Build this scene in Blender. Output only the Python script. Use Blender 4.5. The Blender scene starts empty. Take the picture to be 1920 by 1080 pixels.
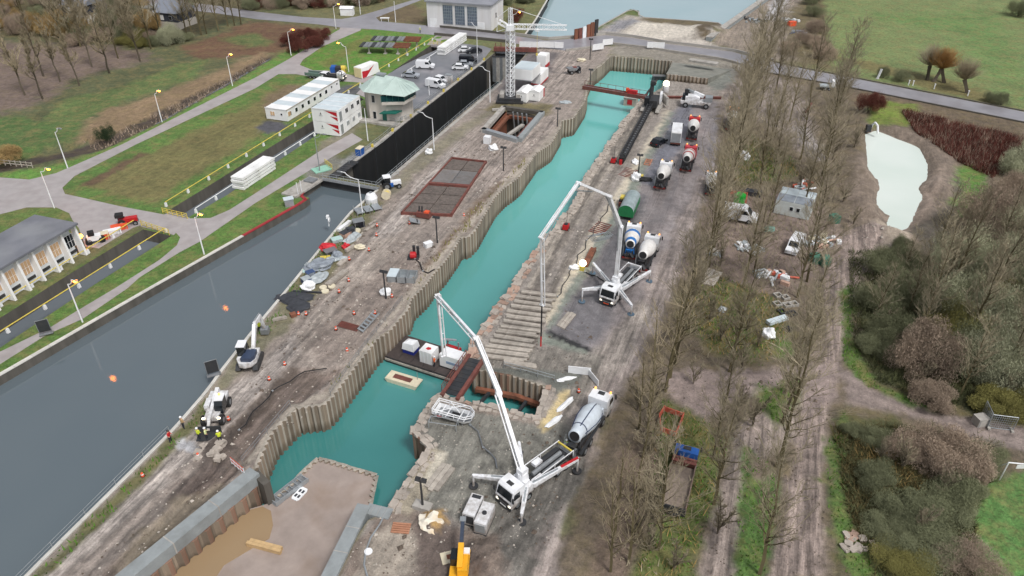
import bpy, math, random
import numpy as np
from mathutils import Vector, Matrix
from mathutils.geometry import tessellate_polygon, delaunay_2d_cdt
rnd = random.Random(7)
scene = bpy.context.scene
col = scene.collection
# ------------------------------------------------------------------ camera, sky, sun, exposure
CAM_H, CAM_F, CAM_P = 60.0, 1400.0, math.radians(33.6)
cam_data = bpy.data.cameras.new('camera'); cam = bpy.data.objects.new('camera', cam_data); col.objects.link(cam)
cam.location = (0, 0, CAM_H); cam.rotation_euler = (math.radians(90) - CAM_P, 0, 0)
cam_data.sensor_width = 36.0; cam_data.lens = 36.0 * CAM_F / 1920.0
cam_data.clip_start = 1.0; cam_data.clip_end = 4000.0
scene.camera = cam
SUN_EL, SUN_AZ = math.radians(56), math.radians(145)
world = bpy.data.worlds.new('World'); scene.world = world; world.use_nodes = True
wn = world.node_tree; wn.nodes.clear()
sky = wn.nodes.new('ShaderNodeTexSky'); sky.sky_type = 'NISHITA'; sky.sun_disc = False
sky.sun_elevation = SUN_EL; sky.sun_rotation = SUN_AZ; sky.air_density = 1.0; sky.dust_density = 4.0; sky.ozone_density = 1.0
hsv = wn.nodes.new('ShaderNodeHueSaturation'); hsv.inputs['Saturation'].default_value = 0.28
bg = wn.nodes.new('ShaderNodeBackground'); bg.inputs['Strength'].default_value = 0.105
wo = wn.nodes.new('ShaderNodeOutputWorld')
wn.links.new(sky.outputs[0], hsv.inputs['Color']); wn.links.new(hsv.outputs[0], bg.inputs['Color']); wn.links.new(bg.outputs[0], wo.inputs['Surface'])
sun_d = bpy.data.lights.new('sun', 'SUN'); sun_d.energy = 1.5; sun_d.angle = math.radians(11); sun_d.color = (1.0, 0.97, 0.93)
sun = bpy.data.objects.new('sun', sun_d); col.objects.link(sun)
sun.rotation_euler = (math.radians(90) - SUN_EL, 0, math.radians(180) - SUN_AZ)
scene.view_settings.view_transform = 'Standard'; scene.view_settings.look = 'None'
scene.view_settings.exposure = 0.38; scene.view_settings.gamma = 1.0
try: scene.view_settings.use_curve_mapping = False
except Exception: pass

# ------------------------------------------------------------------ helpers
def W(u, v, z=0.0):
    """photo coordinate -> point of the place at height z"""
    x, y = u - 960.0, 540.0 - v
    d = (x, CAM_F*math.cos(CAM_P) + y*math.sin(CAM_P), -CAM_F*math.sin(CAM_P) + y*math.cos(CAM_P))
    t = (z - CAM_H) / d[2]
    return Vector((d[0]*t, d[1]*t, z))
def Wp(u, v, A, B):
    """where the sight line of a photo coordinate meets the vertical plane through A and B"""
    x, y = u - 960.0, 540.0 - v
    d = Vector((x, CAM_F*math.cos(CAM_P) + y*math.sin(CAM_P), -CAM_F*math.sin(CAM_P) + y*math.cos(CAM_P)))
    n = Vector((-(B.y-A.y), B.x-A.x, 0))
    o = Vector((0, 0, CAM_H)); t = n.dot(A - o) / n.dot(d)
    return o + d*t
def Ht(u0, v0, u1, v1, z=0.0):
    """height of a vertical thing standing at (u0,v0) whose top is at row v1"""
    g = W(u0, v0, z); y = 540.0 - v1
    d = (CAM_F*math.cos(CAM_P) + y*math.sin(CAM_P), -CAM_F*math.sin(CAM_P) + y*math.cos(CAM_P))
    return CAM_H + d[1] * g.y / d[0] - z
def head(u0, v0, u1, v1):
    a, b = W(u0, v0), W(u1, v1); return math.atan2(b.y-a.y, b.x-a.x)
AX = math.radians(70.3)
UX = Vector((math.cos(AX), math.sin(AX), 0)); UY = Vector((-math.sin(AX), math.cos(AX), 0))
def lin(c):
    out = []
    for k in c:
        k = k/255.0; out.append(k/12.92 if k <= .04045 else ((k+.055)/1.055)**2.4)
    return tuple(out)
def L(r, g, b, f=0.9): return tuple(min(.85, k*f) for k in lin((r, g, b)))

class MB:
    """collects shapes; build() links them as ONE mesh object"""
    def __init__(s): s.v = []; s.f = []; s.m = []; s.mi = 0
    def add(s, vs, fs):
        o = len(s.v); s.v += [tuple(p) for p in vs]
        for f in fs: s.f.append([i+o for i in f]); s.m.append(s.mi)
        return s
    def hexa(s, p): return s.add(p, [(3,2,1,0),(4,5,6,7),(0,1,5,4),(1,2,6,5),(2,3,7,6),(3,0,4,7)])
    def box(s, cx, cy, cz, sx, sy, sz, rz=0.0, ry=0.0, top=1.0):
        M = Matrix.Translation((cx, cy, cz)) @ Matrix.Rotation(rz, 4, 'Z') @ Matrix.Rotation(ry, 4, 'Y')
        a, b, c = sx/2, sy/2, sz/2; t = top
        return s.hexa([M @ Vector(q) for q in ((-a,-b,-c),(a,-b,-c),(a,b,-c),(-a,b,-c),(-a*t,-b*t,c),(a*t,-b*t,c),(a*t,b*t,c),(-a*t,b*t,c))])
    def bx(s, x0, x1, y0, y1, z0, z1): return s.box((x0+x1)/2, (y0+y1)/2, (z0+z1)/2, x1-x0, y1-y0, z1-z0)
    def tube(s, p0, p1, r0, r1=None, n=8, cap=True):
        p0, p1 = Vector(p0), Vector(p1); r1 = r0 if r1 is None else r1
        d = (p1-p0)
        if d.length < 1e-6: return s
        d.normalize(); a = d.orthogonal().normalized(); b = d.cross(a)
        vs = []
        for p, r in ((p0, r0), (p1, r1)):
            for i in range(n):
                t = 2*math.pi*i/n; vs.append(p + a*(r*math.cos(t)) + b*(r*math.sin(t)))
        fs = [(i, (i+1) % n, n+(i+1) % n, n+i) for i in range(n)]
        if cap: fs += [tuple(range(n-1, -1, -1)), tuple(range(n, 2*n))]
        return s.add(vs, fs)
    def path(s, pts, r, n=6):
        for a, b in zip(pts[:-1], pts[1:]): s.tube(a, b, r, r, n)
        return s
    def beam(s, p0, p1, w, h, w1=None, h1=None):
        """square bar from p0 to p1: w across, h upright"""
        p0, p1 = Vector(p0), Vector(p1); d = p1-p0
        if d.length < 1e-6: return s
        d.normalize(); up = Vector((0, 0, 1))
        if abs(d.z) > .97: up = Vector((1, 0, 0))
        a = d.cross(up).normalized(); b = a.cross(d).normalized(); w1 = w1 or w; h1 = h1 or h
        q = []
        for p, ww, hh in ((p0, w, h), (p1, w1, h1)):
            q += [p-a*ww/2-b*hh/2, p+a*ww/2-b*hh/2, p+a*ww/2+b*hh/2, p-a*ww/2+b*hh/2]
        return s.hexa(q)
    def lathe(s, o, ax, prof, n=14):
        """prof: (distance along ax, radius)"""
        o, ax = Vector(o), Vector(ax).normalized(); a = ax.orthogonal().normalized(); b = ax.cross(a)
        vs = []
        for t, r in prof:
            for i in range(n):
                k = 2*math.pi*i/n; vs.append(o + ax*t + a*(r*math.cos(k)) + b*(r*math.sin(k)))
        m = len(prof)
        fs = [(j*n+i, j*n+(i+1) % n, (j+1)*n+(i+1) % n, (j+1)*n+i) for j in range(m-1) for i in range(n)]
        fs += [tuple(range(n-1, -1, -1)), tuple(range((m-1)*n, m*n))]
        return s.add(vs, fs)
    def prof(s, pts, y0, y1, y0t=None, y1t=None):
        """side outline (x,z) carried across y"""
        n = len(pts); vs = [(x, y0, z) for x, z in pts] + [(x, y1, z) for x, z in pts]
        fs = [(i, (i+1) % n, n+(i+1) % n, n+i) for i in range(n)] + [tuple(range(n-1, -1, -1)), tuple(range(n, 2*n))]
        return s.add(vs, fs)
    def slab(s, poly, z0, z1):
        """plan outline (world xy) between two heights"""
        n = len(poly); vs = [(p[0], p[1], z0) for p in poly] + [(p[0], p[1], z1) for p in poly]
        tri = tessellate_polygon([[Vector((p[0], p[1], 0)) for p in poly]])
        fs = [(i, (i+1) % n, n+(i+1) % n, n+i) for i in range(n)]
        for t in tri: fs.append((t[0]+n, t[1]+n, t[2]+n))
        return s.add(vs, fs)
    def mesh(s, name, mats, smooth=False):
        me = bpy.data.meshes.new(name); me.from_pydata(s.v, [], s.f)
        for m in (mats if isinstance(mats, (list, tuple)) else [mats]): me.materials.append(m)
        if isinstance(mats, (list, tuple)): me.polygons.foreach_set('material_index', s.m)
        me.update()
        import bmesh
        b = bmesh.new(); b.from_mesh(me); bmesh.ops.recalc_face_normals(b, faces=b.faces); b.to_mesh(me); b.free()
        if smooth: me.polygons.foreach_set('use_smooth', [True]*len(me.polygons))
        return me
    def build(s, name, mats, parent=None, loc=None, rz=None, smooth=False, label=None):
        return put(name, s.mesh(name, mats, smooth), parent, loc, rz, label)
def put(name, me, parent=None, loc=None, rz=None, label=None):
    o = bpy.data.objects.new(name, me); col.objects.link(o)
    if parent is not None: o.parent = parent
    if loc is not None: o.location = loc
    if rz is not None: o.rotation_euler = (0, 0, rz)
    if label: o['label'] = label
    return o
def tag(o, label, cat, group=None):
    o['label'] = label; o['category'] = cat
    if group: o['group'] = group
    return o
def thing(name, label, cat, loc=(0, 0, 0), rz=0.0, group=None):
    o = bpy.data.objects.new(name, None); o.empty_display_size = .5; col.objects.link(o)
    o.location = loc; o.rotation_euler = (0, 0, rz); return tag(o, label, cat, group)
def struct(o): o['kind'] = 'structure'; return o
def stuff(o): o['kind'] = 'stuff'; return o
def dup(root, loc, rz, label=None, group=None):
    r = root.copy(); col.objects.link(r); r.location = loc; r.rotation_euler = (0, 0, rz)
    if label: r['label'] = label
    if group: r['group'] = group
    for ch in list(root.children):
        c = ch.copy(); col.objects.link(c); c.parent = r
        for g in list(ch.children):
            d = g.copy(); col.objects.link(d); d.parent = c
    return r

# ------------------------------------------------------------------ materials
MATS = {}
def mat(name, c, rough=.7, metal=0.0, var=.18, scale=1.5, dirt=None, emit=None, es=0.0, streak=False, bump=0.0, objrand=0.0, mud=0.0, tide=0.0):
    """painted / mineral surface: colour with grain, worn patches and (streak) runs down the face"""
    if name in MATS: return MATS[name]
    m = bpy.data.materials.new(name); m.use_nodes = True; nt = m.node_tree; b = nt.nodes['Principled BSDF']
    b.inputs['Roughness'].default_value = rough; b.inputs['Metallic'].default_value = metal
    N = nt.nodes.new; K = nt.links.new
    tc = N('ShaderNodeTexCoord'); mp = N('ShaderNodeMapping'); K(tc.outputs['Object'], mp.inputs[0])
    if streak: mp.inputs['Scale'].default_value = (1, 1, .12)
    nz = N('ShaderNodeTexNoise'); nz.inputs['Scale'].default_value = scale; nz.inputs['Detail'].default_value = 5; nz.inputs['Roughness'].default_value = .65
    K(mp.outputs[0], nz.inputs['Vector'])
    mr = N('ShaderNodeMapRange'); mr.inputs[1].default_value = .3; mr.inputs[2].default_value = .72; mr.inputs[3].default_value = 1-var; mr.inputs[4].default_value = 1+var*.6
    K(nz.outputs['Fac'], mr.inputs[0])
    mul = N('ShaderNodeMix'); mul.data_type = 'RGBA'; mul.blend_type = 'MULTIPLY'; mul.inputs[0].default_value = 1.0
    mul.inputs[6].default_value = (*c, 1); K(mr.outputs[0], mul.inputs[7])
    outc = mul.outputs[2]
    if dirt is not None:
        n2 = N('ShaderNodeTexNoise'); n2.inputs['Scale'].default_value = scale*.6; n2.inputs['Detail'].default_value = 6; K(mp.outputs[0], n2.inputs['Vector'])
        r2 = N('ShaderNodeMapRange'); r2.inputs[1].default_value = .48; r2.inputs[2].default_value = .72; r2.inputs[4].default_value = dirt[3] if len(dirt) > 3 else .7
        K(n2.outputs['Fac'], r2.inputs[0])
        mx = N('ShaderNodeMix'); mx.data_type = 'RGBA'; K(r2.outputs[0], mx.inputs[0]); K(outc, mx.inputs[6]); mx.inputs[7].default_value = (*dirt[:3], 1)
        outc = mx.outputs[2]
    if mud:
        sz = N('ShaderNodeSeparateXYZ'); K(tc.outputs['Object'], sz.inputs[0]); n4 = N('ShaderNodeTexNoise'); n4.inputs['Scale'].default_value = 2.2; n4.inputs['Detail'].default_value = 6; K(tc.outputs['Object'], n4.inputs['Vector'])
        ad = N('ShaderNodeMath'); ad.operation = 'MULTIPLY_ADD'; K(n4.outputs['Fac'], ad.inputs[0]); ad.inputs[1].default_value = -3.2; K(sz.outputs['Z'], ad.inputs[2])
        r5 = N('ShaderNodeMapRange'); r5.inputs[1].default_value = -1.1; r5.inputs[2].default_value = .6; r5.inputs[3].default_value = mud; r5.inputs[4].default_value = 0; K(ad.outputs[0], r5.inputs[0])
        m5 = N('ShaderNodeMix'); m5.data_type = 'RGBA'; K(r5.outputs[0], m5.inputs[0]); K(outc, m5.inputs[6]); m5.inputs[7].default_value = (*L(138, 126, 116), 1); outc = m5.outputs[2]
    if tide:
        s6 = N('ShaderNodeSeparateXYZ'); K(tc.outputs['Object'], s6.inputs[0]); n6 = N('ShaderNodeTexNoise'); n6.inputs['Scale'].default_value = 1.5; K(tc.outputs['Object'], n6.inputs['Vector'])
        a6 = N('ShaderNodeMath'); a6.operation = 'MULTIPLY_ADD'; K(n6.outputs['Fac'], a6.inputs[0]); a6.inputs[1].default_value = .25; K(s6.outputs['Z'], a6.inputs[2])
        r6 = N('ShaderNodeMapRange'); r6.inputs[1].default_value = -.60; r6.inputs[2].default_value = -.40; r6.inputs[3].default_value = tide; r6.inputs[4].default_value = 0; K(a6.outputs[0], r6.inputs[0])
        m6 = N('ShaderNodeMix'); m6.data_type = 'RGBA'; K(r6.outputs[0], m6.inputs[0]); K(outc, m6.inputs[6]); m6.inputs[7].default_value = (*L(96, 84, 70), 1); outc = m6.outputs[2]
    if objrand:
        oi = N('ShaderNodeObjectInfo'); r3 = N('ShaderNodeMapRange'); r3.inputs[3].default_value = 1-objrand; r3.inputs[4].default_value = 1+objrand
        K(oi.outputs['Random'], r3.inputs[0])
        m3 = N('ShaderNodeMix'); m3.data_type = 'RGBA'; m3.blend_type = 'MULTIPLY'; m3.inputs[0].default_value = 1; K(outc, m3.inputs[6]); K(r3.outputs[0], m3.inputs[7])
        outc = m3.outputs[2]
    K(outc, b.inputs['Base Color'])
    if bump:
        bp = N('ShaderNodeBump'); bp.inputs['Strength'].default_value = bump; bp.inputs['Distance'].default_value = .1; K(nz.outputs['Fac'], bp.inputs['Height']); K(bp.outputs[0], b.inputs['Normal'])
    if emit is not None:
        b.inputs['Emission Color'].default_value = (*emit, 1); b.inputs['Emission Strength'].default_value = es
    MATS[name] = m; return m
def water_mat(name, c, rough=.04, wave=.06, scale=1.2, c2=None, ior=1.4, far=None):
    m = bpy.data.materials.new(name); m.use_nodes = True; nt = m.node_tree; b = nt.nodes['Principled BSDF']; N = nt.nodes.new; K = nt.links.new
    b.inputs['Roughness'].default_value = rough; b.inputs['IOR'].default_value = ior
    tc = N('ShaderNodeTexCoord'); nz = N('ShaderNodeTexNoise'); nz.inputs['Scale'].default_value = scale; nz.inputs['Detail'].default_value = 6; nz.inputs['Roughness'].default_value = .62
    K(tc.outputs['Object'], nz.inputs['Vector'])
    bp = N('ShaderNodeBump'); bp.inputs['Strength'].default_value = wave; bp.inputs['Distance'].default_value = .3; K(nz.outputs['Fac'], bp.inputs['Height']); K(bp.outputs[0], b.inputs['Normal'])
    n2 = N('ShaderNodeTexNoise'); n2.inputs['Scale'].default_value = .05; n2.inputs['Detail'].default_value = 3; K(tc.outputs['Object'], n2.inputs['Vector'])
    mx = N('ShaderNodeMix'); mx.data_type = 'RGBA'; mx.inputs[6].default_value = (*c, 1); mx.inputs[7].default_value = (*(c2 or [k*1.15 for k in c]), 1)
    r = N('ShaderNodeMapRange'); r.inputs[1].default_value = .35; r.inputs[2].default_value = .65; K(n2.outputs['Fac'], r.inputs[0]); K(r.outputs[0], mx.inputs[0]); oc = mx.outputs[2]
    if far:   # colour painted paler towards one end, standing in for grazing sky reflection
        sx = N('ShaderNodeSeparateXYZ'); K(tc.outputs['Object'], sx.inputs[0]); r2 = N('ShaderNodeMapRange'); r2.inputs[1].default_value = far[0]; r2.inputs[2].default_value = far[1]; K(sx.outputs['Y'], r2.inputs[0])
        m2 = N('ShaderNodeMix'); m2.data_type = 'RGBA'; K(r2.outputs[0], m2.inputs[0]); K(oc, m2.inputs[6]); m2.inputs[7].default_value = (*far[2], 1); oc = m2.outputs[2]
    K(oc, b.inputs['Base Color']); return m

# ------------------------------------------------------------------ outlines (photo coordinates at ground level)
BASIN_L = [(478,880),(505,817),(512,808),(555,766),(605,760),(620,747),(705,637),(730,620),(765,580),(770,560),(797,535),(815,510),(830,495),(855,460),(862,447),(877,445),(892,430),(915,390),(927,370),(945,352),(960,342),(975,330),(985,315),(995,302),(1005,287),(1017,280),(1032,270),(1050,240),(1052,227),(1075,222),(1085,207),(1096,190),(1100,175),(1098,160),(1110,135),(1130,120),(1145,105)]
BASIN_R = [(1260,115),(1248,147),(1240,165),(1210,182),(1200,192),(1185,212),(1167,230),(1160,247),(1142,270),(1132,287),(1115,310),(1096,337),(1085,367),(1070,395),(1052,410),(1042,430),(1025,442),(1010,467),(987,495),(970,522),(955,550),(930,577),(927,590),(905,617),(885,645),(880,668)]
NICHE = [(884,690),(960,703),(1027,727),(1005,783),(930,763),(850,748)]
BASIN_R2 = [(838,745),(825,740),(805,760),(792,782),(773,808),(782,813),(806,837),(797,855),(780,877),(770,897),(755,917),(742,937),(732,955)]
PIT_R = [(690,975),(665,1010),(628,1085),(598,1150)]
PIT_L = [(120,1190),(242,1085),(360,978),(478,885)]
BASIN = BASIN_L + BASIN_R + NICHE + BASIN_R2 + PIT_R + PIT_L
CANAL_L = [(-260,840),(-120,771),(0,705),(286,540),(457,443),(572,378),(580,371),(562,365),(603,336)]
CANAL_R = [(707,356),(655,400),(587,482),(540,540),(480,612),(410,700),(388,732),(322,808),(50,1078),(-60,1195),(-200,1330)]
CANAL = CANAL_L + CANAL_R
LOCK = [(628,331),(660,309),(720,265),(766,226),(812,191),(855,157),(910,114),(932,95),(990,97),(937,155),(880,200),(800,270),(712,347)]
CHAN_S = [(-140,684),(0,596),(130,514),(268,430),(322,442),(178,533),(0,652),(-120,732)]
CHAN_N1 = [(314,396),(400,343),(505,277),(600,218),(664,177),(682,186),(594,253),(425,366),(352,408)]
CHAN_N2 = [(716,147),(760,117),(812,82),(838,84),(805,112),(748,156)]
FAR = [(985,66),(1005,38),(1027,0),(1040,-25),(1085,-90),(1700,-90),(1560,-70),(1435,0),(1357,49),(1347,42),(1200,32),(1198,20),(1182,17),(1110,57),(1085,68),(1040,71)]
COFFER = [(918,246),(950,209),(1006,217),(968,261)]
HOLES = [BASIN, CANAL, LOCK, CHAN_S, CHAN_N1, CHAN_N2, FAR, COFFER]
ROADS = {
 'towpath': [(-200,332),(0,333),(55,337),(105,325),(140,310),(231,270),(480,145),(540,112),(565,97),(637,55),(640,44),(680,46),(676,57),(605,87),(568,112),(562,122),(587,132),(627,133),(662,142),(712,142),(692,156),(635,152),(600,147),(555,139),(522,139),(480,165),(257,270),(140,330),(117,352),(122,364),(150,370),(225,387),(305,402),(352,410),(395,409),(430,394),(480,362),(605,280),(660,250),(680,262),(625,293),(480,380),(415,425),(375,453),(337,473),(262,520),(240,540),(155,598),(87,628),(0,683),(-60,710),(-60,690),(0,660),(95,614),(140,586),(217,540),(300,487),(332,460),(338,445),(320,426),(269,420),(250,427),(185,466),(160,462),(148,428),(136,413),(130,400),(105,389),(50,389),(0,402),(-200,440)],
 'upper_road': [(200,-12),(400,10),(480,22),(567,32),(640,36),(670,31),(705,21),(775,0),(860,-30),(885,-30),(790,0),(705,33),(712,40),(800,48),(945,64),(1025,76),(1080,72),(1135,66),(1185,71),(1247,82),(1372,97),(1450,117),(1520,132),(1590,145),(1920,210),(2100,246),(2100,268),(1920,229),(1580,161),(1440,136),(1360,112),(1210,89),(1142,81),(1115,88),(1060,95),(955,80),(815,66),(700,55),(640,52),(600,46),(480,36),(400,24),(200,2)],
 'car_park': [(716,146),(752,125),(790,106),(850,80),(905,86),(922,92),(905,113),(850,153),(790,203),(772,205),(745,160)],
}
def wpoly(p, z=0.0): return [W(u, v, z) for u, v in p]
def inpoly(P, poly):
    x, y = P[:, 0], P[:, 1]; r = np.zeros(len(P), bool); n = len(poly); j = n-1
    for i in range(n):
        xi, yi, xj, yj = poly[i][0], poly[i][1], poly[j][0], poly[j][1]
        if yi != yj: r ^= ((yi > y) != (yj > y)) & (x < (xj-xi)*(y-yi)/(yj-yi)+xi)
        j = i
    return r
def pdist(P, poly, closed=True):
    d = np.full(len(P), 1e9); n = len(poly)
    for i in range(n if closed else n-1):
        a = np.array(poly[i][:2]); b = np.array(poly[(i+1) % n][:2]); e = b-a; q = P-a
        t = np.clip((q@e)/max(e@e, 1e-9), 0, 1); d = np.minimum(d, np.hypot(q[:, 0]-t*e[0], q[:, 1]-t*e[1]))
    return d
def sdist(P, poly):
    d = pdist(P, poly); return np.where(inpoly(P, poly), d, -d)
def sstep(a, b, x):
    t = np.clip((x-a)/(b-a), 0, 1); return t*t*(3-2*t)
_tab = np.random.RandomState(3).rand(256, 256)
def vnoise(x, y):
    xi = np.floor(x).astype(int); yi = np.floor(y).astype(int); fx = x-xi; fy = y-yi
    fx = fx*fx*(3-2*fx); fy = fy*fy*(3-2*fy); g = lambda a, b: _tab[a % 256, b % 256]
    return (g(xi, yi)*(1-fx)+g(xi+1, yi)*fx)*(1-fy) + (g(xi, yi+1)*(1-fx)+g(xi+1, yi+1)*fx)*fy
def fbm(x, y, o=4):
    r = 0; a = .5; s = 0
    for k in range(o): r = r + a*vnoise(x*2**k+17.3*k, y*2**k+5.7*k); s += a; a *= .5
    return r/s
# ------------------------------------------------------------------ ground: one sheet, cut out at the water and the pits
ISLAND = CANAL_R[::-1][2:] + [(712,347),(800,270),(880,200),(937,155),(990,97),(1010,78)] + [(1145,85)] + BASIN_L[::-1] + PIT_L[::-1]
G, M_, D_ = 1.0, 0.0, 0.0
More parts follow.
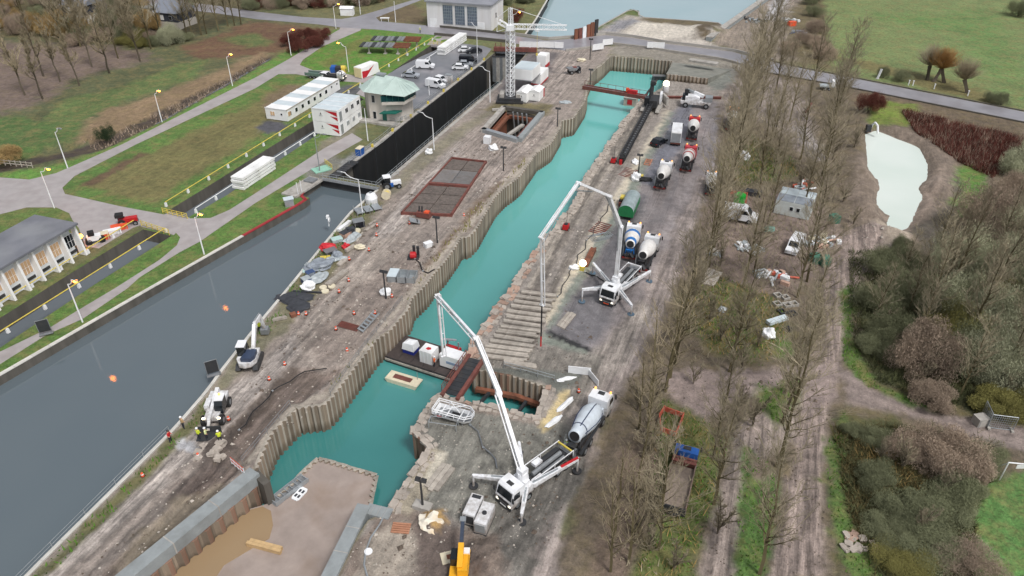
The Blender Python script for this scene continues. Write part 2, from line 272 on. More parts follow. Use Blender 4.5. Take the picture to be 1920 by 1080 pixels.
#  outline, colour as daylight shows it, edge softness m, edge noise m, grass, wet, ruts
ZONES = [
 # west: fields, woodland floor
 ([(-700,-300),(520,-260),(560,30),(480,140),(230,265),(60,330),(-700,420)], (92,98,68), 3, 3, .8, 0, 0),
 ([(-700,-300),(560,-260),(600,5),(480,20),(380,60),(330,88),(180,84),(60,70),(-700,60)], (92,86,62), 4, 5, .6, 0, 0),
 ([(-200,72),(140,84),(280,94),(285,112),(180,138),(150,150),(60,200),(-200,250)], (124,108,100), 4, 5, .35, 0, .2),
 ([(20,235),(60,212),(160,180),(250,150),(330,120),(330,130),(250,166),(160,200),(70,235)], (80,86,58), 2, 2, .8, 0, 0),
 ([(120,185),(240,160),(340,120),(400,105),(360,150),(260,180),(160,225),(60,250)], (98,118,68), 2, 3, 1, 0, 0),
 ([(100,268),(200,205),(300,178),(420,128),(520,80),(500,108),(350,190),(200,262)], (146,124,98), 1.5, 3, .5, 0, .2),
 ([(-200,230),(60,220),(160,235),(140,262),(40,290),(-200,330)], (84,112,60), 2, 3, 1, 0, 0),
 ([(330,88),(400,70),(470,38),(560,48),(615,58),(560,92),(480,102),(380,112)], (112,84,66), 2, 3, .5, 0, 0),
 ([(420,72),(470,62),(520,78),(470,92)], (96,110,64), 2, 3, .8, 0, 0),
 ([(130,275),(240,238),(430,143),(500,103),(518,103),(440,152),(300,228),(190,280),(0,322),(-80,318)], (74,64,58), .6, 1, .3, .4, 0),
 ([(200,280),(310,226),(440,153),(522,103),(600,70),(632,54),(640,60),(480,150),(230,275),(140,315),(60,338),(0,334),(-200,332),(-200,322),(0,325),(90,312)], (100,142,64), .5, .5, 1, 0, 0),
 # lawns by the towpath
 ([(-160,440),(0,400),(60,388),(125,392),(140,416),(150,432),(0,560),(-160,680)], (98,122,62), 1, 1, 1, 0, 0),
 ([(115,352),(140,330),(257,268),(480,160),(522,136),(600,145),(690,152),(712,146),(700,170),(560,262),(352,400),(305,404),(225,390),(150,372)], (92,126,60), .8, .8, 1, 0, 0),
 ([(165,352),(275,290),(480,190),(515,160),(600,170),(590,205),(480,262),(330,352),(290,378)], (120,116,74), 2, 2.5, .7, 0, .3),
 ([(150,348),(260,287),(278,287),(170,350)], (108,88,68), .6, .8, .2, 0, .2),
 ([(490,188),(545,158),(600,165),(560,190),(500,215)], (128,112,88), 1, 1.5, .3, 0, 0),
 ([(478,240),(500,226),(546,232),(530,246),(500,252)], (86,86,92), .5, .3, 0, .5, 0),
 ([(600,175),(650,160),(690,158),(680,172),(640,190)], (96,98,100), .5, .4, 0, .3, 0),
 ([(555,124),(605,82),(675,55),(705,54),(815,64),(845,74),(800,112),(712,150),(640,138),(587,136)], (94,140,54), .6, .6, 1, 0, 0),
 ([(600,120),(660,80),(690,66),(700,72),(640,110),(620,124)], (112,122,60), 1, 1, .8, 0, 0),
 ([(268,430),(320,404),(360,398),(500,300),(690,170),(716,160),(800,110),(850,76),(900,85),(720,262),(640,330),(570,380),(457,446),(286,545),(0,712),(-160,800),(-160,700),(0,590)], (92,126,58), .6, .6, 1, 0, 0),
 ([(-160,672),(0,584),(60,545),(268,428),(275,424),(40,572),(-160,690)], (90,112,58), .5, .6, 1, 0, 0),
 ([(600,268),(690,220),(790,180),(900,110),(912,116),(720,266),(660,310),(628,334),(560,372),(545,365),(590,310)], (132,128,112), .8, 1, .4, .2, 0),
 ([(620,292),(690,222),(760,225),(720,262),(660,300)], (106,112,76), 1, 1.2, .7, 0, 0),
 ([(640,300),(720,258),(915,108),(922,113),(724,270),(660,312),(634,331)], (150,150,148), .3, .2, 0, .3, 0),
 ([(568,310),(620,288),(640,305),(612,330),(578,338)], (128,128,120), .8, .6, .3, 0, 0),
 ([(860,60),(935,60),(930,90),(850,82)], (112,120,80), .6, .6, .7, 0, 0),
 # north: hall yard, spit of land, east field
 ([(640,-200),(985,-200),(1026,0),(1003,38),(984,64),(880,58),(800,48),(705,34),(775,0)], (112,116,76), 2, 2, .8, 0, 0),
 ([(700,30),(770,8),(800,20),(800,46),(710,38)], (110,96,74), 1.5, 2, .5, 0, 0),
 ([(1040,71),(1085,66),(1110,55),(1182,14),(1203,16),(1206,30),(1345,39),(1362,46),(1330,78),(1420,120),(1250,84),(1135,68)], (178,170,160), 1, 1, 0, 0, .4),
 ([(1110,58),(1182,15),(1203,17),(1203,31),(1172,28),(1120,58)], (92,112,62), .6, .8, 1, 0, 0),
 ([(1120,62),(1160,40),(1190,34),(1200,40),(1160,58)], (158,156,160), 1, 1.5, 0, .6, .4),
 ([(1200,30),(1347,40),(1352,47),(1300,50),(1200,39)], (110,100,80), 1, 1.5, .4, 0, 0),
 ([(1165,70),(1200,42),(1310,50),(1310,58),(1285,72),(1240,78)], (214,206,194), 1.5, 2, 0, 0, .2),
 ([(1235,84),(1240,72),(1290,70),(1330,80),(1320,90)], (196,188,178), 1, 1.5, 0, 0, 0),
 ([(1305,64),(1325,46),(1350,44),(1340,60),(1330,78),(1312,76)], (98,86,70), 1, 2, .3, 0, 0),
 ([(1440,-20),(1520,-60),(1540,0),(1530,60),(1540,105),(1480,118),(1420,105),(1330,80)], (150,138,126), 1.5, 2, .1, .2, .5),
 ([(1455,-20),(1480,-40),(1475,10),(1450,38),(1435,40)], (200,198,200), 1, 1, 0, .5, .3),
 ([(1480,20),(1535,-20),(1548,90),(1560,130),(1500,118),(1475,80)], (112,102,78), 2, 3, .6, 0, 0),
 ([(1535,-300),(2900,-300),(2900,330),(1920,206),(1600,142),(1552,118),(1538,60)], (122,140,88), 1.5, 2, 1, 0, 0),
 ([(1620,30),(1850,20),(1920,120),(1920,190),(1780,60)], (106,138,78), 8, 10, 1, 0, 0),
 ([(1538,100),(1650,138),(1760,172),(1890,200),(1870,180),(1780,150),(1680,128),(1600,110)], (118,112,72), 2, 3, .7, 0, 0),
 ([(1530,0),(1545,0),(1556,118),(1538,112)], (92,78,58), 1, 1.5, .5, 0, 0),
 # east: floor under the trees, tracks, willow thicket
 ([(1340,110),(1430,132),(1600,160),(1920,226),(2700,400),(2700,1700),(1000,1700),(1020,1080),(1150,700),(1260,500),(1330,300)], (118,106,92), 2, 2, .5, 0, .1),
 ([(1575,166),(1700,184),(1930,230),(1910,262),(1760,240),(1700,210),(1610,200)], (112,98,82), 1.5, 2, .5, 0, .2),
 ([(1640,188),(1722,196),(1712,236),(1640,238),(1620,232)], (120,140,60), 1, 1.5, 1, 0, 0),
 ([(1780,520),(2400,430),(2400,830),(1920,812),(1760,770),(1640,720),(1600,640),(1610,560),(1680,470)], (70,74,48), 3, 3, .8, 0, 0),
 ([(1690,205),(1920,258),(1920,300),(1860,330),(1790,300),(1720,250)], (92,64,54), 2, 2, .5, 0, 0),
 ([(1780,320),(1830,310),(1850,350),(1830,400),(1780,420),(1760,400)], (96,138,62), 1, 1.5, 1, 0, 0),
 ([(1590,420),(1605,300),(1640,235),(1720,245),(1790,300),(1792,370),(1770,420),(1720,470),(1660,450)], (138,124,112), 1.5, 2, .1, .1, .3),
 ([(1700,440),(1790,380),(1792,330),(1805,340),(1790,430),(1740,480)], (92,86,78), 1.2, 1.5, .2, 0, 0),
 ([(1640,410),(1690,420),(1700,445),(1720,470),(1650,460),(1630,430)], (186,172,156), 1, 1.5, 0, .2, .3),
 ([(1735,340),(1760,320),(1765,340),(1740,390),(1700,430),(1680,440)], (178,160,146), .6, .6, 0, 0, .2),
 ([(1560,440),(1640,420),(1660,440),(1620,520),(1590,620),(1580,690),(1560,760),(1545,900),(1555,1090),(1440,1090),(1490,870),(1500,760),(1540,640),(1545,520)], (166,150,142), 1, 1.2, .05, .2, 1),
 ([(1250,700),(1290,688),(1480,692),(1570,680),(1570,760),(1490,770),(1400,740),(1320,800),(1255,740)], (164,148,142), 1, 1.4, .05, .2, .1),
 ([(1570,690),(1600,700),(1660,740),(1760,775),(1930,800),(2200,830),(2200,900),(1920,846),(1800,812),(1690,776),(1590,756)], (152,138,132), .8, .8, .05, .2, .1),
 ([(1420,770),(1490,760),(1500,800),(1440,870),(1420,1090),(1300,1090),(1330,960),(1360,860),(1380,800)], (166,152,144), 1, 1.2, .05, .2, 1),
 ([(1260,500),(1330,380),(1500,350),(1580,420),(1560,520),(1430,560),(1300,540)], (138,122,114), 2, 2.5, .15, .1, .2),
 ([(1330,150),(1440,140),(1500,160),(1530,250),(1500,290),(1420,220),(1350,230)], (156,144,136), 1.5, 2, .1, .1, .6),
 ([(1480,240),(1510,235),(1560,290),(1530,310)], (168,160,156), 1, 1, .1, .1, 1),
 ([(1345,300),(1400,250),(1480,290),(1500,330),(1380,350)], (88,94,56), 2, 3, 1, 0, 0),
 ([(1270,560),(1330,510),(1460,560),(1480,620),(1430,690),(1330,660)], (96,96,62), 2, 3, .8, 0, 0),
 ([(1460,640),(1490,650),(1480,680),(1450,670)], (88,120,50), 1, 1.5, 1, 0, 0),
 ([(1420,720),(1495,715),(1490,760),(1450,800),(1425,770)], (92,112,56), 1, 1.5, 1, 0, 0),
 ([(1240,745),(1320,790),(1370,830),(1350,900),(1320,1000),(1300,1090),(1190,1090),(1230,930),(1215,820)], (98,108,60), 1.5, 2, .9, 0, 0),
 ([(1180,830),(1230,780),(1240,900),(1210,1000),(1160,1090),(1100,1090),(1140,960)], (122,106,94), 1.2, 1.5, .3, 0, 0),
 ([(1395,840),(1420,850),(1450,880),(1460,960),(1430,1090),(1375,1090),(1380,960)], (84,116,56), .8, 1, 1, 0, 0),
 ([(1405,850),(1440,860),(1450,890),(1415,900)], (140,124,112), 1, 1, .1, 0, 0),
 ([(1560,760),(1600,770),(1690,790),(1800,830),(1900,850),(1860,900),(1830,960),(1830,1090),(1560,1090),(1548,900)], (86,88,56), 1.5, 2, .8, 0, 0),
 ([(1548,840),(1580,770),(1595,790),(1580,860),(1600,1000),(1660,1090),(1590,1090),(1555,990)], (92,122,60), 1, 1.5, 1, 0, 0),
 ([(1830,905),(1900,885),(2300,880),(2300,1200),(1835,1200),(1822,1010)], (94,136,72), .8, 1, 1, 0, 0),
 ([(1575,540),(1600,530),(1600,640),(1640,720),(1770,772),(1740,770),(1620,722),(1580,680)], (90,118,58), .6, 1, 1, 0, 0),
 # island between the canals
 (ISLAND, (158,147,139), .5, 0, .03, .1, .35),
 ([(20,1120),(110,1085),(400,830),(560,660),(640,560),(720,470),(820,350),(900,280),(860,262),(740,390),(660,500),(560,620),(400,760),(340,815),(240,930),(40,1100)], (190,180,173), 1, 1, 0, .3, .95),
 ([(560,620),(700,450),(740,440),(700,560),(640,640),(580,690)], (182,170,160), 1.2, 1.5, 0, .1, .5),
 ([(640,560),(750,470),(790,520),(740,580),(680,660),(600,690),(580,650)], (150,138,130), 1.5, 1.5, .05, .1, .3),
 ([(140,1140),(330,930),(440,800),(540,690),(640,690),(560,760),(450,875),(240,1085)], (132,118,110), .8, .8, .05, .3, .7),
 ([(300,950),(380,850),(440,830),(400,880),(330,960)], (104,92,86), 1, 1.5, 0, .4, .6),
 ([(430,800),(540,690),(560,690),(445,812),(400,870),(390,850)], (104,92,84), .4, .6, 0, .3, .2),
 ([(250,1000),(330,930),(440,890),(330,1000),(220,1090)], (150,138,122), 1, 1.5, .1, .1, .3),
 ([(700,640),(770,555),(850,450),(880,430),(940,345),(1000,280),(985,275),(900,370),(820,470),(760,560),(690,640),(620,720),(600,745),(625,742)], (124,106,92), .8, 1, .35, 0, .1),
 ([(470,870),(555,766),(620,745),(705,636),(770,560),(862,447),(960,342),(1032,268),(1050,240),(1042,238),(950,335),(850,445),(755,560),(690,636),(610,735),(545,752),(450,866)], (176,166,154), .4, .4, 0, 0, 0),
 ([(860,262),(900,230),(1040,200),(1045,235),(1000,280),(900,370),(860,330)], (168,156,148), 1.5, 2, .02, .1, .8),
 ([(1010,92),(1105,95),(1080,140),(1030,210),(1020,160)], (174,162,154), 1.2, 1.5, .02, .1, .8),
 ([(940,130),(960,100),(1050,96),(1000,200),(930,210)], (118,112,112), 1.5, 1.5, 0, .3, 0),
 ([(905,205),(930,190),(1040,195),(1030,212),(1005,220),(930,215)], (120,112,84), 1, 1, .6, 0, 0),
 ([(700,372),(790,285),(862,235),(930,200),(925,212),(860,262),(790,318),(730,372)], (138,132,116), 1, 1, .3, .1, 0),
 ([(540,545),(640,405),(690,372),(722,378),(680,430),(600,545),(530,620),(490,630)], (118,114,88), 1, 1.2, .5, .1, 0),
 ([(430,670),(520,575),(560,590),(500,650),(410,740),(395,738)], (128,124,104), 1, 1, .4, 0, 0),
 ([(330,812),(395,738),(430,740),(360,815),(100,1075),(52,1090)], (112,112,78), .6, .7, .6, .1, 0),
 ([(335,826),(360,822),(378,840),(365,856),(330,842)], (200,200,204), .4, .6, 0, .7, 0),
 ([(375,835),(430,810),(445,830),(410,860),(380,862)], (92,82,76), .8, 1, 0, .3, .2),
 # east bank, wet yard and haul road
 (BASIN_R[::-1] + [(1145,85),(1250,88),(1360,112),(1340,220),(1300,380),(1220,560),(1150,720),(1090,860),(1050,1000),(980,1200),(560,1250),(598,1150),(690,975),(732,955)] + BASIN_R2[::-1] + NICHE[::-1], (158,150,143), .5, 0, 0, .15, .3),
 ([(1145,85),(1300,100),(1400,118),(1380,140),(1262,116),(1150,105)], (150,144,134), 1, 1, .1, .1, 0),
 ([(1262,118),(1370,130),(1380,150),(1340,175),(1325,157),(1252,148)], (138,140,132), .8, .8, 0, .4, 0),
 ([(985,545),(1047,420),(1096,337),(1145,265),(1215,185),(1235,190),(1165,290),(1110,370),(1060,460),(1000,560),(985,640),(930,660)], (172,163,152), .5, .4, 0, .1, .6),
 ([(1000,540),(1092,372),(1150,275),(1196,208),(1202,211),(1156,280),(1100,378),(1012,548)], (134,126,118), .2, .3, 0, .4, .6),
 ([(1028,545),(1118,380),(1172,285),(1212,216),(1217,219),(1178,290),(1125,386),(1038,552)], (134,126,118), .2, .3, 0, .4, .6),
 ([(912,672),(985,540),(1045,548),(985,682)], (108,100,94), .3, .3, 0, .2, 0),
 ([(1047,540),(1140,385),(1210,270),(1250,205),(1256,210),(1222,272),(1160,380),(1066,540),(1030,610),(1020,600)], (204,194,176), .2, .1, 0, .1, 0),
 ([(1066,540),(1160,380),(1222,272),(1256,210),(1268,205),(1235,272),(1200,345),(1140,450),(1085,545),(1030,625),(1105,655),(1095,668),(1010,640)], (140,146,136), .25, .12, 0, .3, 0),
 ([(1105,655),(1030,622),(1085,545),(1140,450),(1200,345),(1235,272),(1268,205),(1300,180),(1345,190),(1345,300),(1300,420),(1250,540),(1200,640),(1150,640)], (166,157,156), .8, .8, 0, 1, .2),
 ([(1105,655),(1030,622),(1085,545),(1150,430),(1200,360),(1215,370),(1190,440),(1165,540),(1150,600)], (124,121,124), 1.4, 1, 0, 1, .15),
 ([(1225,300),(1268,205),(1300,190),(1290,260),(1260,300),(1230,350),(1200,345)], (138,138,148), .6, .5, 0, 1, .1),
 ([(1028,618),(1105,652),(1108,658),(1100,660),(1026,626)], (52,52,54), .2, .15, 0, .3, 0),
 ([(1150,620),(1200,570),(1260,440),(1310,330),(1330,330),(1290,470),(1230,620),(1180,720),(1110,850),(1060,940),(1040,1090),(1000,1200),(900,1200),(1000,1000),(1040,880),(1080,780)], (170,158,152), 1.2, 1.2, 0, .5, .6),
 ([(1140,640),(1200,560),(1230,580),(1160,700),(1060,790),(1010,830),(1020,800)], (178,168,160), 1, 1, 0, .2, .8),
 ([(880,680),(950,660),(1050,655),(1130,670),(1110,730),(1060,780),(1035,720),(960,700)], (148,142,134), 1, 1, 0, .2, .6),
 ([(880,690),(960,690),(1060,700),(1095,690),(1085,720),(1050,735),(1030,722),(960,700)], (112,114,108), .6, .6, 0, .2, 0),
 ([(800,790),(850,765),(930,770),(1010,795),(1060,780),(1090,840),(1080,920),(1000,1010),(900,1000),(800,960),(740,960),(780,880)], (136,134,126), 1, 1.2, 0, .3, .5),
 ([(930,960),(1010,900),(1080,860),(1100,880),(1040,980),(980,1100),(900,1080)], (122,118,112), 1, 1.5, 0, .4, .6),
 ([(1010,800),(1052,735),(1070,728),(1060,760),(1035,800),(1020,812)], (216,196,150), .3, .4, 0, .1, 0),
 ([(840,745),(930,763),(1005,783),(1015,800),(930,780),(840,762)], (150,138,128), .4, .4, 0, .1, 0),
 ([(700,970),(760,945),(850,985),(940,1000),(950,1090),(980,1200),(560,1250),(640,1060)], (140,126,116), 1, 1.2, 0, .2, .3),
 ([(780,985),(850,985),(900,1020),(920,1090),(760,1090),(750,1020)], (108,96,90), 1.2, 1.5, 0, .3, .3),
 ([(790,960),(835,958),(850,985),(820,1000),(790,985)], (196,160,104), .5, .8, 0, .2, 0),
 ([(732,955),(780,880),(806,840),(835,850),(800,930),(770,965)], (176,166,148), .5, .5, 0, .1, 0),
 ([(820,850),(836,850),(800,915),(790,905)], (214,206,190), .3, .4, 0, 0, 0),
 ([(700,1000),(770,975),(770,1080),(650,1090)], (168,158,146), 1, 1.2, 0, .1, .2),
]
def height_at(P):
    """relief of the open ground, flat along water edges and roads"""
    h = .22*(fbm(P[:, 0]*.11, P[:, 1]*.11, 3)-.5) + .30*(fbm(P[:, 0]*.55+9, P[:, 1]*.55, 3)-.5)
    # ruts along the canal axis
    s = P[:, 0]*UY.x + P[:, 1]*UY.y; t = P[:, 0]*UX.x + P[:, 1]*UX.y
    h += .20*(fbm(s*.9, t*.06, 3)-.5)+.14*(fbm(s*2.1+7, t*.10, 2)-.5)
    h += .22*(fbm(P[:, 0]*1.5+3, P[:, 1]*1.5+8, 3)-.5)
    step = wpoly([(140,1140),(330,940),(430,806),(540,692),(640,690),(560,760),(450,875),(240,1085)])
    h -= .75*sstep(-.3, .5, sdist(P, step))
    pond = wpoly([(1627,246),(1645,240),(1722,270),(1738,300),(1738,320),(1725,370),(1700,420),(1680,425),(1648,400),(1650,350),(1632,310)])
    sd = sdist(P, pond); h *= .35+.65*sstep(1, 6, np.abs(sd+1)); h -= 1.5*sstep(-2.7, 1.7, sd); h += .45*sstep(-7, -2.0, sd)*(1-sstep(-1.8, .2, sd))*sstep(.3, .55, fbm(P[:, 0]*.2, P[:, 1]*.2, 2)+.1)
    ditch = wpoly([(-80,300),(150,262),(240,238),(430,143),(500,103),(518,103),(440,152),(300,228),(190,280),(0,322)]); h -= .9*sstep(-.5, 2, sdist(P, ditch))
    for (u, v, r, z) in MOUNDS:
        c = W(u, v); d = np.hypot(P[:, 0]-c.x, P[:, 1]-c.y); h += z*(1-sstep(r*.2, r, d*(.8+.4*fbm(P[:, 0]*.8, P[:, 1]*.8, 2))))
    return h
MOUNDS = [(1237,850,3.2,1.8), (1170,860,3,.8), (815,985,2.2,.9), (1325,62,9,2.0), (1215,190,6,.5), (410,845,3,.5), (650,215,5,.2), (1650,440,4,.8), (1610,330,6,1.0), (1700,455,5,1.0), (1760,350,5,.9), (1640,395,5,.9), (930,1060,4,.7), (1350,455,4,.8), (1210,960,4,.7), (1190,1050,4,.7)]
def build_ground():
    pts = []
    r2 = np.random.RandomState(11)
    vs = []
    v = -40.0
    while v < 1120:
        vs.append(v); v += 5.4
    for v in vs:
        us = np.arange(-60, 1985, 5.6); us = us + r2.uniform(-2, 2, len(us)); vv = v + r2.uniform(-2, 2, len(us))
        for u, w in zip(us, vv): p = W(u, w); pts.append((p.x, p.y))
    P = np.array(pts)
    holesW = [[(q.x, q.y) for q in wpoly(h)] for h in HOLES]
    # finer points along every cut edge
    cons = []; allp = []
    keep = np.ones(len(P), bool)
    for h in holesW: keep &= ~(inpoly(P, h) & (pdist(P, h) > .6)) & (pdist(P, h) > .25)
    allp = [tuple(p) for p in P[keep]]
    # coarse ground to the horizon
    for rr in (70, 120, 200, 320, 480, 700, 1100, 2000, 3200):
        for k in range(48):
            a = 2*math.pi*k/48; x, y = rr*math.cos(a), 130+rr*math.sin(a)
            yy = y; g = CAM_H
            # outside the finely covered part only
            dn = y*math.cos(CAM_P) + g*math.sin(CAM_P)
            if dn > 1:
                uu = 960+CAM_F*x/dn; vv = 540-CAM_F*(y*math.sin(CAM_P)-g*math.cos(CAM_P))/dn
                if -130 < uu < 2050 and -90 < vv < 1170: continue
            if any(inpoly(np.array([[x, y]]), h)[0] or pdist(np.array([[x, y]]), h)[0] < 2 for h in holesW): continue
            allp.append((x, y))
    edges = []
    for h in holesW:
        s = len(allp); allp += [tuple(q) for q in h]; n = len(h); edges += [(s+i, s+(i+1) % n) for i in range(n)]
    vo, eo, fo, *_ = delaunay_2d_cdt([Vector(p) for p in allp], edges, [], 0, 1e-4)
    V = np.array([(q.x, q.y) for q in vo]); F = np.array([f for f in fo if len(f) == 3])
    C = V[F].mean(axis=1); ok = np.ones(len(F), bool)
    for h in holesW: ok &= ~inpoly(C, h)
    F = F[ok]
    # heights
    dmin = np.full(len(V), 1e9)
    for h in holesW: dmin = np.minimum(dmin, pdist(V, h))
    for r in ROADS.values(): dmin = np.minimum(dmin, np.maximum(0, -sdist(V, [(q.x, q.y) for q in wpoly(r)])))
    for r in FLATS: dmin = np.minimum(dmin, np.maximum(0, -sdist(V, [(q.x, q.y) for q in wpoly(r)])))
    z = height_at(V) * sstep(.1, 2.2, dmin)
    far = np.hypot(V[:, 0], V[:, 1]-100); z *= 1-sstep(250, 400, far)
    # colours
    colr = np.tile(np.array(L(112, 112, 78)), (len(V), 1)); msk = np.tile(np.array([.7, 0, 0]), (len(V), 1))
    n1 = fbm(V[:, 0]*.35, V[:, 1]*.35, 4)-.5; n2 = fbm(V[:, 0]*1.3+40, V[:, 1]*1.3, 3)-.5
    for poly, c, soft, na, g, w, r in ZONES:
        pw = np.array([(q.x, q.y) for q in wpoly(poly)]); lo = pw.min(0)-soft-na-2; hi = pw.max(0)+soft+na+2
        ix = np.where((V[:, 0] > lo[0]) & (V[:, 0] < hi[0]) & (V[:, 1] > lo[1]) & (V[:, 1] < hi[1]))[0]
        if not len(ix): continue
        a = sstep(-soft*.6, soft*.6, sdist(V[ix], pw) + na*(1.6*n1[ix]+.9*n2[ix]))[:, None]
        colr[ix] = colr[ix]*(1-a) + np.array(L(*c))*a; msk[ix] = msk[ix]*(1-a) + np.array([g, w, r])*a
    near = (np.hypot(V[:, 0], V[:, 1]-100) < 260) & (dmin > .3)
    ix = np.where(near)[0]; g = np.zeros(len(ix)); rim = np.zeros(len(ix))
    for line in RUTS:
        pl = resample2([W(u, v) for u, v in line], 3.0)
        for i, q in enumerate(pl): q.x += .5*(_tab[(i*7) % 256, len(line)]-.5); q.y += .5*(_tab[(i*11) % 256, 3]-.5)
        for o in (-1.0, 1.0, -1.45, .7):
            d = pdist(V[ix], [(q.x, q.y) for q in shift2(pl, o)], False); w = .26 if abs(o) == 1 else .16
            g = np.maximum(g, np.exp(-(d/w)**2)*(1 if abs(o) == 1 else .55)); rim = np.maximum(rim, np.exp(-((d-.5)/.2)**2)*.5)
    g *= .55+.45*sstep(.3, .6, fbm(V[ix, 0]*.25, V[ix, 1]*.25, 2)); z[ix] += -.13*g+.06*rim*(1-g)
    gg = g[:, None]; colr[ix] = colr[ix]*(1-.36*gg)*(1+.10*rim[:, None]*(1-gg)); msk[ix, 1] = np.maximum(msk[ix, 1], .75*g); msk[ix, 0] *= 1-.6*g
    me = bpy.data.meshes.new('ground')
    me.from_pydata([(x, y, zz) for (x, y), zz in zip(V, z)], [], [tuple(f) for f in F])
    ca = me.color_attributes.new('zone_colour', 'FLOAT_COLOR', 'POINT'); ca.data.foreach_set('color', np.c_[colr, np.ones(len(V))].astype(np.float32).ravel())
    cb = me.color_attributes.new('zone_mask', 'FLOAT_COLOR', 'POINT'); cb.data.foreach_set('color', np.c_[msk, np.ones(len(V))].astype(np.float32).ravel())
    me.polygons.foreach_set('use_smooth', [True]*len(me.polygons))
    # up-facing
    import bmesh
    b = bmesh.new(); b.from_mesh(me); b.normal_update()
    fl = [f for f in b.faces if f.normal.z < 0]; bmesh.ops.reverse_faces(b, faces=fl); b.to_mesh(me); b.free()
    me.materials.append(ground_material())
    return struct(put('ground', me))
def resample2(pts, step):
    out = []
    for a, b in zip(pts[:-1], pts[1:]):
        k = max(1, round((b-a).length/step)); out += [a+(b-a)*(i/k) for i in range(k)]
    return out+[pts[-1].copy()]
def shift2(pts, d):
    q = []
    for i in range(len(pts)):
        e = pts[min(i+1, len(pts)-1)]-pts[max(i-1, 0)]; e.normalize(); q.append(pts[i]+Vector((-e.y, e.x, 0))*d)
    return q
RUTS = [[(60,1110),(330,870),(450,745),(560,625),(660,500),(730,410),(800,320),(860,255)],[(110,1100),(360,870),(480,740),(600,600),(700,480)],[(150,1110),(340,945),(440,858)],[(225,1080),(340,965),(460,852)],[(560,650),(640,590),(720,520)],[(700,520),(800,430),(880,335),(940,275),(1010,240),(1030,200)],[(690,590),(780,490),(860,385),(930,295),(1020,232)],[(1045,118),(1020,180),(985,235)],[(1075,102),(1050,140),(1030,200)],[(880,300),(930,290),(980,275),(1010,250)],
 [(1010,1090),(1060,930),(1090,840),(1120,760),(1180,660),(1230,580),(1270,480),(1300,380)],[(960,1090),(1020,960),(1060,850),(1080,770),(1130,690),(1190,600)],[(880,1010),(940,960),(1030,920),(1080,880)],[(830,900),(900,860),(980,850)],[(1000,800),(1050,830),(1060,900)],[(1050,660),(1100,690),(1110,740)],[(880,1040),(960,1000),(1040,930)],
 [(1450,1090),(1490,960),(1520,850),(1540,740),(1570,640),(1580,540),(1600,460),(1590,420)],[(1500,1090),(1525,960),(1540,860),(1552,760)],[(1345,1090),(1365,980),(1385,880),(1410,810),(1470,770),(1540,730)],[(1260,715),(1330,712),(1450,708),(1560,715)],[(1270,735),(1360,735),(1480,730)],[(1560,722),(1640,752),(1760,792),(1900,828)],[(1400,750),(1440,790),(1500,860)],[(1490,245),(1530,300)],[(1690,440),(1740,390),(1768,330)],[(1640,440),(1600,520)],[(1560,480),(1540,600),(1520,680)],[(1350,440),(1440,430),(1520,440)],[(1430,510),(1500,490),(1550,520)]]
FLATS = [[(750,405),(845,296),(912,308),(850,408)], [(905,262),(945,203),(1012,214),(972,268)]]
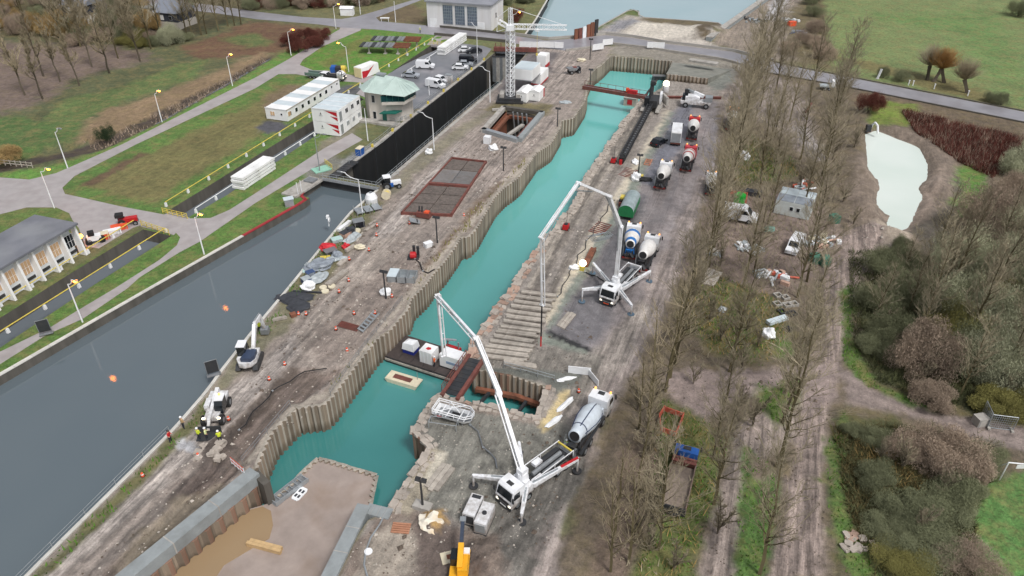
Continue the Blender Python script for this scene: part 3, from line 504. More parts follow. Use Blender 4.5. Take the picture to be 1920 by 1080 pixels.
def ground_material():
    m = bpy.data.materials.new('ground'); m.use_nodes = True; nt = m.node_tree; b = nt.nodes['Principled BSDF']; N = nt.nodes.new; K = nt.links.new
    a1 = N('ShaderNodeAttribute'); a1.attribute_name = 'zone_colour'; a2 = N('ShaderNodeAttribute'); a2.attribute_name = 'zone_mask'
    sp = N('ShaderNodeSeparateColor'); K(a2.outputs['Color'], sp.inputs[0])
    tc = N('ShaderNodeTexCoord')
    def noise(scale, detail=5, vec=None, rough=.6):
        n = N('ShaderNodeTexNoise'); n.inputs['Scale'].default_value = scale; n.inputs['Detail'].default_value = detail; n.inputs['Roughness'].default_value = rough
        K(vec or tc.outputs['Object'], n.inputs['Vector']); return n.outputs['Fac']
    def mrange(x, a, bb, c, d):
        r = N('ShaderNodeMapRange'); r.inputs[1].default_value = a; r.inputs[2].default_value = bb; r.inputs[3].default_value = c; r.inputs[4].default_value = d; K(x, r.inputs[0]); return r.outputs[0]
    def math_(op, x, y):
        q = N('ShaderNodeMath'); q.operation = op
        for i, k in enumerate((x, y)):
            if isinstance(k, (int, float)): q.inputs[i].default_value = k
            else: K(k, q.inputs[i])
        return q.outputs[0]
    def mulc(c, f, fac=None):
        x = N('ShaderNodeMix'); x.data_type = 'RGBA'; x.blend_type = 'MULTIPLY'; x.inputs[0].default_value = 1
        if fac is not None: K(fac, x.inputs[0])
        K(c, x.inputs[6]); K(f, x.inputs[7]); return x.outputs[2]
    def mixc(c, colr, fac):
        x = N('ShaderNodeMix'); x.data_type = 'RGBA'; K(fac, x.inputs[0]); K(c, x.inputs[6]); x.inputs[7].default_value = (*colr, 1); return x.outputs[2]
    rot = N('ShaderNodeMapping'); rot.vector_type = 'POINT'; rot.inputs['Rotation'].default_value = (0, 0, -AX); K(tc.outputs['Object'], rot.inputs[0])
    st = N('ShaderNodeMapping'); st.inputs['Scale'].default_value = (.07, 1, 1); K(rot.outputs[0], st.inputs[0])
    grass, wet, rut = sp.outputs[0], sp.outputs[1], sp.outputs[2]
    c = a1.outputs['Color']
    big = noise(.12, 6); mid = noise(.9, 6); fine = noise(5.0, 5, rough=.7); ruts = noise(1.1, 6, st.outputs[0], .7)
    c = mulc(c, mrange(big, .3, .7, .78, 1.18)); c = mulc(c, mrange(mid, .3, .7, .74, 1.22)); c = mulc(c, mrange(fine, .3, .7, .72, 1.24))
    ruts2 = noise(2.7, 5, st.outputs[0], .7); c = mulc(c, mrange(ruts, .36, .62, .52, 1.26), rut); c = mulc(c, mrange(ruts2, .38, .6, .66, 1.2), rut)
    # grass: yellowed tufts and bare soil
    g1 = math_('MULTIPLY', mrange(noise(.35, 7, rough=.7), .46, .66, 0, .62), grass); c = mixc(c, L(146, 130, 86), g1)
    g2 = math_('MULTIPLY', mrange(noise(1.7, 6, rough=.75), .5, .68, 0, .7), grass); c = mixc(c, L(58, 64, 34), g2)
    # bare ground: small stones
    vo = N('ShaderNodeTexVoronoi'); vo.inputs['Scale'].default_value = 2.2; K(tc.outputs['Object'], vo.inputs['Vector'])
    bare = math_('SUBTRACT', 1.0, grass)
    stn = math_('MULTIPLY', mrange(vo.outputs['Distance'], .08, .16, .3, 0), math_('MULTIPLY', bare, mrange(mid, .5, .62, 0, 1))); c = mixc(c, L(206, 200, 190), stn)
    # damp patches and puddles where the ground is wet
    pud = math_('MULTIPLY', mrange(noise(.16, 5, st.outputs[0], .55), .47, .56, 0, 1), wet)
    c = mulc(c, mrange(pud, 0, 1, 1, .72))
    K(c, b.inputs['Base Color'])
    ro = mrange(math_('MAXIMUM', math_('MULTIPLY', wet, .55), pud), 0, 1, .93, .13); K(ro, b.inputs['Roughness'])
    h = math_('ADD', math_('MULTIPLY', ruts, rut), math_('ADD', math_('MULTIPLY', fine, .3), mid))
    bp = N('ShaderNodeBump'); bp.inputs['Distance'].default_value = .35; K(h, bp.inputs['Height']); K(mrange(math_('MAXIMUM', pud, math_('MULTIPLY', wet, .8)), 0, 1, 1.0, .05), bp.inputs['Strength']); K(bp.outputs[0], b.inputs['Normal'])
    return m
build_ground()

# ------------------------------------------------------------------ water
def sheet(name, poly, z, m, grow=0.0):
    p = [Vector((q.x, q.y, 0)) for q in wpoly(poly)]
    if grow:
        # push the outline outwards, under the ground
        n = len(p); area = sum(p[i].x*p[(i+1) % n].y-p[(i+1) % n].x*p[i].y for i in range(n)); sg = 1 if area > 0 else -1; q = []
        for i in range(n):
            e = (p[(i+1) % n]-p[i-1]); e.normalize(); q.append(p[i] + Vector((e.y, -e.x, 0))*grow*sg)
        p = q
    me = bpy.data.meshes.new(name); me.from_pydata([(q.x, q.y, z) for q in p], [], [tuple(t) for t in tessellate_polygon([p])])
    me.materials.append(m); me.update()
    if me.polygons and me.polygons[0].normal.z < 0: me.flip_normals()
    return struct(put(name, me))
Z_BAS, Z_CAN, Z_LOCK, Z_CH, Z_FAR = -4.0, -1.25, -8.5, -2.1, -2.2
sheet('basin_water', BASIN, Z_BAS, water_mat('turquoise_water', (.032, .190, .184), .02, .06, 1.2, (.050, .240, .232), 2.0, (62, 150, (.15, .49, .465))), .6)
sheet('canal_water', CANAL, Z_CAN, water_mat('canal_water', (.102, .130, .149), .015, .03, 1.4, (.112, .139, .156), 1.7), .3)
sheet('lock_water', LOCK, Z_LOCK, water_mat('lock_water', (.018, .055, .050), .05, .06), .2)
sheet('channel_water', CHAN_S, Z_CH, water_mat('channel_water', (.13, .15, .17), .03, .04, 1.2, None, 1.6), .2)
for p in (CHAN_N1, CHAN_N2): sheet('channel_water', p, Z_CH, bpy.data.materials['channel_water'], .2)
sheet('river_water', FAR, Z_FAR, water_mat('river_water', (.30, .42, .46), .06, .06, .5, (.33, .44, .48)), .5)
sheet('ditch_water', [(205,272),(300,224),(430,151),(508,106),(512,109),(436,156),(306,231),(212,278)], -.42, bpy.data.materials['channel_water'])
sheet('pond_water', [(1600,225),(1700,235),(1760,290),(1760,350),(1720,430),(1660,440),(1625,400),(1615,300)], -.75, water_mat('pond_water', (.60, .68, .63), .10, .06, .8, (.68, .74, .70)))
# ------------------------------------------------------------------ shared materials
m_conc = mat('concrete', L(178,174,168), .85, var=.25, scale=1.2, dirt=(*L(110,104,96), .5), bump=.3)
m_concd = mat('dark_concrete', L(96,92,86), .85, var=.3, scale=.9, dirt=(*L(60,58,50), .6), streak=True)
m_beam = mat('grey_beam_concrete', L(150,156,158), .7, var=.18, scale=.8, dirt=(*L(110,112,110), .5))
m_white = mat('white_paint', L(238,240,244,.95), .45, var=.08, scale=.9, dirt=(*L(190,186,178), .4))
m_truck = mat('truck_white_paint', L(236,238,242,.95), .45, var=.12, scale=.9, dirt=(*L(180,174,164), .5), mud=.85)
m_whitec = mat('white_container_paint', L(240,242,246,.97), .5, var=.06, scale=.5, dirt=(*L(196,196,192), .4), streak=True)
m_roofc = mat('container_roof', L(208,220,226), .4, var=.1, scale=.6, dirt=(*L(170,182,186), .5))
m_red = mat('red_paint', L(196,34,40), .45, var=.2, dirt=(*L(120,40,36), .4))
m_redb = mat('red_brown_steel', L(126,74,66), .7, var=.35, dirt=(*L(90,66,58), .7))
m_rust = mat('rusty_steel', L(140,88,66), .8, var=.4, scale=1.2, dirt=(*L(92,66,54), .7), streak=True)
m_yel = mat('yellow_paint', L(226,204,90), .5, var=.15, dirt=(*L(170,150,90), .4))
m_blk = mat('black_rubber', L(34,34,36), .8, var=.2)
m_dark = mat('dark_steel', L(52,54,58), .55, var=.3, dirt=(*L(92,84,76), .3))
m_grey = mat('grey_steel', L(146,150,154), .45, .3, var=.2, dirt=(*L(110,100,92), .4))
m_galv = mat('galvanised_steel', L(178,184,188), .4, .5, var=.15)
m_glass = mat('dark_glass', (.012, .016, .02), .05, var=.0)
m_wood = mat('weathered_timber', L(180,172,162), .85, var=.28, scale=2, dirt=(*L(132,122,113), .5), objrand=.18)
m_woodn = mat('fresh_timber', L(206,174,128), .75, var=.2, scale=2)
m_orange = mat('orange_plastic', L(232,92,52), .55, var=.15)
m_blue = mat('blue_paint', L(40,96,176), .45, var=.15, dirt=(*L(60,80,110), .4))
m_green = mat('green_paint', L(34,120,72), .5, var=.15)
m_asph = mat('wet_asphalt', L(150,148,154), .32, var=.16, scale=.35, dirt=(*L(122,120,124), .6), bump=.1)
m_path = mat('towpath_asphalt', L(172,166,166), .5, var=.14, scale=.5, dirt=(*L(146,138,136), .6), bump=.15)
m_park = mat('car_park_asphalt', L(120,122,128), .3, var=.2, scale=.3, dirt=(*L(150,146,150), .7))
m_lamp = mat('sodium_light', (1, .55, .2), .5, emit=(1.0, .22, .012), es=24.0)
m_lampw = mat('floodlight_glow', (1, .95, .8), .5, emit=(1.0, .86, .58), es=5.0)
m_warm = mat('lit_window', L(150,132,112), .15, emit=(1.0, .62, .32), es=.22, var=.6, scale=.9)
m_amber = mat('amber_beacon', (1, .5, .1), .4, emit=(1, .36, .08), es=1.6)
m_black = mat('tarred_timber', L(38,38,40), .6, var=.35, scale=1, streak=True, dirt=(*L(60,58,54), .4))
m_pile = mat('sheet_pile_steel', L(182,174,162), .8, var=.55, scale=.9, dirt=(*L(104,76,58), .75), streak=True, objrand=.22, tide=.8)
m_pilei = mat('sheet_pile_rust', L(128,92,74), .85, var=.45, scale=1, dirt=(*L(176,166,150), .6), streak=True, objrand=.2)
m_stone = mat('quarry_stone', L(180,170,160), .9, var=.25, scale=1.5, objrand=.16, bump=.4)
m_hiv = mat('hi_vis_yellow', L(214,230,60), .7, var=.05)
m_hio = mat('hi_vis_orange', L(236,110,50), .7, var=.05)
m_trou = mat('dark_workwear', L(40,44,56), .9, var=.2)
m_skin = mat('skin', L(208,160,132), .6, var=.05)
m_tarp = mat('grey_blue_tarpaulin', L(142,150,160), .5, var=.3, scale=1.2)
m_coping = mat('pale_coping', L(214,212,206), .7, var=.15, dirt=(*L(150,146,136), .5), objrand=.08)
m_copred = mat('red_coping', L(170,48,56), .7, var=.2, dirt=(*L(120,50,50), .5), objrand=.1)

def plen(pts):
    s = [0.0]
    for a, b in zip(pts[:-1], pts[1:]): s.append(s[-1]+(Vector(b)-Vector(a)).length)
    return s
def resample(pts, step, exact=True):
    s = plen(pts); n = max(1, round(s[-1]/step)); out = []
    for k in range(n+1):
        d = s[-1]*k/n; i = 0
        while i < len(s)-2 and s[i+1] < d: i += 1
        t = (d-s[i])/max(1e-6, s[i+1]-s[i]); out.append(Vector(pts[i])+(Vector(pts[i+1])-Vector(pts[i]))*t)
    return out
def offs(pts, d):
    """shift an open line to its left by d"""
    q = []
    for i in range(len(pts)):
        e = Vector(pts[min(i+1, len(pts)-1)])-Vector(pts[max(i-1, 0)]); e.z = 0; e.normalize(); q.append(Vector(pts[i])+Vector((-e.y, e.x, 0))*d)
    return q
def pile_mesh(name, m):
    b = MB(); pr = [(0, 0), (.16, 0), (.34, .28), (.66, .28), (.84, 0), (1, 0)]
    n = len(pr); vs = [(x, -y, 0) for x, y in pr] + [(x, -y, -1) for x, y in pr] + [(x, .28, 0) for x in (0, 1)]
    fs = [(i, i+1, n+i+1, n+i) for i in range(n-1)] + [(12, 13, 5, 4, 3, 2, 1, 0)]
    b.add(vs, fs); b.m = [1, 1, 0, 1, 1, 0]; return b.mesh(name, [m, m_pan])
m_pan = mat('pile_pan_rust', L(150,136,120), .9, var=.5, scale=.9, dirt=(*L(84,66,54), .8), streak=True, objrand=.3, tide=.8)
PILE_A, PILE_B = pile_mesh('sheet_pile', m_pile), pile_mesh('sheet_pile_rusty', m_pilei)
def pile_wall(label, pts, ztop, zbot, pitch=1.25, me=None, pick=None, group='sheet pile walls round the excavated basin'):
    r = thing('sheet_pile_wall', label, 'sheet pile wall', pts[0], 0, group); q = [Vector(pts[0])]
    for a, b in zip(pts[:-1], pts[1:]): q += resample([a, b], pitch)[1:]
    for k, (a, b) in enumerate(zip(q[:-1], q[1:])):
        mm = (pick(k, len(q)) if pick else None) or me or PILE_A
        o = put('sheet_pile', mm, r, (a.x-pts[0].x, a.y-pts[0].y, ztop-pts[0].z+rnd.uniform(-.06, .06)), math.atan2(b.y-a.y, b.x-a.x)); o.scale = ((b-a).length*1.01, 1, ztop-zbot)
    return r
def blocks(parent, name, pts, step, w, z0, z1, m, gap=.03, off=0.0, jit=0.0):
    """a row of separate blocks laid along a line, outward (left) of it"""
    b = MB().bx(0, 1, 0, 1, 0, 1); me = b.mesh(name, m); p0 = parent.location
    q = resample(offs(pts, off) if off else pts, step)
    for a, c in zip(q[:-1], q[1:]):
        o = put(name, me, parent, (a.x-p0.x, a.y-p0.y, z0-p0.z+rnd.uniform(-jit, jit)), math.atan2(c.y-a.y, c.x-a.x)+rnd.uniform(-jit, jit)*.2)
        o.scale = ((c-a).length-gap, w, z1-z0)
def quay(label, pts, zbot, m_face, m_cop=None, cw=.55, step=2.4, thick=.5, cz=.12, name='quay_wall', cat='quay wall'):
    r = thing(name, label, cat, pts[0]); o = offs(pts, thick); b = MB(); p0 = pts[0]; n = len(pts)
    for i in range(n-1):
        q = [pts[i], pts[i+1], o[i+1], o[i]]; b.hexa([Vector((k.x-p0.x, k.y-p0.y, zbot)) for k in q]+[Vector((k.x-p0.x, k.y-p0.y, -.01)) for k in q])
    b.build('wall_face', m_face, r)
    if m_cop: blocks(r, 'coping_stone', offs(pts, -.06), step, cw, 0.0, cz, m_cop)
    return r
# ------------------------------------------------------------------ quays, basin walls, lock
cl = wpoly(CANAL_L)
quay('dark stained canal wall under the white coping along the west lawn', cl[:5], Z_CAN-.6, m_concd, m_coping)
quay('dark canal wall with the red coping leading up to the lock gate', cl[4:], Z_CAN-.6, m_concd, m_copred)
cr = wpoly(CANAL_R)
quay('low quay of the island beside the dark canal with pale edge stones', cr, Z_CAN-.6, m_concd, m_coping, cw=.4, cz=.16)
bl = wpoly(BASIN_L)
pile_wall('long stepped wall of pale streaked sheet piles on the island side of the turquoise basin', bl, .05, -4.9, .84)
br = wpoly(BASIN_R)
pile_wall('short pale sheet pile wall closing the far end of the turquoise basin', [bl[-1], br[0]], .05, -4.9, .9)
quay('rough rubble wall of the east bank beside the turquoise basin', br, -4.8, m_stone, None, name='bank_wall', cat='wall')
nb = wpoly(NICHE); bl2 = wpoly(BASIN_R2)
pile_wall('brown and white sheet pile wall at the back of the small side dock', [nb[0], nb[1], nb[2]], .02, -4.9, .85, pick=lambda k, n: PILE_B if k % 9 in (3, 4, 5) else PILE_A)
quay('stone faced edges of the small side dock', nb[2:], -4.8, m_stone, None, name='dock_wall', cat='wall')
quay('rubble bank wall south of the small side dock', bl2[:5], -4.8, m_stone, None, name='bank_wall', cat='wall')
pile_wall('short rusty sheet pile pocket in the east bank near the dock', bl2[4:7], .0, -4.9, 1.1, me=PILE_B)
quay('rubble bank wall beside the cofferdam slab', bl2[6:], -4.8, m_stone, None, name='bank_wall', cat='wall')
# rim stones of the east bank
import bmesh
def rock_mesh(name, m, seed, sub=1):
    b = bmesh.new(); bmesh.ops.create_cube(b, size=.9); bmesh.ops.subdivide_edges(b, edges=b.edges[:], cuts=1, use_grid_fill=True); r = random.Random(seed)
    for v in b.verts: v.co *= r.uniform(.8, 1.12)*(1-.16*max(0, v.co.length-.5)); v.co.z *= .6
    me = bpy.data.meshes.new(name); b.to_mesh(me); b.free(); me.materials.append(m); return me
ROCKS = [rock_mesh('rim_stone', m_stone, k) for k in range(5)]
m_brickr = mat('reddish_stone', L(180,152,136), .9, var=.25, scale=1.5, objrand=.2); ROCKR = rock_mesh('reddish_rim_stone', m_brickr, 77)
def rim(label, pts, step=.95, sz=1.1, red=lambda k: False):
    r = thing('bank_stones', label, 'stone edging', pts[0], 0, 'stone rims of the east bank'); q = resample(pts, step); cnt = 0
    for k, p in enumerate(q):
        for j in range(2):
            if cnt >= 298: return r
            e = q[min(k+1, len(q)-1)]-q[max(k-1, 0)]; e.normalize(); nn = Vector((-e.y, e.x, 0)); pp = p + nn*(.05+j*.75+rnd.uniform(-.15, .15)) + e*rnd.uniform(-.2, .2)
            o = put('stone', ROCKR if red(k) and rnd.random() < .6 else ROCKS[rnd.randrange(5)], r, (pp.x-pts[0].x, pp.y-pts[0].y, rnd.uniform(-.12, .03))); s = sz*rnd.uniform(.75, 1.15)*(1 if j == 0 else .7); o.scale = (s*1.3, s, s*.9)
            o.rotation_euler = (rnd.uniform(-.15,.15), rnd.uniform(-.15,.15), math.atan2(e.y, e.x)+rnd.uniform(-.35, .35)); cnt += 1
    return r
rim('broken stones along the water edge of the east bank north of the dock', br[3:], 1.0, 1.05, lambda k: k > 75)
rim('grey rubble along the edges of the small side dock', nb[2:], .9, .8, lambda k: k % 5 == 0)
rim('pale rubble along the bank edge between the dock and the cofferdam', bl2, .85, .85)
# lock chamber
lk = wpoly(LOCK)
def lock_side(label, a, b, zb, m, step, post):
    r = thing('lock_wall', label, 'lock wall', a); e = (b-a); Lg = e.length; e.normalize(); n = Vector((-e.y, e.x, 0)); k = max(1, round(Lg/step)); rz = math.atan2(e.y, e.x)
    me = MB().bx(.05, Lg/k-.22, -.16, .3, zb, -.05).mesh('wall_panel', m); mp = MB().bx(Lg/k-.22, Lg/k+.05, -.3, .3, zb, .02).mesh('wall_post', m_dark)
    for i in range(k):
        p = e*(Lg/k*i); put('wall_panel', me, r, p, rz); put('wall_post', mp, r, p, rz)
        if post: MB().box(0, .35, .35, .5, .35, .7).build('bollard', m_yel, r, e*(Lg/k*(i+1)), rz)
    MB().bx(0, Lg, .0, .75, -.04, .1).build('kerb', m_conc, r, (0, 0, 0), rz)
    return r
lock_side('tall black timber faced west wall of the old lock chamber', lk[1], lk[6], Z_LOCK-1, m_black, 8.5, True)
lock_side('grey east wall of the old lock chamber with the railing on top', lk[9], lk[12], Z_LOCK-1, m_concd, 8.5, False)
quay('concrete lock head at the north end of the old lock', [lk[6], lk[7], lk[8], lk[9]], Z_LOCK-1, m_concd, None, name='lock_quay', cat='wall')
quay('concrete lock head beside the lower lock gate', [lk[12], lk[0], lk[1]], Z_LOCK-1, m_concd, None, name='lock_quay', cat='wall')
for ch, nm in ((CHAN_S, 'side channel in front of the long white building'), (CHAN_N1, 'side channel beside the big lawn'), (CHAN_N2, 'side channel beside the car park')):
    quay('dark mossy wall of the '+nm, wpoly(ch)+[W(*ch[0])], Z_CH-.4, m_concd, None, name='channel_wall', cat='wall')
quay('dark quay at the west side of the wide river basin', wpoly(FAR[:3]), Z_FAR-.5, m_black, m_coping, cw=.5)
quay('river wall round the sandy spit of land', wpoly(FAR[8:]), Z_FAR-.5, m_concd, m_conc, cw=.5, step=4)
r = thing('river_wall', 'pale concrete capped river wall running away beside the haul track', 'wall', W(1357,49)); a, b = W(1328,78)-W(1357,49), W(1436,-2)-W(1357,49)
MB().beam(a+Vector((0, 0, .6)), b*1.6+Vector((0, 0, .6)), 1.6, 1.2).build('wall_body', m_beam, r); MB().beam(a+Vector((0, 0, 1.25)), b*1.6+Vector((0, 0, 1.25)), 2.0, .1).build('wall_cap', m_conc, r)
# lower lock gate
def gate(label, a, b, zb, zt):
    r = thing('lock_gate', label, 'lock gate', a); d = b-a; n = 2
    for i in range(n):
        p, q = d*(i/n), d*((i+1)/n); c = (p+q)/2+(Vector((-d.y, d.x, 0)).normalized()*.0)
        lf = MB().beam(Vector((p.x, p.y, (zb+zt)/2)), Vector((q.x, q.y, (zb+zt)/2)), .5, zt-zb).build('gate_leaf', m_black, r)
        for zz in (.2, .55, .85): MB().beam(p+Vector((0, 0, zt-(zt-zb)*zz)), q+Vector((0, 0, zt-(zt-zb)*zz)), .62, .18).build('crossbar', m_dark, lf)
    MB().beam(Vector((0, 0, zt+.06)), d+Vector((0, 0, zt+.06)), 1.1, .1).build('walkway', m_grey, r)
    nn = Vector((-d.y, d.x, 0)).normalized()*.5
    for s in (-1, 1):
        rl = MB()
        for zz in (.55, 1.05): rl.tube(nn*s+Vector((0, 0, zt+zz)), d+nn*s+Vector((0, 0, zt+zz)), .035)
        rr = rl.build('handrail', m_galv, r); k = 8
        for i in range(k+1): MB().tube(d*(i/k)+nn*s+Vector((0, 0, zt)), d*(i/k)+nn*s+Vector((0, 0, zt+1.07)), .035).build('post', m_galv, r)
    return r
gate('dark lower lock gate with a railed walkway between canal and lock', W(603,337), W(709,356), -6, .15)
gate('grey upper lock gate at the north end of the old lock', W(930,97), W(986,99), -7, -.3)
# ------------------------------------------------------------------ roads
def road(name, poly, z, m):
    b = MB(); p = wpoly(poly); b.slab(p, -.05, z); return struct(b.build(name, m))
road('towpath', ROADS['towpath'], .040, m_path); road('road', ROADS['upper_road'], .048, m_asph); road('car_park', ROADS['car_park'], .044, m_park)
def parapet(label, px, h, w, m, step=3.0):
    r = thing('road_parapet', label, 'parapet', W(*px[0]), 0, 'low parapets along the upper road'); blocks(r, 'kerb_block', [W(*p) for p in px], step, w, 0, h, m, .02); return r
parapet('low grey parapet on the north side of the road over the canals', [(945,63),(1025,75),(1080,71),(1135,65),(1185,70),(1247,81),(1372,96),(1450,116)], .75, .35, m_conc)
parapet('low grey parapet on the south side of the road over the canals', [(1440,137),(1360,113),(1210,90),(1142,82),(1115,89),(1060,96)], .6, .35, m_conc)
parapet('dark edge kerb on the north side of the road past the east field', [(1450,116),(1520,131),(1590,144),(1920,209),(2100,245)], .2, .3, m_concd)
parapet('dark kerb on the south side of the road past the red scrub', [(2100,269),(1920,230),(1580,162),(1440,137)], .3, .3, m_concd)
parapet('dark kerb of the road in front of the white hall', [(955,80),(860,70),(815,66)], .8, .4, m_concd, 2)
parapet('low wall at the foot of the white hall', [(800,49),(945,65)], .7, .4, m_concd, 3)
# culvert crossings with yellow rails
def culvert(label, deck, rails):
    r = thing('culvert_bridge', label, 'bridge', W(*deck[0])); b = MB(); p0 = W(*deck[0]); b.slab([W(*p)-p0 for p in deck], -.5, .062); b.build('deck', m_path, r)
    for (a, c) in rails:
        A, B = W(*a)-p0, W(*c)-p0; bb = MB()
        for z in (.35, .7, 1.05): bb.tube(A+Vector((0, 0, z)), B+Vector((0, 0, z)), .05, n=6)
        bb.build('railing', m_yel, r)
        for k in range(6): MB().tube(A+(B-A)*k/5, A+(B-A)*k/5+Vector((0, 0, 1.1)), .06, n=6).build('post', m_yel, r)
culvert('culvert bridge with yellow railings between the two long channels', [(262,424),(318,398),(356,409),(326,441)], [((266,424),(318,441)),((306,400),(352,411))])
culvert('short culvert crossing beside the control tower', [(668,176),(688,156),(720,144),(752,158),(730,170),(692,186)], [])
culvert('road bridge over the side channel at the end of the car park', [(800,84),(818,66),(862,68),(846,88)], [((806,83),(842,87))])
# rail fences
def rail_fence(label, a, b, m_rail, m_post, sp=5.6, h=.85, pw=.42, rr=.075, posth=.7, n_r=1, name='rail_fence', group=None):
    A, B = W(*a), W(*b); d = B-A; r = thing(name, label, 'fence', A, 0, group); k = max(1, round(d.length/sp)); rz = math.atan2(d.y, d.x); bb = MB()
    for j in range(n_r): bb.tube(Vector((0, 0, h*(1-j*.45))), d+Vector((0, 0, h*(1-j*.45))), rr, n=6)
    bb.build('rail', m_rail, r); me = MB().box(0, 0, posth/2, pw, pw*.8, posth, top=.8).mesh('post', m_post)
    for i in range(k+1): put('post', me, r, d*(i/k), rz)
    return r
rail_fence('yellow rail on white posts between the long white building and its channel', (-60,614), (257,419), m_yel, m_white)
rail_fence('yellow rail on white posts between the channel and the canal path', (-60,672), (312,436), m_yel, m_white)
rail_fence('yellow rail on white posts along the edge of the big lawn', (312,387), (676,161), m_yel, m_white)
rail_fence('row of white posts with a pale rail beside the canal path', (368,399), (590,255), m_white, m_white)
rail_fence('yellow rail on white posts in front of the steel frames', (711,136), (811,76), m_yel, m_white)
rail_fence('row of white posts with a pale rail beside the car park', (754,145), (836,92), m_white, m_white)
def guard(label, pts, h=1.05, sp=2.0, m=None, rr=.04):
    P = [W(*p) for p in pts]; r = thing('guard_rail', label, 'railing', P[0]); q = resample(P, sp); me = MB().tube((0, 0, 0), (0, 0, h), rr, n=5).mesh('post', m or m_galv)
    bb = MB(); bb.path([p-P[0]+Vector((0, 0, h)) for p in q], rr, 5); bb.path([p-P[0]+Vector((0, 0, h*.55)) for p in q], rr, 5); bb.build('rail', m or m_galv, r)
    for p in q: put('post', me, r, p-P[0])
    return r
guard('grey guard rail on top of the black west lock wall', [(655,308),(716,262),(762,222),(905,110)])
guard('grey guard rail along the east side of the old lock', [(716,345),(803,270),(883,201),(938,157)])
guard('thin wire fence along the island edge of the dark canal', [(-40,1170),(48,1079),(318,810)], .9, 4, m_galv, .03)
guard('grey railing round the control tower forecourt', [(700,213),(712,224),(740,232),(772,222)], 1.1, 1.5)
guard('light railing by the lower gate on the island', [(705,352),(722,338),(748,330)], 1.1, 1.5)
guard('thin rail on the edge of the sheet pile wall near the dock', [(620,742),(700,632),(755,565)], 1.0, 2.5, m_grey, .03)
guard('thin rail on the edge of the sheet pile wall near the grey beam', [(455,870),(545,762)], 1.0, 2.5, m_grey, .03)
# ------------------------------------------------------------------ cofferdam: slab, grey beams, piles under them
ZS = -3.2
r = thing('cofferdam_slab', 'muddy concrete slab inside the cofferdam with a brown puddle', 'slab', W(600,900,ZS))
sp = [(500,945),(530,926),(552,905),(575,881),(597,862),(640,874),(672,884),(706,894),(697,935),(690,985),(660,1010),(628,1085),(598,1160),(100,1210),(242,1090),(360,985)]
p0 = W(600,900,ZS); b = MB(); b.slab([Vector((q.x-p0.x, q.y-p0.y, 0)) for q in [W(u, v, ZS) for u, v in sp]], -2.5, 0); m_slab = mat('muddy_slab_concrete', L(168,154,146), .5, var=.22, scale=.3, dirt=(*L(140,120,104), .7), bump=.2); b.build('slab_surface', m_slab, r)
pud = [(492,950),(508,958),(512,985),(505,1010),(470,1030),(420,1060),(380,1120),(120,1210),(242,1090),(360,985)]
b = MB(); b.slab([Vector((q.x-p0.x, q.y-p0.y, 0)) for q in [W(u, v, ZS) for u, v in pud]], -.1, .03); b.build('puddle', water_mat('muddy_puddle', L(150,128,100), .06, .03), r)
edge = [W(u, v, ZS) for u, v in [(505,940),(530,926),(552,905),(575,881),(597,862),(640,874),(672,884),(706,894),(697,935),(692,960)]]
pile_wall('scalloped sheet pile edge round the muddy cofferdam slab', edge, ZS+.25, -5.2, .8)
def cbeam(label, a, b, w, z0, z1):
    A, B = W(*a), W(*b); r = thing('capping_beam', label, 'concrete beam', A); d = B-A
    MB().beam(Vector((0, 0, (z0+z1)/2)), d+Vector((0, 0, (z0+z1)/2)), w, z1-z0).build('beam_body', m_beam, r)
    for k in range(1, 4): MB().beam(d*(k/4-.003)+Vector((0, 0, (z0+z1)/2)), d*(k/4+.003)+Vector((0, 0, (z0+z1)/2)), w+.05, z1-z0+.04).build('joint_strip', m_conc, r)
    return r
cbeam('long pale grey concrete beam on the west side of the cofferdam', (120,1178), (478,886), 1.5, -1.1, .35)
cbeam('pale grey concrete beam on the east side of the cofferdam', (683,950), (590,1140), 1.4, -1.3, .35)
cbeam('short grey concrete cross beam joining the cofferdam to the bank', (688,955), (733,966), 1.3, -1.3, .2)
r = thing('wing_wall', 'stained vertical concrete wall end beside the slab', 'wall', W(478,884)); MB().beam((0, 0, -2.2), W(500,905)-W(478,884)+Vector((0, 0, -2.2)), .8, 4.2).build('wall_body', m_concd, r)
pile_wall('brown sheet piles under the long west beam of the cofferdam', [p+Vector((0, 0, 0)) for p in offs([W(120,1185), W(478,893)], -.3)], -1.1, -4.0, 1.5, me=PILE_B)
pile_wall('sheet piles under the east beam of the cofferdam', [W(690,960), W(600,1150)], -1.3, -4.0, 1.4, me=PILE_B)
# ------------------------------------------------------------------ braced pit and covered pit on the island
cf = wpoly(COFFER); r = thing('braced_pit', 'deep square pit on the island with rusty bracing frame', 'pit', cf[0]); p0 = cf[0]
quad = [q-p0 for q in cf]
for i in range(4):
    a, b2 = quad[i], quad[(i+1) % 4]; n = (b2-a).normalized(); nn = Vector((-n.y, n.x, 0))
    MB().beam(a+nn*.25+Vector((0, 0, -3)), b2+nn*.25+Vector((0, 0, -3)), .5, 6).build('pit_wall', [m_rust, m_concd, m_rust, m_rust][i], r)
    MB().beam(a-nn*.5+Vector((0, 0, -.9)), b2-nn*.5+Vector((0, 0, -.9)), .7, .7).build('waling', [m_rust, m_rust, m_redb, m_yel][i], r)
    MB().beam(a+nn*1.0-n*1.2+Vector((0, 0, .35)), b2+nn*1.0+n*1.2+Vector((0, 0, .35)), 1.1, .9).build('pit_edge_beam', [m_conc, m_concd, m_beam, m_galv][i], r)
c = sum(quad, Vector())/4; MB().box(c.x, c.y, -5.9, 22, 22, .2).build('pit_floor', m_concd, r)
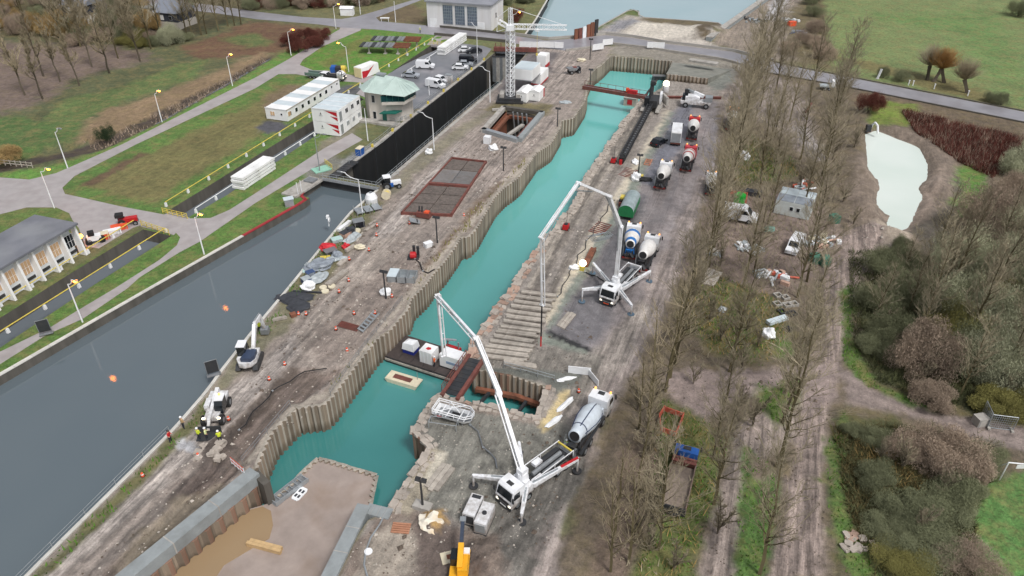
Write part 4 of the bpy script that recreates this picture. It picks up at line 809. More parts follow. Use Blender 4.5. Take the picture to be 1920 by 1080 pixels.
for t in (.3, .45, .6, .75): a = quad[1]+(quad[2]-quad[1])*t; MB().tube(a+Vector((0, 0, -5.8)), a+Vector((-.6, -1.2, .6)), .18).build('standpipe', m_galv, r)
MB().beam(quad[0]*.5+quad[3]*.5+Vector((0, 3, -2)), quad[1]*.45+quad[2]*.55+Vector((0, -1.5, -2)), .9, .4).build('platform', m_conc, r)
def lerp2(q, s, t): return (q[0]*(1-s)+q[1]*s)*(1-t) + (q[3]*(1-s)+q[2]*s)*t
cp = wpoly([(754,402),(848,299),(911,306),(846,406)]); r = thing('covered_pit', 'long pit on the island covered with dark mesh mats inside a red frame', 'pit', cp[0]); q = [p-cp[0] for p in cp]; up = Vector((0, 0, 1))
m_mesh = mat('dark_mesh_mat', L(112,102,96), .8, var=.4, scale=2.5, dirt=(*L(66,62,58), .6)); m_mesh2 = mat('grey_board_cover', L(142,130,122), .75, var=.3, scale=1.2, streak=False)
for i in range(4):
    n = (q[(i+1) % 4]-q[i]).normalized(); MB().beam(q[i]-n*.2+up*.25, q[(i+1) % 4]+n*.2+up*.25, .3, .5).build('frame_beam', m_redb, r)
MB().beam(lerp2(q, .50, 0)+up*.26, lerp2(q, .50, 1)+up*.26, .6, .62).build('frame_beam', m_redb, r)
for i in range(5):
    for j in range(2):
        m = m_mesh2 if i == 3 else m_mesh; s0, s1 = [0.02, .17, .33, .53, .79][i], [.16, .32, .47, .78, .98][i]; z = .30+.02*((i+j) % 2)
        v = [lerp2(q, s0, j*.5+.02), lerp2(q, s1, j*.5+.02), lerp2(q, s1, j*.5+.49), lerp2(q, s0, j*.5+.49)]
        MB().hexa([Vector((k.x, k.y, .1)) for k in v]+[Vector((k.x, k.y, z)) for k in v]).build('cover_panel', m, r)
for i in range(14): t = .54+i*.017; MB().beam(lerp2(q, t, .03)+up*.35, lerp2(q, t, .97)+up*.35, .12, .06).build('slat', m_grey, r)
# east bank retaining pit
pt = wpoly([(1248,150),(1326,159)]); pile_wall('low sheet pile wall behind the white mobile crane', [pt[0], pt[1]], 1.55, -.2, .9)
b = MB(); p = wpoly([(1248,149),(1262,119),(1372,131),(1352,162),(1327,158)]); b.hexa([Vector((q.x,q.y,-.2)) for q in (p[0],p[4],p[2],p[1])]+[Vector((p[0].x,p[0].y,1.5)),Vector((p[4].x,p[4].y,1.5)),Vector((p[2].x,p[2].y,.03)),Vector((p[1].x,p[1].y,.25))]); o = b.build('raised_platform', mat('platform_fill', L(140,140,132), .8, var=.25, scale=.5, dirt=(*L(112,116,110), .6))); struct(o)
# ------------------------------------------------------------------ vegetation
def leafmat(name, c, var=.35, rnd_=.18):
    m = mat(name, c, .9, var=var, scale=.45, objrand=rnd_); m.node_tree.nodes['Principled BSDF'].inputs['Specular IOR Level'].default_value = .15; return m
m_bark = leafmat('olive_bark', L(104,96,72)); m_twig = leafmat('olive_twigs', L(158,148,126)); m_bark2 = leafmat('grey_bark', L(104,96,84)); m_twig2 = leafmat('pale_twigs', L(158,146,122))
V_G = leafmat('grey_green_leaves', L(180,182,152)); V_B = leafmat('brown_pink_twigs', L(176,158,140)); V_D = leafmat('dark_green_leaves', L(130,134,104)); V_O = leafmat('olive_leaves', L(134,130,78)); V_R = leafmat('dark_red_stems', L(112,68,60)); V_T = leafmat('tan_leaves', L(172,146,100)); V_OR = leafmat('orange_shoots', L(182,146,98)); V_K = leafmat('conifer_green', L(58,76,52)); V_GR = leafmat('bright_grass', L(96,134,56)); V_ST = leafmat('straw', L(176,150,98)); V_BR = leafmat('bramble_brown', L(108,98,66))
class TM:
    """thin three-sided twigs, fast"""
    def __init__(s): s.v = []; s.f = []
    def seg(s, a, b, ra, rb):
        d = (b-a)
        if d.length < 1e-5: return
        d.normalize(); p = d.orthogonal(); p.normalize(); q = d.cross(p); o = len(s.v)
        for c, r in ((a, ra), (b, rb)):
            for k in (0, 2.094, 4.189): s.v.append(c+p*(r*math.cos(k))+q*(r*math.sin(k)))
        for i in range(3): j = (i+1) % 3; s.f.append((o+i, o+j, o+3+j, o+3+i))
    def mesh(s, name, m):
        me = bpy.data.meshes.new(name); me.from_pydata([tuple(p) for p in s.v], [], s.f); me.materials.append(m); me.update(); return me
def vdir(az, el): return Vector((math.cos(az)*math.cos(el), math.sin(az)*math.cos(el), math.sin(el)))
def bare_tree(seed, h=16, nb=40, fork=.2, up=.85, spread=1.0, stems=1, thick=.2, tw=.022, ns=8, nt=4, m1=None, m2=None):
    r = random.Random(seed); T = TM(); K = TM()
    for sidx in range(stems):
        lean = vdir(r.uniform(0, 6.28), 0)*(r.uniform(.02, .06) if stems == 1 else r.uniform(.2, .55)); hh = h*(1 if stems == 1 else r.uniform(.65, 1)); th = thick*(1 if stems == 1 else .45)
        pts = [Vector((0, 0, -.2))]; n = 7
        for i in range(1, n+1): t = i/n; pts.append(Vector((lean.x*hh*t*t+r.uniform(-.12, .12), lean.y*hh*t*t+r.uniform(-.12, .12), hh*t)))
        for i in range(n): T.seg(pts[i], pts[i+1], th*(1-i/n)**.8+.03, th*(1-(i+1)/n)**.8+.025)
        def at(t): x = t*n; i = min(int(x), n-1); return pts[i]+(pts[i+1]-pts[i])*(x-i)
        k = max(5, nb//stems)
        for bI in range(k):
            t = fork+(1-fork)*((bI+r.random())/k); p = at(t); az = r.uniform(0, 6.28); el = r.uniform(.5, 1.1)*up+.15*t; ln = hh*.31*(1-t*.66)*r.uniform(.6, 1.3)*spread
            d = vdir(az, el); a = p; br = th*.42*(1-t)+.025; segs = []
            for q in range(4):
                d2 = (d+Vector((r.uniform(-.22, .22), r.uniform(-.22, .22), r.uniform(0, .3)))).normalized(); b = a+d2*ln/4; (T if br > .06 and q < 2 else K).seg(a, b, br*(1-q*.22), br*(1-(q+1)*.22)); segs.append((a, b, d2)); a = b; d = d2
            for sI in range(ns):
                a0, b0, dd = segs[min(3, int(r.uniform(.25, 4)))]; p1 = a0+(b0-a0)*r.random(); d1 = (dd*.9+vdir(r.uniform(0, 6.28), r.uniform(-.3, .9))*.75).normalized(); l1 = ln*r.uniform(.2, .5); e = p1+d1*l1+Vector((0, 0, l1*.12)); K.seg(p1, e, tw*1.3, tw*.8)
                for tI in range(nt):
                    u = r.uniform(.2, 1); p2 = p1+(e-p1)*u; d2 = (d1*.8+vdir(r.uniform(0, 6.28), r.uniform(-.2, 1))*.8).normalized(); K.seg(p2, p2+d2*l1*r.uniform(.3, .65), tw*.85, tw*.45)
    return T.mesh('trunk', m1 or m_bark), K.mesh('crown', m2 or m_twig)
TREES = [bare_tree(100+i, h=h, nb=nb+3, spread=s*1.08, nt=4) for i, (h, nb, s) in enumerate([(17, 30, 1.1), (19, 34, 1.0), (16, 26, 1.25), (18, 30, 1.15), (16, 32, 1.1), (20, 34, .95)])]
THIN = [bare_tree(150+i, h=h, nb=nb, spread=s, nt=2, ns=6, m2=m_twig2) for i, (h, nb, s) in enumerate([(16, 20, 1.1), (18, 24, .9), (15, 18, 1.2)])]
SHRUBT = [bare_tree(200+i, h=5.5, nb=34, fork=.08, up=.9, spread=1.25, stems=6, thick=.09, tw=.022, m1=m_bark2, m2=m_twig) for i in range(4)]
YOUNG = [bare_tree(300+i, h=9, nb=26, fork=.3, spread=1.0, thick=.14, tw=.03, m1=m_bark2, m2=m_twig2) for i in range(3)]
def tree(me, u, v, label, s=1.0, group=None, name='bare_tree', cat='tree', lean=0.0):
    p = W(u, v); t = thing(name, label, cat, p, rnd.uniform(0, 6.28), group); t.scale = (s, s, s*rnd.uniform(.93, 1.08)); t.rotation_euler = (rnd.uniform(-.04, .04)+lean, rnd.uniform(-.04, .04), t.rotation_euler.z)
    put('trunk', me[0], t); put('crown', me[1], t); SHARED.append((t, v)); return t
SHARED = []
ORD = ['nearest', 'second', 'third', 'fourth', 'fifth', 'sixth', 'seventh', 'eighth', 'ninth', 'tenth', 'eleventh', 'twelfth', 'thirteenth', 'fourteenth', 'fifteenth', 'sixteenth', 'seventeenth', 'eighteenth', 'nineteenth', 'twentieth', 'twenty-first', 'twenty-second', 'twenty-third', 'twenty-fourth', 'twenty-fifth', 'twenty-sixth', 'twenty-seventh', 'twenty-eighth', 'twenty-ninth', 'thirtieth']
row1 = [(1122,1075),(1128,1012),(1155,1058),(1170,960),(1182,868),(1197,805),(1214,777),(1247,733),(1266,682),(1290,615),(1318,528),(1338,470),(1360,394),(1366,345),(1378,300),(1388,262),(1402,222),(1414,182),(1428,150),(1349,430),(1330,500),(1393,240),(1372,320),(1256,708),(1436,128)]
row1.sort(key=lambda q: -q[1])
for i, (u, v) in enumerate(row1): tree(TREES[i % 6] if v < 700 else THIN[i % 3], u+(22 if v > 850 else 0), v, ORD[i]+' bare tree from the front in the long row beside the wet yard', rnd.uniform(.66, .82) if v > 780 else (rnd.uniform(.85, 1.05) if v > 450 else rnd.uniform(1.0, 1.2)), 'bare trees in the row beside the yard')
row2 = [(1423,1076),(1455,876),(1467,793),(1472,738),(1494,557),(1513,528),(1530,395),(1541,330),(1545,290),(1560,240),(1572,205),(1520,180)]
for i, (u, v) in enumerate(row2): tree(TREES[(i*5+2) % 6], u, v, ORD[i]+' bare tree from the front in the row along the eastern dirt track', rnd.uniform(.92, 1.12), 'bare trees in the row along the dirt track')
mid = [(1232,1035),(1338,945),(1337,860),(1367,697),(1393,540),(1413,513),(1440,420),(1450,330),(1420,370),(1440,280),(1425,200),(1455,170),(1505,395),(1480,228),(1453,258),(1470,180),(1500,300)]
for i, (u, v) in enumerate(mid): tree(TREES[(i*3+1) % 6], u, v, ORD[i]+' bare tree from the front in the scattered middle line between the rows', rnd.uniform(.75, .95), 'bare trees between the two rows')
for i, (u, v) in enumerate([(1190,1000),(1205,930),(1215,860),(1215,1040),(1222,960),(1262,1070),(1222,985),(1215,820),(1195,770),(1225,760),(1270,640),(1300,560),(1330,600),(1350,640),(1400,620),(1390,690),(1420,650),(1350,500),(1300,720),(1390,760),(1410,800),(1345,1000),(1370,350),(1430,300),(1500,350),(1570,330),(1580,380),(1600,280),(1590,230),(1440,230),(1520,330),(1600,420),(1560,300),(1370,200),(1460,310),(1380,420)]):
    tree(SHRUBT[i % 4], u, v, 'many stemmed bare shrub growing under the tall bare trees', rnd.uniform(.6, 1.0), 'bare shrubs under the tall trees', 'bare_shrub', 'shrub')
for i, (u, v) in enumerate([(47,178),(80,186),(82,144),(112,153),(149,161),(172,126),(206,138),(263,115),(12,110)]):
    tree(YOUNG[i % 3], u, v, ['slim bare tree nearest the ditch on the west meadow', 'forked bare tree nearest the lamp on the west meadow', 'slim bare tree behind the forked one on the mauve meadow', 'slender bare tree in the middle of the mauve meadow', 'straight bare tree right of the mauve meadow middle', 'thin bare tree near the woodland edge of the meadow', 'thin bare tree alone on the green slope of the meadow', 'small pale tree at the east tip of the mauve meadow', 'leaning bare tree at the far west edge of the meadow'][i], rnd.uniform(1.35, 1.65), 'young bare trees on the west meadow')
tree(TREES[2], 222, 110, 'dark thick trunked tree at the woodland edge above the meadow', .95)
for i, (u, v) in enumerate([(352,72),(362,70),(378,66),(388,64),(428,50),(440,48),(452,46),(410,58)]): tree(TREES[i % 6], u, v, 'tall mossy bare poplar in the clump beside the dark house', rnd.uniform(1.0, 1.25), 'tall poplars beside the dark house')
for i in range(34):
    u = rnd.uniform(-40, 335); v = rnd.uniform(18, 92) if u > 120 else rnd.uniform(20, 70); tree(TREES[i % 6] if i % 3 else YOUNG[i % 3], u, v, 'bare winter tree in the brown woodland behind the west meadow', rnd.uniform(.9, 1.25), 'bare trees of the west woodland')
# leafy crowns: many small leaves gathered in clumps
def puff_mesh(name, m, seed, nl=14, nleaf=330, leaf=.26, flat=.9):
    r = np.random.RandomState(seed); vs = []; fs = []
    for k in range(nl):
        a = r.uniform(0, 6.28); rad = math.sqrt(r.uniform(0, 1))*.66; zc = r.uniform(.25, .85)*(1-.45*rad); c = np.array([math.cos(a)*rad, math.sin(a)*rad, zc]); R = r.uniform(.14, .36)
        d = r.normal(size=(nleaf, 3)); d /= np.linalg.norm(d, axis=1)[:, None]; rr = R*r.uniform(.3, 1.25, nleaf)**.6; P = c+d*rr[:, None]*np.array([1, 1, flat])
        P = P[P[:, 2] > .02]
        t = r.normal(size=(len(P), 3)); t[:, 2] = np.abs(t[:, 2])+.35; t /= np.linalg.norm(t, axis=1)[:, None]; w = np.cross(t, r.normal(size=(len(P), 3))); w /= np.linalg.norm(w, axis=1)[:, None]
        s = leaf*.15*r.uniform(.5, 1.6, len(P))
        vs.append(np.stack([P-w*s[:, None]*.22, P+w*s[:, None]*.22, P+t*s[:, None]*2.2], 1).reshape(-1, 3))
    V = np.concatenate(vs); n = len(V)//3; me = bpy.data.meshes.new(name); me.vertices.add(len(V)); me.vertices.foreach_set('co', V.astype(np.float32).ravel()); me.loops.add(len(V)); me.loops.foreach_set('vertex_index', np.arange(len(V), dtype=np.int32)); me.polygons.add(n); me.polygons.foreach_set('loop_start', np.arange(0, len(V), 3, dtype=np.int32)); me.polygons.foreach_set('loop_total', np.full(n, 3, dtype=np.int32)); me.materials.append(m); me.update(); me.validate(); return me
PUFF = {}
for key, m in (('g', V_G), ('b', V_B), ('d', V_D), ('o', V_O), ('r', V_R), ('t', V_T), ('k', V_K)): PUFF[key] = [puff_mesh('crown', m, ord(key)*10+i, 22+4*i, 1500, .105+.015*i) for i in range(3)]
STEM = {}
for i in range(3):
    T = TM(); r3 = random.Random(60+i)
    for k in range(9): a = Vector((r3.uniform(-.08, .08), r3.uniform(-.08, .08), -.03)); b = vdir(r3.uniform(0, 6.28), r3.uniform(.6, 1.3))*r3.uniform(.4, .75); T.seg(a, b*.5, .028, .018); T.seg(b*.5, b, .018, .006)
    STEM[i] = T.mesh('stems', m_bark2)
TN = {'g': ('grey green willow', 'pale grey green willow bush'), 'b': ('brown bush', 'soft brown leafless bush'), 'd': ('dark bush', 'dark green dense bush'), 'o': ('olive bush', 'yellowish olive bush'), 'r': ('red bush', 'dark red stemmed bush'), 't': ('tan bush', 'tan leaved tree'), 'k': ('conifer', 'dark conifer like bush')}
BUSHES = []
def bush(u, v, R, h, k, where, group, exact=None):
    p = W(u, v); t = thing('bush', exact or (TN[k][1]+' '+where), 'bush', p, rnd.uniform(0, 6.28), None if exact else group); t.scale = (R, R*rnd.uniform(.85, 1.15), h)
    BUSHES.append((t, v)) if not exact else None; put('stems', STEM[rnd.randrange(3)], t); put('crown', PUFF[k][rnd.randrange(3)], t); return t
for (u, v, R, h, k) in [(1855,440,7,9.5,'b'),(1905,455,6,8,'g'),(1915,330,5,5.5,'g'),(1900,368,4,5,'b'),(1945,300,5,6,'g'),(1775,515,5.5,7,'g'),(1830,520,6,8,'g'),(1890,540,6,8.5,'g'),(1945,520,6,9,'d'),(1700,560,5,5,'d'),(1650,575,4.5,4,'d'),(1745,590,5,6,'d'),(1800,600,5,7,'g'),(1860,640,6,8,'g'),(1925,620,6,8,'d'),(1720,690,5.5,7.5,'b'),(1665,640,4,4.5,'d'),(1640,660,3,3,'d'),(1790,690,5,6,'d'),(1845,715,5.5,7.5,'g'),(1900,715,5,7,'g'),(1945,730,5,7,'g'),(1775,640,5,6,'o'),(1655,510,4,4,'d'),(1700,500,3.5,4,'d'),(1690,470,2.5,2.5,'d'),(1870,775,3.5,3,'o'),(1915,780,3.5,3,'o'),(1740,758,3,3,'b'),(1815,660,4,5,'d'),(1880,590,5,6,'o'),(1960,660,6,8,'b'),(1960,420,6,8,'g')]:
    bush(u, v, R, h, k, 'in the thicket east of the dirt track', 'bushes in the east thicket, '+TN[k][0])
for (u, v, R, h, k) in [(1690,855,2.5,2.4,'b'),(1735,860,4,4,'b'),(1790,880,4.5,4.5,'b'),(1845,880,3.5,3,'d'),(1800,930,3.5,3,'d'),(1640,830,2.2,2,'d'),(1770,960,4,2.4,'d'),(1700,970,4,2.2,'d'),(1740,1030,4,2.2,'d'),(1815,1075,4,3,'b'),(1640,900,3,2,'d'),(1660,1000,3,1.8,'d'),(1600,815,1.8,1.4,'d'),(1690,1060,3.5,1.9,'o')]:
    bush(u, v, R, h, k, 'in the bramble patch south of the side track', 'bushes in the bramble patch, '+TN[k][0])
bush(1628, 212, 4.2, 5, 'r', '', '', 'dark red bush beside the bright grass near the pond'); bush(970, 40, 4, 5, 'r', '', '', 'dark red bush under the lit lamp right of the hall')
for (u, v) in [(560,98),(590,88),(575,75),(608,72),(548,84)]: bush(u, v, 4, 3.6, 'r', 'on the verge by the road junction', 'red bushes by the road junction')
bush(200, 262, 2.2, 3.6, 'k', '', '', 'dark green conifer shrub at the edge of the meadow ditch'); bush(10, 300, 4, 3, 't', '', '', 'rusty brown bush at the west edge above the fence')
bush(1692, 152, 3, 3.2, 'd', '', '', 'round dark bush by the road at the edge of the east field'); bush(1656, 146, 2, 3, 'd', '', '', 'small dark bush beside the white post on the field edge')
bush(1855, 190, 2, 2.6, 'd', '', '', 'small dark bush in the field beyond the grey pollard'); bush(1877, 197, 2.4, 3.2, 'd', '', '', 'twiggy dark bush near the road right of the grey pollard'); bush(1908, 30, 5, 5.5, 'd', '', '', 'lone dark bush far out in the green field')
for (u, v) in [(1525,30),(1530,60),(1520,8),(1535,90),(1500,80),(1480,100),(1545,110)]: bush(u, v, 4, 4, 'b' if v > 50 else 'd', 'between the haul track and the east field', 'bushes beside the haul track')
for i in range(44):
    u = rnd.uniform(-60, 345); v = rnd.uniform(5, 88) if u > 110 else rnd.uniform(5, 74); k = rnd.choice('bbottdgb'); bush(u, v, rnd.uniform(3, 5.5), rnd.uniform(3, 6.5), k, 'in the west woodland by the houses', 'bushes in the west woodland, '+TN[k][0])
for (u, v, k) in [(235,82,'o'),(262,88,'o'),(290,84,'d'),(310,80,'d'),(330,78,'k'),(345,76,'d'),(260,70,'o'),(285,74,'b')]: bush(u, v, 3.5, 2.6, k, 'along the hedge at the top of the meadow', 'hedge bushes at the top of the meadow, '+TN[k][0])
for i, u in enumerate(range(470, 720, 14)): k = 'drdb'[i % 4]; bush(u, 14-i*.6+rnd.uniform(-5, 5), 4.5, 4, k, 'in the belt north of the upper road', 'bushes north of the upper road, '+TN[k][0])
for i, u in enumerate(range(-40, 470, 22)): k = 'bdbt'[i % 4]; bush(u, -16+rnd.uniform(-5, 5), 7, 8, k, 'at the far edge of the west woodland', 'far bushes of the west woodland, '+TN[k][0])
for (u, v) in [(870,-5),(920,-8),(950,8),(985,5)]: bush(u, v, 4, 4, 'd', 'behind the white hall', 'bushes behind the white hall')
# pollard willows in the field
def pollard(seed, h, m):
    r = random.Random(seed); T = TM(); K = TM(); top = Vector((h*.18, 0, h*.36)); T.seg(Vector((0, 0, -.1)), top*.5, .55, .42); T.seg(top*.5, top, .42, .55)
    for k in range(150):
        d = vdir(r.uniform(0, 6.28), r.uniform(.35, 1.5)); l = h*.62*r.uniform(.6, 1.05); a = top+d*.3; b = a+d*l*.5; c = b+(d+Vector((0, 0, .35))).normalized()*l*.5; K.seg(a, b, .05, .035); K.seg(b, c, .035, .015)
        for j in range(3): dd = (d+vdir(r.uniform(0, 6.28), .5)*.4).normalized(); K.seg(a+(b-a)*r.random(), b+dd*l*.4, .025, .012)
    return T.mesh('trunk', m_bark2), K.mesh('crown', m)
for i, (u, v, m, lb) in enumerate([(1738,150,m_twig,'grey pollard willow left of the orange ones in the field'), (1750,153,V_OR,'orange twigged pollard willow leaning in the field'), (1771,155,V_OR,'orange twigged pollard willow right of its leaning twin'), (1814,174,m_twig2,'grey pollard willow standing alone nearest the road')]): tree(pollard(500+i, 8.5, m), u, v, lb, 1, None, 'pollard_willow')
# ground cover that nobody could count
def scatter(name, polys, dens, m, h=(.15, .4), w=.07, lean=.5, seed=1, cap=30000, zz=0.0):
    r = np.random.RandomState(seed); vs = []; fs = []
    for poly in polys:
        pw = np.array([(q.x, q.y) for q in wpoly(poly)]); lo, hi = pw.min(0), pw.max(0); n = int(min(cap, dens*(hi-lo).prod())); P = lo+r.rand(n, 2)*(hi-lo); P = P[inpoly(P, pw)]
        cl2 = fbm(P[:, 0]*.45+seed, P[:, 1]*.45, 3); P = P[cl2 > .38+.2*r.rand(len(P))-.1]
        hz = height_at(P)+zz
        for (x, y), z in zip(P, hz):
            hh = r.uniform(*h); a = r.uniform(0, 6.28); dx, dy = math.cos(a)*w, math.sin(a)*w; lx, ly = r.uniform(-lean, lean)*hh, r.uniform(-lean, lean)*hh; o = len(vs); ww = 1
            vs += [(x-dx, y-dy, z-.03), (x+dx, y+dy, z-.03), (x+lx, y+ly, z+hh)]; fs.append((o, o+1, o+2))
    me = bpy.data.meshes.new(name); me.from_pydata(vs, [], fs); me.materials.append(m); me.update(); return stuff(put(name, me))
GZ = [[(1240,745),(1320,790),(1370,830),(1350,900),(1320,1000),(1300,1090),(1190,1090),(1230,930),(1215,820)],[(1395,840),(1420,850),(1450,880),(1460,960),(1430,1090),(1375,1090),(1380,960)],[(1420,720),(1495,715),(1490,760),(1450,800),(1425,770)],[(1548,840),(1580,770),(1595,790),(1580,860),(1600,1000),(1660,1090),(1590,1090),(1555,990)],[(1575,540),(1600,530),(1600,640),(1640,720),(1770,772),(1740,770),(1620,722),(1580,680)],[(1270,560),(1330,510),(1460,560),(1480,620),(1430,690),(1330,660)],[(1345,300),(1400,250),(1480,290),(1500,330),(1380,350)]]
scatter('grass', GZ, 9, V_GR, (.15, .45), .08, .7, 3); scatter('dead_grass', GZ[:1]+GZ[5:], 5, V_ST, (.3, 1.0), .05, .9, 4); scatter('dead_grass', [[(1600,830),(1640,830),(1720,900),(1760,980),(1700,960),(1620,880)],[(1680,1000),(1740,1010),(1770,1080),(1700,1090)]], 14, V_ST, (.4, 1.1), .06, 1.0, 5)
BZ = [[(1560,800),(1690,800),(1800,840),(1860,900),(1830,960),(1830,1090),(1640,1090),(1590,960)]]
leafmat('dark_undergrowth', L(92,96,66)); scatter('brambles', BZ, 30, V_BR, (.3, 1.0), .055, 1.0, 6, 40000); scatter('brambles', BZ, 26, MATS['dark_undergrowth'], (.3, 1.0), .055, 1.0, 7, 40000); scatter('undergrowth', [[(1590,470),(1680,470),(1780,520),(1960,500),(1960,800),(1760,760),(1640,715),(1600,640)]], 26, leafmat('dark_undergrowth', L(92,96,66)), (.3, 1.1), .05, .9, 8, 60000)
scatter('red_scrub', [[(1690,208),(1920,262),(1930,300),(1860,335),(1790,300),(1720,255)]], 44, V_R, (.5, 1.6), .06, .6, 9, 60000); scatter('red_scrub', [[(1690,208),(1920,262),(1930,300),(1860,335),(1790,300),(1720,255)]], 14, V_B, (.5, 1.6), .05, .6, 10, 30000)
scatter('weeds', [[(330,812),(395,738),(420,742),(350,820),(100,1075),(60,1085)],[(470,625),(520,575),(540,590),(480,650)],[(540,545),(640,420),(700,380),(710,390),(560,560)]], 6, V_GR, (.2, .7), .1, .6, 11)
scatter('weeds', [[(700,640),(770,555),(850,450),(880,430),(940,345),(985,295),(985,310),(900,380),(820,475),(760,565),(700,645),(630,725),(615,722)]], 6, V_O, (.2, .8), .09, .7, 12)
scatter('undergrowth', [[(1190,760),(1240,730),(1260,900),(1230,1090),(1140,1090),(1180,960)],[(1260,500),(1340,380),(1400,240),(1500,220),(1560,330),(1500,520),(1430,640),(1300,680)]], 5, m_twig, (.2, .9), .06, 1.0, 13, 26000)
scatter('reeds', [[(150,262),(240,238),(430,143),(500,103),(500,112),(440,152),(300,228),(190,280)]], 4, V_B, (.3, 1.0), .12, .8, 14)

for i, (u, v, s) in enumerate([(1700,590,.62),(1760,560,.7),(1830,600,.66),(1640,600,.5),(1720,640,.55),(1890,660,.7),(1800,740,.62),(1775,560,.85),(1850,570,.9),(1810,650,.8),(1900,600,.85),(1730,610,.75),(1870,720,.7),(1745,500,.75),(1690,520,.5),(1860,500,.7)]): tree(TREES[i % 6], u, v, ORD[i]+' leafless tree listed from the pond end, rising out of the east thicket' if 0 else 'leafless tree rising out of the east thicket', s, 'leafless trees in the east thicket')
for i, (u, v) in enumerate([(1690,880),(1740,840),(1790,900),(1650,860),(1760,930),(1720,1000),(1830,860),(1680,560),(1720,720),(1760,700),(1650,620),(1880,740)]): tree(SHRUBT[i % 4], u, v, 'twiggy leafless shrub standing up out of the scrub', rnd.uniform(.5, .9), 'twiggy shrubs in the scrub', 'bare_shrub', 'shrub')
# tell look-alike bushes of one patch apart by their order from the viewer
ORD += ['thirty-first', 'thirty-second', 'thirty-third', 'thirty-fourth', 'thirty-fifth', 'thirty-sixth', 'thirty-seventh', 'thirty-eighth']
byl = {}
for t, v in BUSHES+SHARED: byl.setdefault(t['label'], []).append((-v, t))
for lb, q in byl.items():
    if 1 < len(q) <= 38:
        for i, (v, t) in enumerate(sorted(q, key=lambda x: x[0])): t['label'] = ORD[i]+(' ' if i == 0 else ' nearest ')+lb
# ------------------------------------------------------------------ lamps
def lamp(u, v, ut, vt, label, lit, arm=1.6, az=None, m=None, head_=True, r=.09, group='street lamps'):
    h = max(2.0, Ht(u, v, ut, vt)); p = W(u, v); t = thing('street_lamp', label, 'street lamp', p, az if az is not None else 0, group); m = m or m_white
    MB().tube((0, 0, 0), (0, 0, h*.35), r*1.25, r*1.1).tube((0, 0, h*.35), (0, 0, h), r*1.1, r*.75).build('post', m, t)
    if head_:
        b = MB(); pts = [Vector((0, 0, h))]
        for k in range(1, 5): a = k/4*1.3; pts.append(Vector((arm*.75*math.sin(a)/.963, 0, h+.9*(1-math.cos(a))/.73)))
        pts.append(Vector((arm, 0, pts[-1].z+.06))); b.path(pts, r*.7, 6).build('arm', m, t); e = pts[-1]
        hd = MB().box(e.x+.35, 0, e.z, .8, .3, .16, top=.7).build('lamp_head', m_grey, t)
        (MB().lathe((e.x+.35, 0, e.z-.02), (0, 0, -1), [(0, .24), (.08, .3), (.22, .22), (.3, .04)], 10) if lit else MB().box(e.x+.35, 0, e.z-.11, .5, .22, .07)).build('bulb', m_lamp if lit else m_galv, hd)
    return t
AZP = AX - math.pi/2
lamp(127,315,106,248, 'unlit white lamp between the meadow ditch and the towpath', False, 1.2, AZP)
lamp(102,390,80,322, 'lit street lamp on the grass corner behind the long white building', True, 1.8, AZP)
lamp(304,229,290,176, 'lit street lamp by the ditch, third from the road junction', True, 1.2, AZP)
lamp(436,161,426,107, 'lit street lamp by the ditch, second from the road junction', True, 1.2, AZP)
lamp(546,104,539,60, 'lit street lamp in front of the dark red bushes', True, 1.6, AZP)
lamp(630,54,625,12, 'lit street lamp at the road junction corner', True, 1.6, AZP)
lamp(654,135,648,88, 'lit street lamp beside the yellow waste bin', True, 1.7, AZP+math.pi)
lamp(383,477,364,408, 'lit street lamp on the canal lawn near the culvert bridge', True, 1.1, AZP)
lamp(155,604,125,533, 'lit street lamp on the canal path near the dark sign panel', True, 1.3, AZP)
lamp(680,402,670,337, 'tall unlit curved lamp on the island beside the lower lock gate', False, 3.2, AZP+math.pi)
lamp(814,281,810,222, 'unlit curved lamp on the east side of the lock chamber', False, 2.6, AZP+math.pi)
lamp(919,192,917,134, 'unlit lamp with an arm beside the tower crane on the lock', False, 2.2, AZP+math.pi)
lamp(600,322,592,258, 'thin mast with a short arm beside the green platform', False, 1.8, AZP, m_galv)
lamp(690,264,682,203, 'plain white mast in front of the control tower', False, head_=False)
lamp(895,106,894,50, 'white mast at the end of the car park', False, 1.6, AZP+math.pi)
lamp(805,178,803,148, 'short white mast beside the parked white van', False, head_=False)
lamp(742,42,740,2, 'thin pale mast beside the small white stand by the road', False, head_=False)
lamp(676,27,672,-6, 'thin pale mast on the verge behind the white hut', False, head_=False)
lamp(962,50,960,27, 'lit street lamp over the dark red bush by the hall', True, 1.8, AZP)
def flood(u, v, vt, label, lit, base):
    h = Ht(u, v, u, vt); p = W(u, v); t = thing('floodlight_mast', label, 'floodlight', p, AX, 'black floodlight masts'); MB().tube((0, 0, 0), (0, 0, h), .13, .1).build('mast', m_dark, t)
    for s in (-1, 1):
        f = MB().box(.12, s*.32, h-.1, .3, .5, .42, ry=.5).build('floodlight', m_dark, t); MB().box(.27, s*.32, h-.19, .04, .42, .34, ry=.5).build('lens', m_lampw if lit else m_galv, f)
    if base: MB().box(0, 0, .25, 1.0, 1.9, .5).build('base', base, t)
    return t
flood(944,320,276, 'black floodlight mast near the braced pit', False, None); flood(820,455,407, 'black floodlight mast beside the covered pit', False, None)
flood(724,560,509, 'black floodlight mast beside the steel frames on the island', False, None); flood(793,952,900, 'black floodlight mast on a concrete foot beside the cofferdam', False, m_conc)
flood(1196,332,290, 'lit floodlight mast on a yellow foot beside the wet yard', True, m_yel); flood(1045,237,203, 'black floodlight mast near the bend of the sheet pile wall', False, None)
flood(1106,112,73, 'black floodlight mast by the road hoarding', False, None); flood(1106,164,130, 'black floodlight mast where the red bridge beam lands', False, None)
